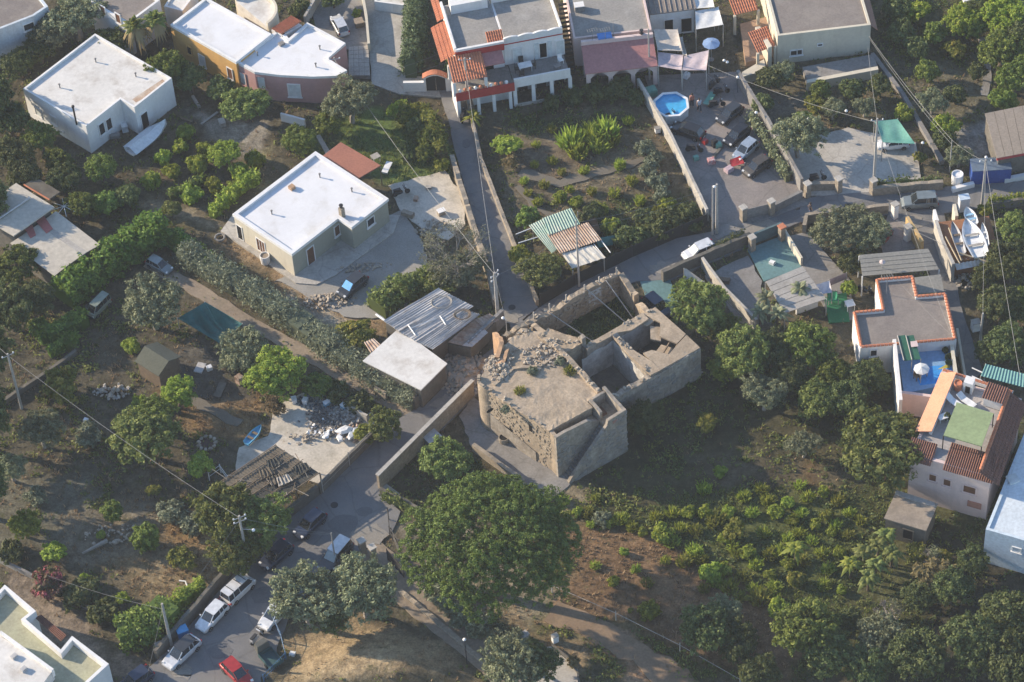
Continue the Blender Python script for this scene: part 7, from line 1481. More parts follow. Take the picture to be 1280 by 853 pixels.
box_thing('plant_trough', 'dark trough beside the parked silver hatchback court', 'trough', P(449, 32), (.8, .8, .6), .2, M_DWALL, M_DIRT)

# ------------------------------------------------------------------ people (small, far away)
def person(label, x, y, head, shirt, legs, z=.05, stride=.18, hair=(.03, .02, .015)):
    p = P(x, y); t = thing('person', label, 'person', (p.x, p.y, z), head)
    J = {'pel': (0, 0, .95), 'chest': (.02, 0, 1.28), 'neck': (.03, 0, 1.47), 'head': (.05, 0, 1.62), 'top': (.05, 0, 1.74), 'ls': (0, .19, 1.40), 'le': (-.06, .25, 1.12), 'lh': (.06, .25, .88), 'rs': (0, -.19, 1.40), 're': (.08, -.25, 1.13), 'rh': (.16, -.24, .90), 'lk': (stride*.8, .1, .52), 'la': (stride*.7, .1, .08), 'lf': (stride*.7+.2, .11, .04), 'lhip': (0, .1, .90), 'rhip': (0, -.1, .90), 'rk': (-stride*.2, -.1, .5), 'ra': (-stride, -.1, .1), 'rf': (-stride+.2, -.11, .04)}
    Rr = {'pel': .15, 'chest': .16, 'neck': .06, 'head': .10, 'top': .07, 'ls': .065, 'le': .048, 'lh': .04, 'rs': .065, 're': .048, 'rh': .04, 'lk': .062, 'la': .045, 'lf': .045, 'lhip': .09, 'rhip': .09, 'rk': .062, 'ra': .045, 'rf': .045}
    E = [('pel', 'chest'), ('chest', 'neck'), ('neck', 'head'), ('head', 'top'), ('chest', 'ls'), ('ls', 'le'), ('le', 'lh'), ('chest', 'rs'), ('rs', 're'), ('re', 'rh'), ('pel', 'lhip'), ('lhip', 'lk'), ('lk', 'la'), ('la', 'lf'), ('pel', 'rhip'), ('rhip', 'rk'), ('rk', 'ra'), ('ra', 'rf')]
    ks = list(J); me = bpy.data.meshes.new('body'); me.from_pydata([J[k] for k in ks], [(ks.index(a), ks.index(b_)) for a, b_ in E], [])
    o = bpy.data.objects.new('body', me); COL.objects.link(o); o.parent = t
    sk = o.modifiers.new('skin', 'SKIN'); sk.use_smooth_shade = True
    for i, k in enumerate(ks): sv = me.skin_vertices[0].data[i]; sv.radius = (Rr[k], Rr[k]); sv.use_root = (k == 'pel')
    sb = o.modifiers.new('sub', 'SUBSURF'); sb.levels = 1; sb.render_levels = 1
    mt = surf('skin_tone', (.42, .26, .18), (.38, .23, .16), 2, .7, .02, 6); me.materials.append(mt)
    ob('shirt', MB().lathe([(.17, .0), (.185, .12), (.2, .38), (.22, .46), (.08, .54)], (.01, 0, .93), 10, .72, 1.12), shirt, t, local=True, smooth=True)
    for s, kx, ax in ((1, J['lk'], J['la']), (-1, J['rk'], J['ra'])): ob('trouser_leg', MB().tube([(0, s*.1, .96), kx, (ax[0], ax[1], .16)], [.115, .085, .07], 8), legs, t, local=True, smooth=True)
    ob('hair', MB().lathe([(.112, 0), (.118, .06), (.09, .13), (.03, .155)], (.035, 0, 1.63), 10), plain('hair_dark', hair, .7), t, local=True, smooth=True)
C_W = plain('cloth_pale', (.55, .57, .62), .9); C_D = plain('cloth_dark', (.04, .04, .05), .9); C_R = plain('cloth_brick', (.32, .12, .10), .9); C_B = plain('cloth_denim', (.08, .10, .16), .9)
person('person in a pale shirt walking beside the pool', 874, 140, -1.2, C_W, C_D); person('person in dark clothes standing close to the pool rim', 865, 134, -1.4, C_R, C_D, stride=.08)
person('person in dark clothes walking along the road bend', 1012, 271, .3, C_D, C_B)

# ragged sticks and cloths on the reed pergola, junk lying about the plots
t = bpy.data.objects['reed_pergola']
for k in range(26):
    u, v = rnd.random(), rnd.random(); a = P(276, 603, 2.62).lerp(P(345, 557, 2.62), u).lerp(P(340, 632, 2.62).lerp(P(400, 592, 2.62), u), v); g = rnd.uniform(.4, 1.7); an = rnd.random()*6.28
    ob('loose_stick', MB().tube([a, a+Vector((math.cos(an)*g, math.sin(an)*g, rnd.uniform(-.05, .3)))], .03, 4), M_WOOD if k % 3 else M_GBARK, t)
for k in range(5):
    u, v = rnd.uniform(.1, .8), rnd.uniform(.1, .8); a = P(276, 603, 2.66).lerp(P(345, 557, 2.66), u).lerp(P(340, 632, 2.66).lerp(P(400, 592, 2.66), u), v); mb = MB().corrugated(a, a+Vector((1.2, .5, .1)), a+Vector((.8, 1.3, .05)), a+Vector((-.2, .9, .12)), 4, .05, .02, 4, 3, .12); ob('torn_mat', mb, (M_REED, _mats['dark_shade_net'], M_FIBRE)[k % 3], t)
J = [('plank', 'grey plank lying in the yard beside the ochre house', 262, 148, (2.2, .2, .08), M_FIBRE), ('plank', 'weathered plank beside the covered boat', 232, 150, (1.6, .25, .1), M_WOOD), ('plank', 'plank by the concrete pile near the yard', 245, 128, (1.8, .3, .2), M_CONC), ('crate', 'pale crate in the yard of the ochre house', 278, 155, (.9, .6, .4), M_CONC), ('sheet', 'metal sheet dropped in the dark orchard', 250, 460, (1.2, .8, .06), M_METAL), ('box', 'white box near the dark gabled shed', 262, 462, (.5, .4, .4), M_WPLAST), ('drum', 'rusty drum below the lime tree', 300, 478, (.6, .6, .8), M_RUST), ('board', 'grey board leaning flat in the orchard clearing', 275, 488, (1.8, .7, .08), M_DWALL), ('bucket', 'white bucket under the long orchard cable', 108, 528, (.4, .4, .4), M_WPLAST), ('tub', 'dark tub beside the light tree', 222, 516, (.5, .5, .6), M_IRON), ('crate', 'grey crate on the sandy yard', 520, 250, (.6, .4, .3), M_RUST), ('block', 'pale block on the sandy yard near the wall', 536, 236, (.5, .5, .3), M_CONC), ('table_board', 'white table top on the box house patio', 156, 162, (.9, .6, .7), M_WPLAST), ('bench', 'low grey bench on the box house patio', 144, 172, (1.0, .4, .4), M_CONC2), ('trough', 'stone trough beside the bungalow drive', 510, 270, (1.2, .5, .5), M_STONEW), ('box', 'white chest on the court behind the teal wall', 965, 330, (.5, .4, .3), M_WPLAST), ('stack', 'stack of planks along the slanting wall', 900, 352, (1.8, .5, .4), M_WOOD), ('tub', 'blue tub at the patchwork shed', 690, 336, (.5, .5, .6), PBG), ('pallet', 'grey pallet under the pine side fence', 520, 705, (1.0, .8, .15), M_WOOD), ('box', 'white box by the mound track', 366, 820, (.5, .4, .4), M_WPLAST)]
for nm, lb, x, y, sz, mt in J:
    o = thing('junk_'+nm if nm in ('box', 'block', 'sheet') else 'old_'+nm, lb, nm.replace('_', ' '), P(x, y), rnd.random()*3); sx, sy, sz_ = sz
    ob('body', MB().prism([(-sx/2, -sy/2), (sx/2, -sy*.46), (sx*.48, sy/2), (-sx/2, sy*.47)], -.03, [sz_, sz_*.92, sz_, sz_*1.05]), mt, o, local=True); ob('edge', MB().prism([(-sx*.5, -sy*.5), (-sx*.42, -sy*.5), (-sx*.42, sy*.44), (-sx*.5, sy*.46)], sz_*.5, sz_*1.05+.04), mt, o, local=True)
# ------------------------------------------------------------------ plants
L_CITRUS = leafmat('leaf_citrus', (0.067, 0.106, 0.023), (0.139, 0.199, 0.037), (0.262, 0.325, 0.065), .3)
L_BROAD = leafmat('leaf_broad', (0.075, 0.110, 0.032), (0.152, 0.196, 0.048), (0.292, 0.328, 0.093), .35)
L_LIME = leafmat('leaf_lime', (0.121, 0.179, 0.026), (0.250, 0.323, 0.048), (0.450, 0.489, 0.092), .45)
L_OLIVE = leafmat('leaf_olive', (0.099, 0.118, 0.063), (0.185, 0.208, 0.112), (0.312, 0.332, 0.194), .25)
L_PINE = leafmat('needle_pine', (.045, .072, .014), (.105, .145, .027), (.20, .245, .055), .25)
L_DARK = leafmat('leaf_dark', (0.047, 0.071, 0.025), (0.092, 0.124, 0.039), (0.180, 0.206, 0.070), .3)
L_YELL = leafmat('leaf_yellowing', (0.104, 0.130, 0.026), (0.221, 0.234, 0.046), (0.390, 0.338, 0.078), .45)
L_RUSSET = leafmat('leaf_russet', (0.1, 0.085, 0.04), (0.2, 0.16, 0.07), (0.33, 0.25, 0.12), .4)
L_PINK = leafmat('flower_pink', (0.06, 0.085, 0.028), (0.12, 0.075, 0.05), (0.42, 0.1, 0.16), .35)
L_GREYH = leafmat('leaf_greygreen', (.10, .12, .075), (.19, .215, .135), (.33, .36, .24), .25)
L_HEDGE = leafmat('leaf_bright_hedge', (.07, .13, .022), (.15, .25, .04), (.27, .38, .075), .4)
for m_ in (L_HEDGE, L_GREYH, L_YELL):                 # these keep one even colour from plant to plant
    for n_ in m_.node_tree.nodes:
        if n_.bl_idname == 'ShaderNodeMapRange': n_.inputs['To Min'].default_value = 1.0 if n_.inputs['To Max'].default_value > .8 else .5; n_.inputs['To Max'].default_value = n_.inputs['To Min'].default_value
L_CYP = leafmat('needle_cypress', (0.045, 0.078, 0.040), (0.096, 0.141, 0.061), (0.197, 0.238, 0.112), .2)
L_GRASS = leafmat('grass_green', (0.106, 0.135, 0.035), (0.183, 0.221, 0.057), (0.289, 0.308, 0.097), .4)
L_STRAW = leafmat('grass_dry', (0.220, 0.154, 0.077), (0.330, 0.248, 0.132), (0.462, 0.374, 0.220), .35)
def leaf_quads(r, C, N, size, asp=.55, droop=0.0):
    """one quad leaf (or leaf spray) per centre C, facing roughly N"""
    k = len(C); rn = r.normal(size=(k, 3)); n = N*.75+rn*.65; n /= np.linalg.norm(n, axis=1, keepdims=True)+1e-9
    t = np.cross(n, r.normal(size=(k, 3))); t /= np.linalg.norm(t, axis=1, keepdims=True)+1e-9; b_ = np.cross(n, t)
    s = (size*r.uniform(.6, 1.35, k))[:, None]; t = t*s; b_ = b_*s*asp
    t[:, 2] -= droop*s[:, 0]
    return np.stack([C-t, C-b_*.9, C+t, C+b_], 1)
def crown_mesh(name, seed, mat, lobes, n_clump, per, leaf, clump_r, asp=.55, shell=.62, droop=0.0, bottom=-.35, tsd=.2):
    """leaf sprays in clumps spread through several ellipsoidal lobes (x, y, z, rx, ry, rz)"""
    r = np.random.RandomState(seed); vol = np.array([(l[3]*l[4]*l[5])**.67 for l in lobes]); vol /= vol.sum()
    li = r.choice(len(lobes), n_clump, p=vol); Lb = np.array(lobes)[li]
    d = r.normal(size=(n_clump, 3)); d /= np.linalg.norm(d, axis=1, keepdims=True); low = d[:, 2] < bottom; d[low, 2] *= -.6
    q = shell+(1.02-shell)*r.rand(n_clump, 1)**.6
    cc = Lb[:, :3]+d*Lb[:, 3:]*q
    tintc = np.clip(r.normal(.48, tsd, n_clump), 0, 1)
    rep = np.repeat(np.arange(n_clump), per); off = r.normal(size=(len(rep), 3)); off /= np.linalg.norm(off, axis=1, keepdims=True); off *= (r.rand(len(rep), 1)**.45)
    cr = clump_r*r.uniform(.65, 1.3, n_clump)[rep][:, None]; off = off*cr*np.array([1, 1, .8])
    C = cc[rep]+off; N = off/(np.linalg.norm(off, axis=1, keepdims=True)+1e-9)*.9+d[rep]*.6+np.array([0, 0, .35])
    V = leaf_quads(r, C, N, leaf, asp, droop)
    tint = np.clip(tintc[rep]+r.normal(0, .12, len(rep)), 0, 1)
    return leaf_mesh(name, V.reshape(-1, 3), 4, np.repeat(tint, 4), mat)
def trunk_mb(seed, h, rad, limbs, reach, fork=.45):
    rr = random.Random(seed); m = MB(); top = h*fork; m.tube([(0, 0, -.3), (rr.uniform(-.1, .1), rr.uniform(-.1, .1), top*.5), (rr.uniform(-.15, .15), rr.uniform(-.15, .15), top)], [rad*1.25, rad, rad*.8], 7)
    for k in range(limbs):
        a = k*6.283/limbs+rr.random()*.7; q = reach*rr.uniform(.6, 1.0)
        m.tube([(0, 0, top*.9), (q*.45*math.cos(a), q*.45*math.sin(a), top+(h-top)*.45), (q*math.cos(a), q*math.sin(a), top+(h-top)*rr.uniform(.6, .95))], [rad*.6, rad*.4, rad*.12], 5)
    return m
def mesh_of(name, mb, mat):
    me = bpy.data.meshes.new(name); me.from_pydata(mb.v, [], mb.f); me.materials.append(mat); return me
# unit trees: crown radius 1 in plan, total height ~ ht
def lobes_round(seed, n=7, flat=.85, zc=1.05, spread=.5):
    rr = random.Random(seed); out = [(0, 0, zc, .72, .72, .68*flat)]
    for k in range(n):
        a = k*6.283/n+rr.random()*.6; q = spread*rr.uniform(.75, 1.15); s = rr.uniform(.34, .52); out.append((q*math.cos(a), q*math.sin(a), zc+rr.uniform(-.28, .3)*flat, s, s, s*flat*.95))
    return out
PROTO = {}
def proto(kind, variants, mat, bark, n_clump, per, leaf, cr, zc=1.05, flat=.85, spread=.5, trunk=.09, limbs=5, asp=.55, shell=.6, droop=0.0, nl=7, bottom=-.35):
    PROTO[kind] = []; n_clump = int(n_clump*1.4); leaf *= 1.1; per = int(per*1.4)
    for v in range(variants):
        sd_ = sum(map(ord, kind))*7+v*13
        c = crown_mesh(kind+'_crown', sd_, mat, lobes_round(sd_, nl, flat, zc, spread), n_clump, per, leaf, cr, asp, shell, droop, bottom)
        tr = mesh_of(kind+'_trunk', trunk_mb(sd_, zc*1.05, trunk, limbs, .55), bark); PROTO[kind].append((tr, c))
proto('citrus', 3, L_CITRUS, M_BARK, 150, 20, .085, .17, zc=.95, flat=.88)
proto('broad', 4, L_BROAD, M_BARK, 140, 22, .085, .19, zc=1.1)
proto('lime', 3, L_LIME, M_BARK, 90, 20, .10, .20, zc=.8, spread=.55, shell=.4)
proto('olive', 4, L_OLIVE, M_GBARK, 170, 22, .06, .16, zc=1.1, spread=.58, asp=.4, shell=.5)
proto('dark', 4, L_DARK, M_BARK, 140, 20, .09, .19, zc=1.05)
proto('yellow', 2, L_YELL, M_BARK, 70, 20, .10, .2, zc=.8, spread=.55, shell=.4)
proto('russet', 2, L_RUSSET, M_BARK, 80, 18, .09, .2, zc=.8, spread=.5, shell=.3)
proto('flower', 2, L_PINK, M_BARK, 80, 18, .09, .2, zc=.7, spread=.55, shell=.4)
proto('walnut', 2, L_BROAD, M_BARK, 230, 26, .07, .15, zc=1.15, spread=.55, nl=9)
# low bush: foliage down to the ground
proto('bush', 4, L_LIME, M_BARK, 60, 22, .13, .26, zc=.42, flat=.75, spread=.5, trunk=.05, shell=.2, bottom=-.9)
proto('darkbush', 3, L_DARK, M_BARK, 80, 22, .11, .22, zc=.5, flat=.8, spread=.5, trunk=.05, shell=.3, bottom=-.9)
proto('greybush', 3, L_GREYH, M_BARK, 80, 22, .09, .2, zc=.5, flat=.8, spread=.5, trunk=.05, shell=.3, bottom=-.9, asp=.4)
proto('ball', 1, L_CITRUS, M_BARK, 150, 24, .07, .13, zc=.8, flat=1.0, spread=.12, trunk=.06, shell=.75, bottom=-.9, nl=3)
def tuft_mesh(seed, mat, n=150):
    r = np.random.RandomState(seed); V = []; ti = []
    for k in range(n):
        a = r.rand()*6.283; q = r.rand()**.5*.75; b0 = np.array([q*math.cos(a), q*math.sin(a), 0.]); d = np.array([math.cos(a)*.55*q+r.normal()*.22, math.sin(a)*.55*q+r.normal()*.22, 1.]); d /= np.linalg.norm(d); L = r.uniform(.45, 1.05)*(1.15-.5*q); w = r.uniform(.045, .10); an = r.rand()*6.283; s_ = np.array([math.cos(an), math.sin(an), 0])*w
        m_ = b0+d*L*.55; t_ = b0+d*L*.9+np.array([d[0], d[1], -.15])*L*.35; c = float(np.clip(r.normal(.5, .2), 0, 1))
        V += [b0-s_*.5, b0+s_*.5, m_+s_, m_-s_, m_-s_, m_+s_, t_+s_*.25, t_-s_*.25]; ti += [c*.8]*4+[c]*4
    return leaf_mesh('tuft_crown', np.array(V), 4, np.array(ti), mat)
PROTO['tuft'] = [(mesh_of('tuft_stem', MB().tube([(0, 0, -.2), (0, 0, .3)], [.05, .03], 5), M_BARK), tuft_mesh(200+k, L_LIME if k != 2 else L_YELL)) for k in range(4)]
_pa = {'citrus': (L_CITRUS, M_BARK, .95, .5, .6), 'broad': (L_BROAD, M_BARK, 1.1, .52, .6), 'olive': (L_OLIVE, M_GBARK, 1.1, .58, .5), 'dark': (L_DARK, M_BARK, 1.05, .5, .6), 'lime': (L_LIME, M_BARK, .9, .55, .5), 'walnut': (L_BROAD, M_BARK, 1.15, .55, .6)}
for kk, (lm, bk, zc_, sp_, sh_) in _pa.items(): proto(kk+'_big', 3, lm, bk, 300, 20, .046 if kk != 'olive' else .04, .115, zc=zc_, spread=sp_, shell=sh_, nl=11, asp=.5)
_cnt = {}
def tree(kind, label, x, y, rpx, zr=None, h=None, cat='tree', name=None, group=None, zb=0.0):
    """crown centre seen at pixel x, y; rpx = crown radius in pixels"""
    pk = kind+'_big' if rpx >= 20 and kind+'_big' in PROTO else kind; k = _cnt.get(pk, 0); _cnt[pk] = k+1; tr, cm = PROTO[pk][k % len(PROTO[pk])]
    s = rpx/scale_at(x, y)*1.12; zc = {'tuft': .45, 'bush': .42, 'darkbush': .5, 'greybush': .5}.get(kind, 1.0)*s*(zr or 1.0)
    p = P(x, y, zc+zb); nm = name or {'tuft': 'tufted_plant', 'bush': 'green_bush', 'darkbush': 'dark_bush', 'greybush': 'grey_bush', 'ball': 'clipped_shrub', 'lime': 'lime_green_tree', 'citrus': 'citrus_tree', 'olive': 'olive_tree', 'flower': 'flowering_shrub', 'walnut': 'walnut_tree', 'yellow': 'yellowing_tree', 'russet': 'russet_shrub', 'dark': 'dark_tree'}.get(kind, 'leafy_tree')
    t = thing(nm, label, cat, (p.x, p.y, zb), rnd.random()*6.28, group)
    sq = rnd.uniform(.9, 1.1)
    for n, me in (('trunk', tr), ('crown', cm)):
        o = bpy.data.objects.new(n, me); COL.objects.link(o); o.parent = t; o.scale = (s*sq, s/sq, s*(zr or 1.0)*rnd.uniform(.95, 1.08))
    return t
T = tree
ORD = ['closest', 'second closest', 'third closest', 'fourth closest', 'fifth closest', 'sixth closest', 'seventh closest', 'eighth closest', 'ninth closest', 'tenth closest', 'eleventh closest', 'twelfth closest', 'thirteenth closest', 'fourteenth closest', 'fifteenth closest', 'sixteenth closest', 'seventeenth closest', 'eighteenth closest', 'nineteenth closest', 'twentieth closest', 'twenty-first closest', 'twenty-second closest', 'twenty-third closest', 'twenty-fourth closest']
def ranked(kind, phrase, items, marks, zr, cat, group):
    """each of many look-alike plants is told apart by its rank of nearness to a landmark"""
    by = {}
    for it in items:
        d = sorted((math.hypot(it[0]-m[0], (it[1]-m[1])*1.35), k) for k, m in enumerate(marks)); by.setdefault(d[0][1], []).append((d[0][0], it))
    for k, L in by.items():
        for j, (_, it) in enumerate(sorted(L)): T(kind if kind != 'mix' else ('tuft', 'tuft', 'bush')[(j+k) % 3], '%s, %s to %s' % (phrase, (ORD+['twenty-fifth closest', 'twenty-sixth closest'])[min(j, 25)], marks[k][2]), it[0], it[1], it[2], zr, cat=cat, group=group)
# upper left
T('olive', 'broad olive tree behind the white box house', 92, 24, 34, .9); T('olive', 'olive tree filling the gap beside the bluish house', 62, 45, 24); T('dark', 'dark shrub below the bluish white house', 22, 80, 22); T('dark', 'dark shrub against the long side of the white box house', 48, 62, 20)
T('dark', 'dark tree behind the white box house corner', 135, 55, 24); T('citrus', 'tree hugging the right corner of the white box house', 211, 84, 24, 1.2); T('dark', 'lower dark tree at the right corner of the white box house', 236, 98, 21)
T('dark', 'dark thicket tree at the left edge below the white box house', 12, 150, 26); T('citrus', 'citrus tree below the long white wall', 50, 172, 22); T('dark', 'dark tree at the left edge under the long wall', 18, 196, 26); T('citrus', 'citrus tree below the white house corner', 72, 200, 20)
T('citrus', 'rounded citrus tree below the covered boat', 126, 209, 21); T('broad', 'broad-leaved clump beside the pink house yard', 305, 132, 30, .8); T('dark', 'dark shrub under the ochre wall', 275, 112, 16); T('citrus', 'round dark tree beside the white wall panel', 374, 175, 23)
ranked('bush', 'bright green orchard bush', ((226, 184, 11), (214, 214, 12), (248, 205, 14), (299, 214, 13), (238, 243, 15), (268, 232, 11), (204, 197, 11), (188, 226, 12), (318, 200, 12), (232, 165, 12), (255, 186, 10), (292, 236, 11)), [(281, 190, 'the rounded lime tree'), (186, 176, 'the covered boat'), (299, 283, 'the bungalow corner')], 1.2, 'bush', 'bushes of the orchard above the bungalow')
T('lime', 'rounded lime green tree at the head of the orchard rows', 281, 190, 20)
T('olive', 'large grey olive tree in front of the pink house', 437, 128, 31); T('citrus', 'citrus tree at the garden edge left of the large olive', 412, 150, 20); T('darkbush', 'dark ferny bush at the lawn corner', 508, 192, 11, cat='bush')
for x, y, s, k, lb in ((497, 134, 12, 'lime', 'tall lime shrub at the lawn hedge end'), (512, 140, 13, 'lime', 'lime shrub in the lawn hedge'), (527, 138, 13, 'yellow', 'yellow green cane clump beside the narrow road'), (540, 150, 14, 'russet', 'orange brown cane clump beside the narrow road'), (546, 170, 12, 'yellow', 'yellowish cane clump lower along the narrow road'), (549, 188, 11, 'russet', 'russet shrub at the lawn corner by the road'), (522, 158, 13, 'dark', 'dark shrub between lawn and canes'), (532, 188, 13, 'citrus', 'green shrub at the right of the lawn'), (535, 172, 14, 'citrus', 'green shrub behind the russet canes'), (552, 205, 9, 'lime', 'small lime shrub at the drystone wall end')): T(k, lb, x, y, s, 1.3, cat='shrub')
T('darkbush', 'dark palm-like bush beside the silver car court', 375, 12, 13, 1.2, cat='bush'); T('dark', 'shrub row at the upper edge beside the court', 415, -2, 14, cat='shrub'); T('bush', 'potted bright shrub by the silver car', 446, 16, 6, 1.3, cat='shrub')
# field behind the red house and patchwork shed
T('lime', 'yellow green shrub in the bare field by the road', 634, 178, 17, .9, cat='shrub'); T('russet', 'small reddish shrub in the bare field', 638, 200, 10, cat='shrub')
ranked('tuft', 'tall pale-leaved field sapling', ((712, 172, 17), (722, 186, 14), (738, 165, 16), (757, 160, 17), (748, 180, 13), (764, 172, 12)), [(634, 178, 'the field shrub by the road'), (812, 190, 'the pool yard wall')], 1.5, 'sapling', 'saplings in the field')
ranked('greybush', 'thin grey shrub by the yard wall', ((806, 186, 13), (818, 196, 12), (810, 212, 13), (822, 228, 14), (828, 244, 12)), [(839, 130, 'the pool'), (891, 294, 'the twin poles')], 1.3, 'shrub', 'shrubs along the pool yard wall')
ranked('darkbush', 'dark shrub below the arcade', ((716, 120, 14), (745, 115, 16), (772, 112, 18), (795, 122, 12), (690, 128, 12)), [(812, 100, 'the white downpipe'), (645, 110, 'the red balconies')], 1.0, 'bush', 'shrubs below the arcade')
T('broad', 'leafy shrub between the patchwork shed and the junction', 676, 338, 28, .9); T('citrus', 'shrub at the roadside left of the green sheets', 660, 270, 15); T('lime', 'shrub behind the green sheets', 650, 318, 14)
ranked('darkbush', 'dark tangled shrub behind the netting', [(740, 268, 15), (776, 296, 14), (790, 300, 18), (806, 272, 15), (820, 288, 18), (840, 276, 18), (858, 268, 16), (868, 280, 12)], [(712, 315, 'the patchwork shed'), (891, 294, 'the twin poles')], 1.1, 'shrub', 'shrubs behind the netting fence')
ranked('bush', 'light green shrub behind the netting', [(762, 284, 14), (752, 262, 10), (834, 258, 12), (720, 252, 9), (700, 246, 8)], [(712, 315, 'the patchwork shed'), (891, 294, 'the twin poles')], 1.1, 'shrub', 'light shrubs behind the netting fence')
ranked('tuft', 'straggly field plant', ((690, 200, 7), (702, 214, 6), (668, 205, 6), (680, 230, 7), (730, 212, 7), (775, 205, 8), (790, 225, 8), (768, 240, 8), (740, 238, 7), (712, 236, 6), (800, 250, 8), (660, 240, 6), (672, 252, 7), (655, 225, 6), (785, 150, 7), (690, 160, 7), (670, 180, 6), (822, 262, 7)), [(634, 178, 'the field shrub by the road'), (712, 290, 'the patchwork shed'), (735, 172, 'the pale saplings'), (820, 220, 'the pool yard wall')], 1.4, 'plant', 'straggly plants in the field')
# upper right gardens
for x, y, s, k, lb in ((978, 92, 15, 'olive', 'grey shrub below the cream house porch'), (1026, 112, 14, 'citrus', 'shrub in the garden below the cream house terrace'), (1018, 130, 13, 'yellow', 'yellow-tinged shrub in the cream house garden'), (1042, 136, 15, 'olive', 'grey green shrub in the middle of the cream house garden'), (1066, 112, 15, 'dark', 'dark shrub under the cream house terrace wall'), (1080, 134, 14, 'olive', 'grey shrub near the tall court pole'), (1100, 108, 14, 'dark', 'dark shrub along the north lane'), (1000, 172, 30, 'olive', 'spreading brownish olive tree at the pale court'), (1004, 150, 14, 'citrus', 'green top behind the brownish olive tree'), (955, 130, 14, 'dark', 'dark shrub behind the tall block wall'), (962, 100, 18, 'dark', 'dark hedge plant beside the cream house steps'), (1130, 142, 13, 'bush', 'green shrub behind the shade net'), (1165, 128, 17, 'olive', 'grey green shrub east of the north lane'), (1184, 154, 16, 'lime', 'light green shrub above the pale rubble patch'), (1195, 118, 14, 'dark', 'dark shrub in the middle of the east garden'), (1160, 88, 15, 'citrus', 'citrus shrub along the north lane'), (1168, 40, 17, 'citrus', 'citrus tree in the upper east garden'), (1145, 12, 17, 'lime', 'light tree at the upper edge east of the cream house'), (1126, 40, 16, 'dark', 'dark tree behind the cream house eave'), (1120, 10, 18, 'dark', 'dark tree at the upper edge behind the eave'), (1200, 24, 22, 'lime', 'lime tree in the upper east grove'), (1192, 58, 14, 'yellow', 'pale shrub beside the garden path'), (1220, 28, 18, 'citrus', 'citrus tree beside the garden path'), (1258, 18, 28, 'lime', 'tall light green tree near the upper right corner'), (1250, 62, 28, 'citrus', 'large citrus in the right grove'), (1278, 50, 24, 'dark', 'dark tree at the right edge of the grove'), (1270, 95, 26, 'citrus', 'large citrus tree above the ribbed shed'), (1253, 123, 17, 'citrus', 'rounded citrus close to the ribbed shed roof'), (1222, 90, 12, 'dark', 'dark shrub left of the garden path'), (1232, 5, 20, 'dark', 'dark tree in the upper right corner grove'), (1199, 196, 15, 'olive', 'grey shrub beside the white round tank'), (1150, 196, 9, 'yellow', 'yellowish creeper on the court lamp'), (1182, 175, 14, 'dark', 'dark shrub beside the kerb of the north lane'), (1145, 60, 15, 'dark', 'dark shrub in the lane bend')): T(k, lb, x, y, s, cat='tree' if s > 16 else 'shrub')
# left middle
T('olive', 'large spreading fig-like tree beside the dirt path', 190, 384, 36, .9); T('citrus', 'dark tree at the left edge below the twin-roof shed', 18, 330, 30); T('dark', 'dark tree at the left edge beside the orchard pole', 12, 388, 32); T('dark', 'dark tree between left edge and bright hedge', 45, 372, 26); T('dark', 'dark tree left of the small white van', 92, 350, 16, cat='shrub'); T('citrus', 'tree beside the spoked parasol frame', 98, 255, 20); T('dark', 'dark tree above the twin-roof shed', 30, 222, 24); T('dark', 'dark tree above the reed lean-to', 80, 226, 22); T('citrus', 'bushy tree in the upper left orchard', 132, 252, 18); T('dark', 'dark shrub over the orchard path', 160, 245, 16); T('broad', 'low shrub at the orchard path end', 215, 262, 12)
T('yellow', 'yellowing tree beside the long orchard wall', 77, 478, 24); T('olive', 'olive tree standing alone in the dark orchard', 52, 540, 26); T('olive', 'olive tree at the left edge of the dark orchard', 14, 586, 20); T('broad', 'big leafy tree in the middle of the left orchard', 183, 548, 42, .8); T('citrus', 'dark crown behind the big orchard tree', 190, 520, 28); T('lime', 'light tree behind the reddish bare patch', 223, 490, 22, 1.2); T('lime', 'small light tree in front of the fire pit', 250, 580, 17, 1.1); T('greybush', 'thin grey shrub left of the big orchard tree', 110, 545, 18, cat='shrub'); T('yellow', 'little yellow tree in the lower orchard', 192, 612, 9, 1.4); T('lime', 'small bright shrub beside the big orchard tree', 173, 500, 9, 1.2, cat='shrub'); T('citrus', 'small rounded citrus above the clipped shrub', 140, 637, 14)
T('lime', 'lime green tree above the concrete yard', 345, 465, 34); T('olive', 'grey shrub mass behind the lime green tree', 305, 440, 30, .8); T('greybush', 'grey shrub at the dirt path beside the tarpaulin', 290, 450, 18, cat='shrub'); T('citrus', 'shrub at the top of the concrete yard', 395, 480, 20, .8); T('darkbush', 'dark shrub between path and scrap', 420, 492, 16, cat='bush'); T('darkbush', 'green tangle beside the dirt path end', 450, 505, 16, cat='bush'); T('yellow', 'bright yellow green bush beside the rusty sheet', 442, 414, 25, .8, cat='bush')
T('bush', 'light shrub near the tarpaulin edge', 165, 432, 12, cat='shrub'); T('russet', 'dry brown shrub by the concrete yard', 345, 508, 14, .8, cat='shrub'); T('broad', 'big-leaved tree leaning over the parked dark cars', 288, 648, 38, 1.2); T('broad', 'second crown of big leaves beside the lamp pole', 328, 655, 34, 1.2); T('broad', 'lower crown of big leaves above the van', 290, 695, 30, 1.0)
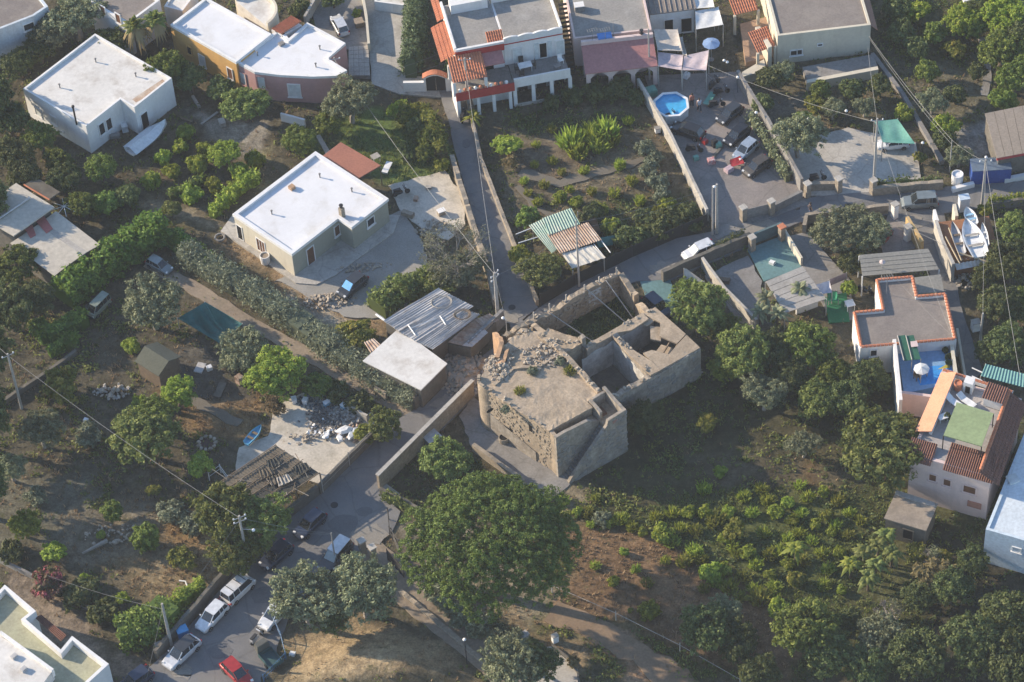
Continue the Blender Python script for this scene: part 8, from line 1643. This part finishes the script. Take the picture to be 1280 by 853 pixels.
T('ball', 'dense ball-shaped clipped shrub in the dry plot', 181, 669, 22, cat='shrub'); T('yellow', 'yellow green small tree in the dry plot', 226, 697, 17); T('lime', 'light green tree at the left edge of the dry plot', 30, 656, 21); T('lime', 'light green shrub beside the pink flowers', 66, 688, 16, cat='shrub'); T('flower', 'shrub covered in pink flowers above the dirt lane', 60, 726, 24, .9, cat='shrub'); T('darkbush', 'dark shrub right of the pink flowers', 100, 742, 24, .8, cat='bush'); T('darkbush', 'dark shrub along the dirt lane hedge', 128, 765, 20, .8, cat='bush'); T('lime', 'sapling above the rounded hedge', 153, 748, 9, 1.3); T('lime', 'tiny sapling in the dry plot', 106, 722, 7, 1.4); T('lime', 'small green shrub in the pale stony patch', 126, 668, 6, cat='shrub'); T('darkbush', 'dark shrub at the left edge of the flower lane', 15, 690, 16, cat='bush'); T('greybush', 'grey scrub in the pale left plot', 45, 620, 14, cat='shrub')
T('greybush', 'brownish scrub above the dry plot', 215, 640, 20, .8, cat='shrub'); T('greybush', 'brownish scrub beside the big-leaved tree', 240, 655, 18, .8, cat='shrub')
# lower centre
T('olive', 'grey olive tree hanging over the white car by the railing', 383, 752, 42); T('olive', 'grey olive tree beside the stone gate pillars', 455, 742, 42); T('dark', 'dark tree between the two grey olives', 415, 770, 26); T('broad', 'fig tree in the walled court below the tall road wall', 558, 576, 32, .9); T('dark', 'dark shrub behind the fig tree', 585, 590, 18, cat='shrub'); T('lime', 'small light shrub at the courtyard corner', 605, 600, 9, cat='shrub'); T('broad', 'ivy-grown bush at the corner of the rubbish yard', 480, 534, 22, cat='bush'); T('lime', 'pale shrub beside the ivy bush', 456, 540, 14, cat='shrub'); T('olive', 'bluish tree at the lower edge beside the path', 640, 838, 34); T('dark', 'dark tree at the lower edge by the curved kerb', 672, 828, 28); T('russet', 'rusty shrub beside the curved kerb', 716, 826, 9, cat='shrub')
ranked('greybush', 'loose grey shrub under the pine', ((545, 740, 16), (560, 755, 16), (580, 770, 18), (600, 785, 17), (540, 715, 12), (640, 800, 18), (622, 790, 14), (565, 730, 14)), [(490, 690, 'the low square pillar'), (650, 800, 'the grey metal box')], 1.2, 'shrub', 'shrubs under the umbrella pine')
# right of the ruin
for x, y, s, k, lb in ((872, 388, 36, 'broad', 'broad tree over the court behind the ruin'), (862, 362, 20, 'citrus', 'tree top touching the pale sail tip'), (905, 410, 22, 'citrus', 'shaded tree at the end of the slanting wall'), (928, 445, 34, 'broad', 'leafy tree right of the ruin wing'), (905, 460, 20, 'lime', 'lighter crown beside the ruin wing'), (962, 440, 28, 'dark', 'dark crown in the thicket right of the ruin'), (955, 492, 26, 'olive', 'grey green tree in the thicket'), (985, 470, 26, 'dark', 'dark tree in the heart of the thicket'), (1012, 428, 34, 'citrus', 'bright rounded tree below the beige ribbed roof'), (1022, 500, 26, 'broad', 'leafy tree between thicket and walnut'), (1042, 466, 24, 'citrus', 'tree left of the coping house'), (1085, 470, 26, 'dark', 'dark tree under the white patio wall'), (1060, 500, 26, 'dark', 'dark tree beside the walnut'), (1004, 556, 20, 'olive', 'slender grey olive with bare trunk'), (884, 525, 14, 'yellow', 'yellowish shrub in the hollow right of the ruin'), (803, 522, 26, 'dark', 'dark shrub against the ruin tower')): T(k, lb, x, y, s)
T('walnut', 'big rounded walnut tree beside the pink terrace house', 1104, 562, 54, .95)
T('olive', 'wide grey olive at the road bend, western crown', 1046, 292, 32, .8); T('olive', 'wide grey olive at the road bend, eastern crown', 1084, 292, 27, .85); T('olive', 'wide grey olive at the road bend, upper crown', 1062, 276, 22, .8); T('dark', 'dark shrub under the road bend olive', 1066, 326, 20, .9, cat='shrub'); T('lime', 'small yellow green tree on the artificial turf', 1061, 358, 11, 1.5)
T('dark', 'dark tree below the boat platform', 1262, 330, 30); T('dark', 'dark tree east of the lane', 1250, 380, 30); T('dark', 'dark tree beyond the pale meter pole', 1262, 430, 30); T('broad', 'leafy tree at the right edge beside the boats', 1270, 290, 24); T('citrus', 'leafy tree top at the right edge', 1278, 380, 24); T('lime', 'bright creeper at the road end of the boat deck', 1232, 262, 9, cat='shrub'); T('dark', 'dark bush under the teal lean-to', 1240, 440, 22); T('dark', 'dark tree between lane and teal lean-to', 1235, 345, 20)
for x, y, s, w_ in ((1182, 438, 4, 'upper'), (1185, 446, 4, 'middle'), (1186, 454, 4, 'lower')): T('darkbush', w_+' potted plant along the blue patio wall', x, y, s, 1.6, cat='plant', group='potted plants of the blue patio', zb=2.2)
T('flower', 'reddish creeper on the pink terrace edge', 1157, 540, 9, 1.0, cat='creeper', zb=4.6); T('darkbush', 'potted plant on the pink roof terrace', 1184, 521, 5, 1.4, cat='plant', zb=5.66)
# lower right slope
ranked('mix', 'low green slope bush', ((733, 640, 9), (775, 648, 10), (790, 658, 8), (803, 665, 7), (760, 655, 6), (828, 668, 14), (840, 676, 10), (868, 688, 11), (856, 700, 11), (876, 698, 9), (888, 716, 15), (905, 712, 10), (912, 733, 12), (898, 728, 9), (795, 711, 7), (767, 727, 8), (809, 728, 8), (744, 706, 7), (788, 763, 4), (738, 655, 6), (812, 763, 14), (945, 704, 10), (962, 692, 10), (975, 688, 11), (950, 745, 14), (968, 732, 9), (935, 690, 10), (920, 690, 8), (955, 665, 9), (990, 650, 9), (970, 640, 11), (985, 628, 9), (1002, 640, 8), (1020, 655, 8), (1035, 645, 9), (1040, 665, 7), (1015, 675, 8), (1062, 640, 8), (1075, 650, 8), (1050, 690, 9), (995, 725, 10), (1030, 730, 9), (962, 718, 8), (1052, 738, 7), (970, 748, 8), (1005, 700, 9), (895, 650, 12), (880, 640, 10), (910, 640, 9), (860, 640, 10), (840, 640, 9), (930, 620, 9), (880, 610, 10), (900, 590, 9), (952, 610, 9), (820, 645, 8), (1010, 620, 9), (1030, 615, 8), (1048, 625, 9), (780, 690, 6), (832, 700, 7), (705, 625, 8), (722, 640, 7), (745, 622, 6), (915, 680, 9), (930, 720, 10), (942, 735, 9), (985, 705, 9), (1000, 665, 9), (1028, 690, 9), (1035, 710, 9), (985, 672, 8), (905, 672, 9), (850, 660, 9), (870, 662, 9), (880, 735, 8), (925, 745, 9), (1045, 655, 8), (1060, 668, 8), (960, 625, 9), (1000, 605, 8), (940, 640, 9)), [(713, 603, 'the ruin stair'), (612, 700, 'the umbrella pine'), (918, 660, 'the bright yellow bush'), (882, 786, 'the dark spreading tree'), (1010, 785, 'the large dense tree'), (1098, 690, 'the banana clump'), (1104, 600, 'the walnut tree'), (1004, 575, 'the slender olive'), (830, 560, 'the shaded hollow'), (970, 690, 'the arching banana')], 1.2, 'bush', 'bushes on the weedy slope')
T('yellow', 'bright yellow bush on the weedy slope', 918, 660, 15, .9, cat='bush'); T('yellow', 'pale yellow tufted bush lower on the slope', 997, 722, 11, 1.1, cat='bush'); T('greybush', 'grey tufted bush above the slope edge', 752, 648, 12, cat='bush')
for x, y, s, k, lb in ((882, 786, 34, 'dark', 'dark spreading tree above the reddish track'), (905, 770, 22, 'olive', 'grey crown beside the dark spreading tree'), (920, 805, 28, 'dark', 'shaded tree low on the slope'), (1010, 785, 44, 'citrus', 'large dense tree at the foot of the slope'), (1035, 815, 34, 'dark', 'dark crown in front of the large dense tree'), (1100, 800, 30, 'olive', 'greyish tree near the lower edge'), (1085, 830, 30, 'dark', 'dark tree at the lower edge of the slope'), (1150, 820, 36, 'dark', 'dark tree in the lower right shade'), (1170, 715, 28, 'russet', 'drying tree with pale twigs below the concrete shed'), (1188, 735, 28, 'dark', 'dark tree behind the drying tree'), (1150, 745, 22, 'dark', 'dark shrub left of the drying tree'), (1215, 700, 20, 'dark', 'dark shrub below the pale blue house wall'), (1215, 800, 40, 'dark', 'large dark tree in the lower right corner'), (1262, 770, 36, 'dark', 'dark tree at the right edge, lower corner'), (1270, 830, 40, 'dark', 'dark tree in the extreme lower right corner'), (1147, 690, 14, 'yellow', 'yellow green shrub beside the concrete shed'), (1180, 695, 12, 'yellow', 'yellowish shrub above the drying tree'), (975, 760, 14, 'lime', 'light shrub above the large dense tree'), (1060, 780, 22, 'dark', 'shaded shrub right of the large dense tree'), (950, 840, 26, 'dark', 'dark shrub at the lower edge of the track')): T(k, lb, x, y, s)
# tall trees along the left boundary, only their inner edges in view
for x, y, s, lb in ((-14, 120, 30, 'upper'), (-18, 250, 30, 'middle'), (-22, 440, 36, 'lower middle'), (-26, 520, 38, 'low'), (-24, 610, 34, 'lowest')): T('dark', 'tall dark boundary tree cut by the left edge, %s one' % lb, x, y, s, 1.5)
# hedges
def hedge(name, label, px, width, h, mat, seed, dens=26, leaf=.16, jit=.35, asp=.55, cat='hedge'):
    pts = [P(x, y) for x, y in px]; t = thing(name, label, cat, pts[0]); r = np.random.RandomState(seed); C = []; N = []; ti = []
    tot = sum((pts[i+1]-pts[i]).length for i in range(len(pts)-1)); stems = MB()
    for i in range(len(pts)-1):
        a, b_ = pts[i], pts[i+1]; L = (b_-a).length; d = (b_-a).normalized(); s = Vector((-d.y, d.x, 0)); n = int(L*(width+h)*dens/10*2.6)
        for k in range(n):
            u = r.rand(); ph = r.rand()*math.pi; q = (.72+.28*r.rand()**.5); wob = 1+jit*(float(vnoise(np.array([u*L+a.x]), np.array([a.y+i*9.]), 1.6, seed)[0])-.5)*1.6
            off = math.cos(ph)*width/2*q*wob; z = (math.sin(ph)**.7)*h*q*wob; c = a.lerp(b_, u)+s*off; nrm = s*math.cos(ph)+Vector((0, 0, math.sin(ph)+.2)); tc = min(1, max(0, r.normal(.48, .2)))
            for j in range(11): o = r.normal(size=3)*.17; C.append((c.x-pts[0].x+o[0], c.y-pts[0].y+o[1], max(.03, z+o[2]))); N.append((nrm.x+o[0]*3, nrm.y+o[1]*3, nrm.z+o[2]*3)); ti.append(min(1, max(0, tc+r.normal(0, .12))))
        for k in range(max(2, int(L/1.2))): c = a.lerp(b_, (k+.5)/max(2, int(L/1.2))); stems.tube([(c.x, c.y, -.2), (c.x+.1, c.y, h*.6)], [.06, .03], 5)
    core = MB()
    for i in range(len(pts)-1):
        a, b_ = pts[i], pts[i+1]; K = max(1, int((b_-a).length/1.1))
        for k in range(K):
            v0, v1 = a.lerp(b_, k/K), a.lerp(b_, (k+1)/K); dd = (b_-a).normalized(); s = Vector((-dd.y, dd.x, 0))*width*.33*(.8+.4*r.rand()); zt = h*(.62+.16*r.rand())
            core.prism([(v.x, v.y) for v in (v0+s, v0-s, v1-s, v1+s)], -.1, zt)
    me_ = ob('inner_growth', core, mat, t, kind='stuff').data; at_ = me_.attributes.new('tint', 'FLOAT', 'POINT'); at_.data.foreach_set('value', np.full(len(me_.vertices), .15, np.float32))
    C = np.array(C); N = np.array(N); N /= np.linalg.norm(N, axis=1, keepdims=True)+1e-9; V = leaf_quads(r, C, N, leaf, asp)
    me = leaf_mesh('foliage', V.reshape(-1, 3), 4, np.repeat(np.array(ti), 4), mat)
    o = bpy.data.objects.new('foliage', me); COL.objects.link(o); o.parent = t; ob('stems', stems, M_BARK, t, kind='stuff'); return t
hedge('climbing_hedge', 'tall bright green climbing hedge beside the twin-roof shed', [(80, 378), (115, 352), (160, 318), (196, 300), (208, 296)], 3.4, 2.6, L_HEDGE, 5, 30, .2)
hedge('climbing_hedge', 'bright zigzag hedge left of the small white van', [(48, 410), (62, 428), (80, 418), (98, 404), (108, 410)], 1.8, 1.6, L_HEDGE, 6, 26, .18); hedge('orchard_hedge', 'green hedge strip above the long orchard wall', [(62, 445), (80, 436), (96, 426)], 1.2, 1.2, L_HEDGE, 16, 24, .16)
hedge('grey_hedge', 'long grey green hedge between the dirt path and bungalow', [(232, 322), (262, 340), (300, 362), (345, 392), (385, 418), (430, 452), (480, 482), (522, 507)], 2.6, 2.1, L_GREYH, 7, 30, .14, .3, .4)
hedge('green_hedge', 'green start of the hedge at the bungalow corner', [(214, 300), (240, 318), (262, 335)], 2.2, 1.6, L_HEDGE, 8, 24, .17)
hedge('orchard_hedge', 'bright hedge row in the orchard above the bungalow', [(265, 272), (285, 252), (305, 236), (322, 224)], 1.3, 1.3, L_LIME, 9, 26, .16); hedge('orchard_hedge', 'short hedge at the bungalow edge of the orchard', [(212, 248), (232, 240), (255, 226)], 1.0, .9, L_CITRUS, 10, 24, .16)
hedge('cane_hedge', 'tall yellow green cane hedge between the lawn and narrow road', [(500, 150), (528, 152), (545, 178), (552, 206)], 1.4, 2.3, L_YELL, 25, 24, .17, .5, .4)
hedge('drive_hedge', 'dark hedge between the bungalow drive and corrugated shed', [(472, 392), (492, 376), (520, 362), (545, 356)], 2.8, 1.9, L_BROAD, 11, 28, .17)
hedge('cypress_hedge', 'tall dark conifer hedge along the sandy lane', [(514, 98), (519, 60), (521, 20), (523, -12)], 1.9, 3.2, L_CYP, 12, 44, .2, .2, .35)
hedge('balcony_hedge', 'narrow clipped hedge at the side of the red balcony house', [(564, 98), (566, 70), (567, 40)], .9, 1.8, L_CITRUS, 13, 30, .14)
hedge('rounded_hedge', 'big rounded hedge at the road corner by the thick pole', [(150, 800), (172, 795), (196, 786), (214, 768)], 3.6, 2.4, L_CITRUS, 14, 32, .16, .3); hedge('wall_hedge', 'low hedge topping the retaining wall by the road', [(212, 768), (240, 745), (255, 735)], 1.1, 1.4, L_LIME, 15, 26, .15)
hedge('ridge_hedge', 'low dark hedge rows in the upper left orchard', [(112, 268), (135, 255), (165, 240)], 1.6, .9, L_CITRUS, 17, 24, .16); hedge('creeper_hedge', 'flowering creeper on top of the pool yard wall', [(938, 150), (962, 190), (985, 228)], .8, 1.2, L_OLIVE, 18, 24, .14); hedge('planter_hedge', 'planting on the roadside wall of the pale court', [(1092, 238), (1130, 234), (1176, 231)], .8, .9, L_DARK, 19, 24, .15); hedge('wall_plants', 'flowering plants along the weathered wall top', [(888, 320), (912, 310), (930, 303)], .5, 1.5, L_DARK, 20, 24, .12)
hedge('verge_hedge', 'vegetation strip along the right edge of the road', [(1236, 258), (1262, 254), (1290, 250)], 1.0, .9, L_LIME, 21, 24, .15); hedge('wall_ivy', 'ivy hanging over the low wall below the pine', [(480, 622), (505, 634), (524, 646)], .8, 1.0, L_BROAD, 22, 22, .14); 
# umbrella pine
pp = P(612, 672, 7.5); t = thing('umbrella_pine', 'huge umbrella pine with a dense rounded crown', 'tree', (pp.x, pp.y, 0)); rr = random.Random(3); Rp = 113/scale_at(612, 690)
lob = [(0, 0, 6.9, Rp*.8, Rp*.8, 1.7)]
for k in range(75):
    a = k*2.399; q = Rp*.88*math.sqrt((k+.5)/75); s = rr.uniform(.9, 1.6); lob.append((q*math.cos(a)*1.02, q*math.sin(a)*.98, 8.9-3.6*(q/Rp)**2.2+rr.uniform(-.6, .6), s, s, s*.8))
cm = crown_mesh('crown', 99, L_PINE, lob, 4200, 34, .095, .26, .5, .85, 0, -.1, .1); o = bpy.data.objects.new('crown', cm); COL.objects.link(o); o.parent = t
mb = MB().tube([(.3, -.3, -.3), (.2, -.1, 2.5), (0, 0, 4.8)], [.5, .42, .36], 9)
for k in range(9): a = k*.7; q = Rp*rr.uniform(.45, .75); mb.tube([(0, 0, 4.3), (q*.4*math.cos(a), q*.4*math.sin(a), 5.6), (q*math.cos(a), q*math.sin(a), 6.9)], [.26, .17, .05], 6)
ob('trunk', mb, M_BARK, t, local=True)
# bare dry tree
def dry_tree(label, x, y, rpx, seed, dens=1.0):
    s = rpx/scale_at(x, y); p = P(x, y, s*.8); t = thing('dry_tree', label, 'tree', (p.x, p.y, 0)); rr = random.Random(seed); mb = MB(); tips = []
    mb.tube([(0, 0, -.2), (.1, 0, s*.5)], [.22, .16], 7)
    def grow(p0, d, L, r_, dep):
        p1 = p0+d*L; mb.tube([p0, p1], [r_, r_*.6], 5 if dep < 2 else 3)
        if dep >= 4: tips.append(p1); return
        for k in range(4 if dep < 2 else 3): nd_ = (d+Vector((rr.uniform(-1, 1), rr.uniform(-1, 1), rr.uniform(-.35, .7)))*.75).normalized(); grow(p1, nd_, L*rr.uniform(.6, .85), r_*.55, dep+1)
    for k in range(5): a = k*1.26+rr.random(); grow(Vector((.1, 0, s*.4)), Vector((math.cos(a)*.8, math.sin(a)*.8, .6)).normalized(), s*.42, .13, 0)
    ob('branches', mb, M_GBARK, t, local=True)
    r = np.random.RandomState(seed); C = np.repeat(np.array([tuple(v) for v in tips]), 3, 0); C = C+r.normal(size=C.shape)*.22; C = C[:int(len(C)*dens)]; N = np.tile([0, 0, 1.], (len(C), 1)); V = leaf_quads(r, C, N, .1, .35); me = leaf_mesh('crown', V.reshape(-1, 3), 4, np.repeat(r.rand(len(C)), 4), L_OLIVE); o = bpy.data.objects.new('crown', me); COL.objects.link(o); o.parent = t
dry_tree('grey half-bare tree beside the narrow road wall', 568, 318, 42, 4, .8); dry_tree('pale bare twigs among dark trees on the lower slope', 1108, 765, 16, 8, .2); dry_tree('pale bare branches below the concrete shed', 1158, 700, 16, 9, .2)
T('olive', 'grey foliage mass under the half-bare tree', 575, 340, 30, .7); T('broad', 'dark shrub between corrugated shed and half-bare tree', 552, 358, 18, .8, cat='shrub')
# palms and banana plants
def fronds(mb, c, n, L, droop, w, seed, up=.5, spl=5):
    rr = random.Random(seed); 
    for k in range(n):
        a = k*2.4+rr.random()*.5; e = rr.uniform(-.1, 1)*up+.15; d = Vector((math.cos(a)*math.cos(e), math.sin(a)*math.cos(e), math.sin(e))); s = Vector((-math.sin(a), math.cos(a), 0)); q0 = Vector(c); Lk = L*rr.uniform(.75, 1.1); vs = []
        for j in range(spl+1): u = j/spl; q = q0+d*Lk*u-Vector((0, 0, droop*Lk*u*u)); ww = w*math.sin(math.pi*(.12+.86*u))*(.9+.2*(j % 2)); vs += [q-s*ww-Vector((0, 0, ww*.25)), q, q+s*ww-Vector((0, 0, ww*.25))]
        mb.add(vs, [(j*3+i, j*3+i+1, j*3+4+i, j*3+3+i) for j in range(spl) for i in (0, 1)])
def palm(name, label, x, y, h, L, n, mat, w=.14, droop=.5, skirt=False, up=1.1, cat='palm', trunk=.2):
    p = P(x, y, h); t = thing(name, label, cat, (p.x, p.y, 0)); mb = MB(); fronds(mb, (0, 0, h), n, L, droop, w, int(x), up); cr = ob('crown', mb, mat, t, local=True)
    at_ = cr.data.attributes.new('tint', 'FLOAT', 'POINT'); at_.data.foreach_set('value', np.random.RandomState(int(x)).rand(len(cr.data.vertices)).astype(np.float32))
    ob('trunk', MB().tube([(0, 0, -.3), (0, 0, h)], [trunk*1.2, trunk], 8), M_BARK, t, local=True)
    if skirt:
        mb = MB(); fronds(mb, (0, 0, h-.1), 26, L*1.1, 1.5, w*.7, int(x)+1, .1); o = ob('dead_fronds', mb, L_STRAW, t, local=True); a2 = o.data.attributes.new('tint', 'FLOAT', 'POINT'); a2.data.foreach_set('value', np.full(len(o.data.vertices), .3, np.float32))
palm('fan_palm', 'fan palm with shaggy trunk behind the white box house, left head', 168, 32, 4.2, 1.5, 42, L_BROAD, .26, .35, True, 1.4); palm('fan_palm', 'fan palm with shaggy trunk next to the ochre house, right head', 194, 24, 4.4, 1.4, 42, L_BROAD, .26, .35, True, 1.4)
palm('young_palm', 'small feathery palm beside the red house pole', 592, 146, 1.0, 1.3, 22, L_LIME, .12, .5)
for x, y, lb, L in ((958, 372, 'banana-like plant against the beige ribbed roof', 1.5), (972, 392, 'banana-like plant in front of the beige ribbed roof', 1.6), (950, 388, 'tall leafy plant left of the beige ribbed roof', 1.4), (1000, 360, 'curled frond plant reaching over the beige roof', 1.3)): palm('banana_plant', lb, x, y, 2.4, L, 14, L_OLIVE, .2, .55, cat='plant', trunk=.1)
for x, y, lb in ((1080, 690, 'banana clump on the lower slope, left stem'), (1098, 682, 'banana clump on the lower slope, upper stem'), (1115, 690, 'banana clump near the concrete shed'), (1095, 705, 'banana clump on the lower slope, lower stem'), (1108, 668, 'tall banana beside the concrete shed'), (995, 685, 'arching banana on the weedy slope'), (1064, 705, 'leafy banana left of the main clump'), (1086, 720, 'low banana in front of the main clump')): palm('banana_plant', lb, x, y, 1.9, 1.35, 20, L_BROAD if x > 1070 else L_LIME, .2, .7, cat='plant', trunk=.1)
# weeds sprouting on the ruin
for k, (x, y, s) in enumerate(((700, 452, 8), (712, 463, 9), (666, 464, 8), (650, 488, 8), (632, 512, 7))): 
    p = P(x, y, 5.45); kk = PROTO['tuft' if k % 2 else 'greybush'][2 if k % 2 else k % 3]; o = thing('roof_weed', 'tuft of dry weeds sprouting on the ruin roof', 'weed', (p.x, p.y, 5.2), k, 'weeds on the ruin roof'); o['label'] = 'tuft of weeds on the ruin roof, '+['at the kerb near the fallen stones', 'at the kerb nearest the tower', 'in the middle of the roof', 'near the rounded tip', 'on the long left wall edge'][k]; c = bpy.data.objects.new('crown', kk[1]); COL.objects.link(c); c.parent = o; q = s/14; c.scale = (q, q, q)
# grass
gm = tufts('grass', 1.0, 42000, 61, .12, .34, L_GRASS); o = bpy.data.objects.new('grass', gm); COL.objects.link(o); tag(o, 'green weeds and grass growing over the plots', 'grass'); o['kind'] = 'stuff'
gm = tufts('dry_grass', .1, 30000, 62, .12, .36, L_STRAW); o = bpy.data.objects.new('dry_grass', gm); COL.objects.link(o); tag(o, 'dry straw-coloured grass on the sunlit slopes', 'dry grass'); o['kind'] = 'stuff'

# low undergrowth: matted weeds nobody could count
def undergrowth(name, n, seed, mat, lo, hi):
    r = np.random.RandomState(seed); x = r.uniform(-64, 64, n*4); y = r.uniform(-44, 60, n*4); c, d, t = zone_color(x, y); cl = fbm(x, y, 4.0, seed+3)
    keep = (t*np.clip(d, 0, 2.5)*np.clip((cl-.40)*5, 0, 1) > r.uniform(.15, 1.3, n*4)) & (t >= lo) & (t <= hi)
    for poly in NO_GRASS+[pix([(400, 150), (480, 130), (570, 200), (560, 235), (500, 245), (440, 215)])]: keep &= sdist(x, y, poly) < -.15
    x = x[keep][:n]; y = y[keep][:n]; k = len(x); per = 14; sz = r.uniform(.25, .75, k)
    o = r.normal(size=(k, per, 3)); o /= np.linalg.norm(o, axis=2, keepdims=True); o[..., 2] = np.abs(o[..., 2]); o *= (r.rand(k, per, 1)**.4)
    C = np.stack([x, y, gz(x, y)], -1)[:, None]+o*sz[:, None, None]*np.array([1, 1, .75]); V = leaf_quads(r, C.reshape(-1, 3), (o+np.array([0, 0, .4])).reshape(-1, 3), .14, .55)
    tint = np.clip(np.repeat(r.normal(.45, .2, k), per)+r.normal(0, .12, k*per), 0, 1); me = leaf_mesh(name, V.reshape(-1, 3), 4, np.repeat(tint, 4), mat)
    ob_ = bpy.data.objects.new(name, me); COL.objects.link(ob_); return ob_
o = undergrowth('weeds', 9000, 71, L_BROAD, .3, .8); tag(o, 'matted green weeds spreading between the trees', 'weeds'); o['kind'] = 'stuff'
o = undergrowth('weeds', 5000, 72, L_DARK, .55, 1.0); tag(o, 'dark undergrowth in the shaded hollows', 'undergrowth'); o['kind'] = 'stuff'
# thin evening haze
hz = MB().prism([(-2600, -2600), (2600, -2600), (2600, 2600), (-2600, 2600)], -2.5, 207.0)
o = ob('haze', hz, haze_mat(.00016), kind='stuff')
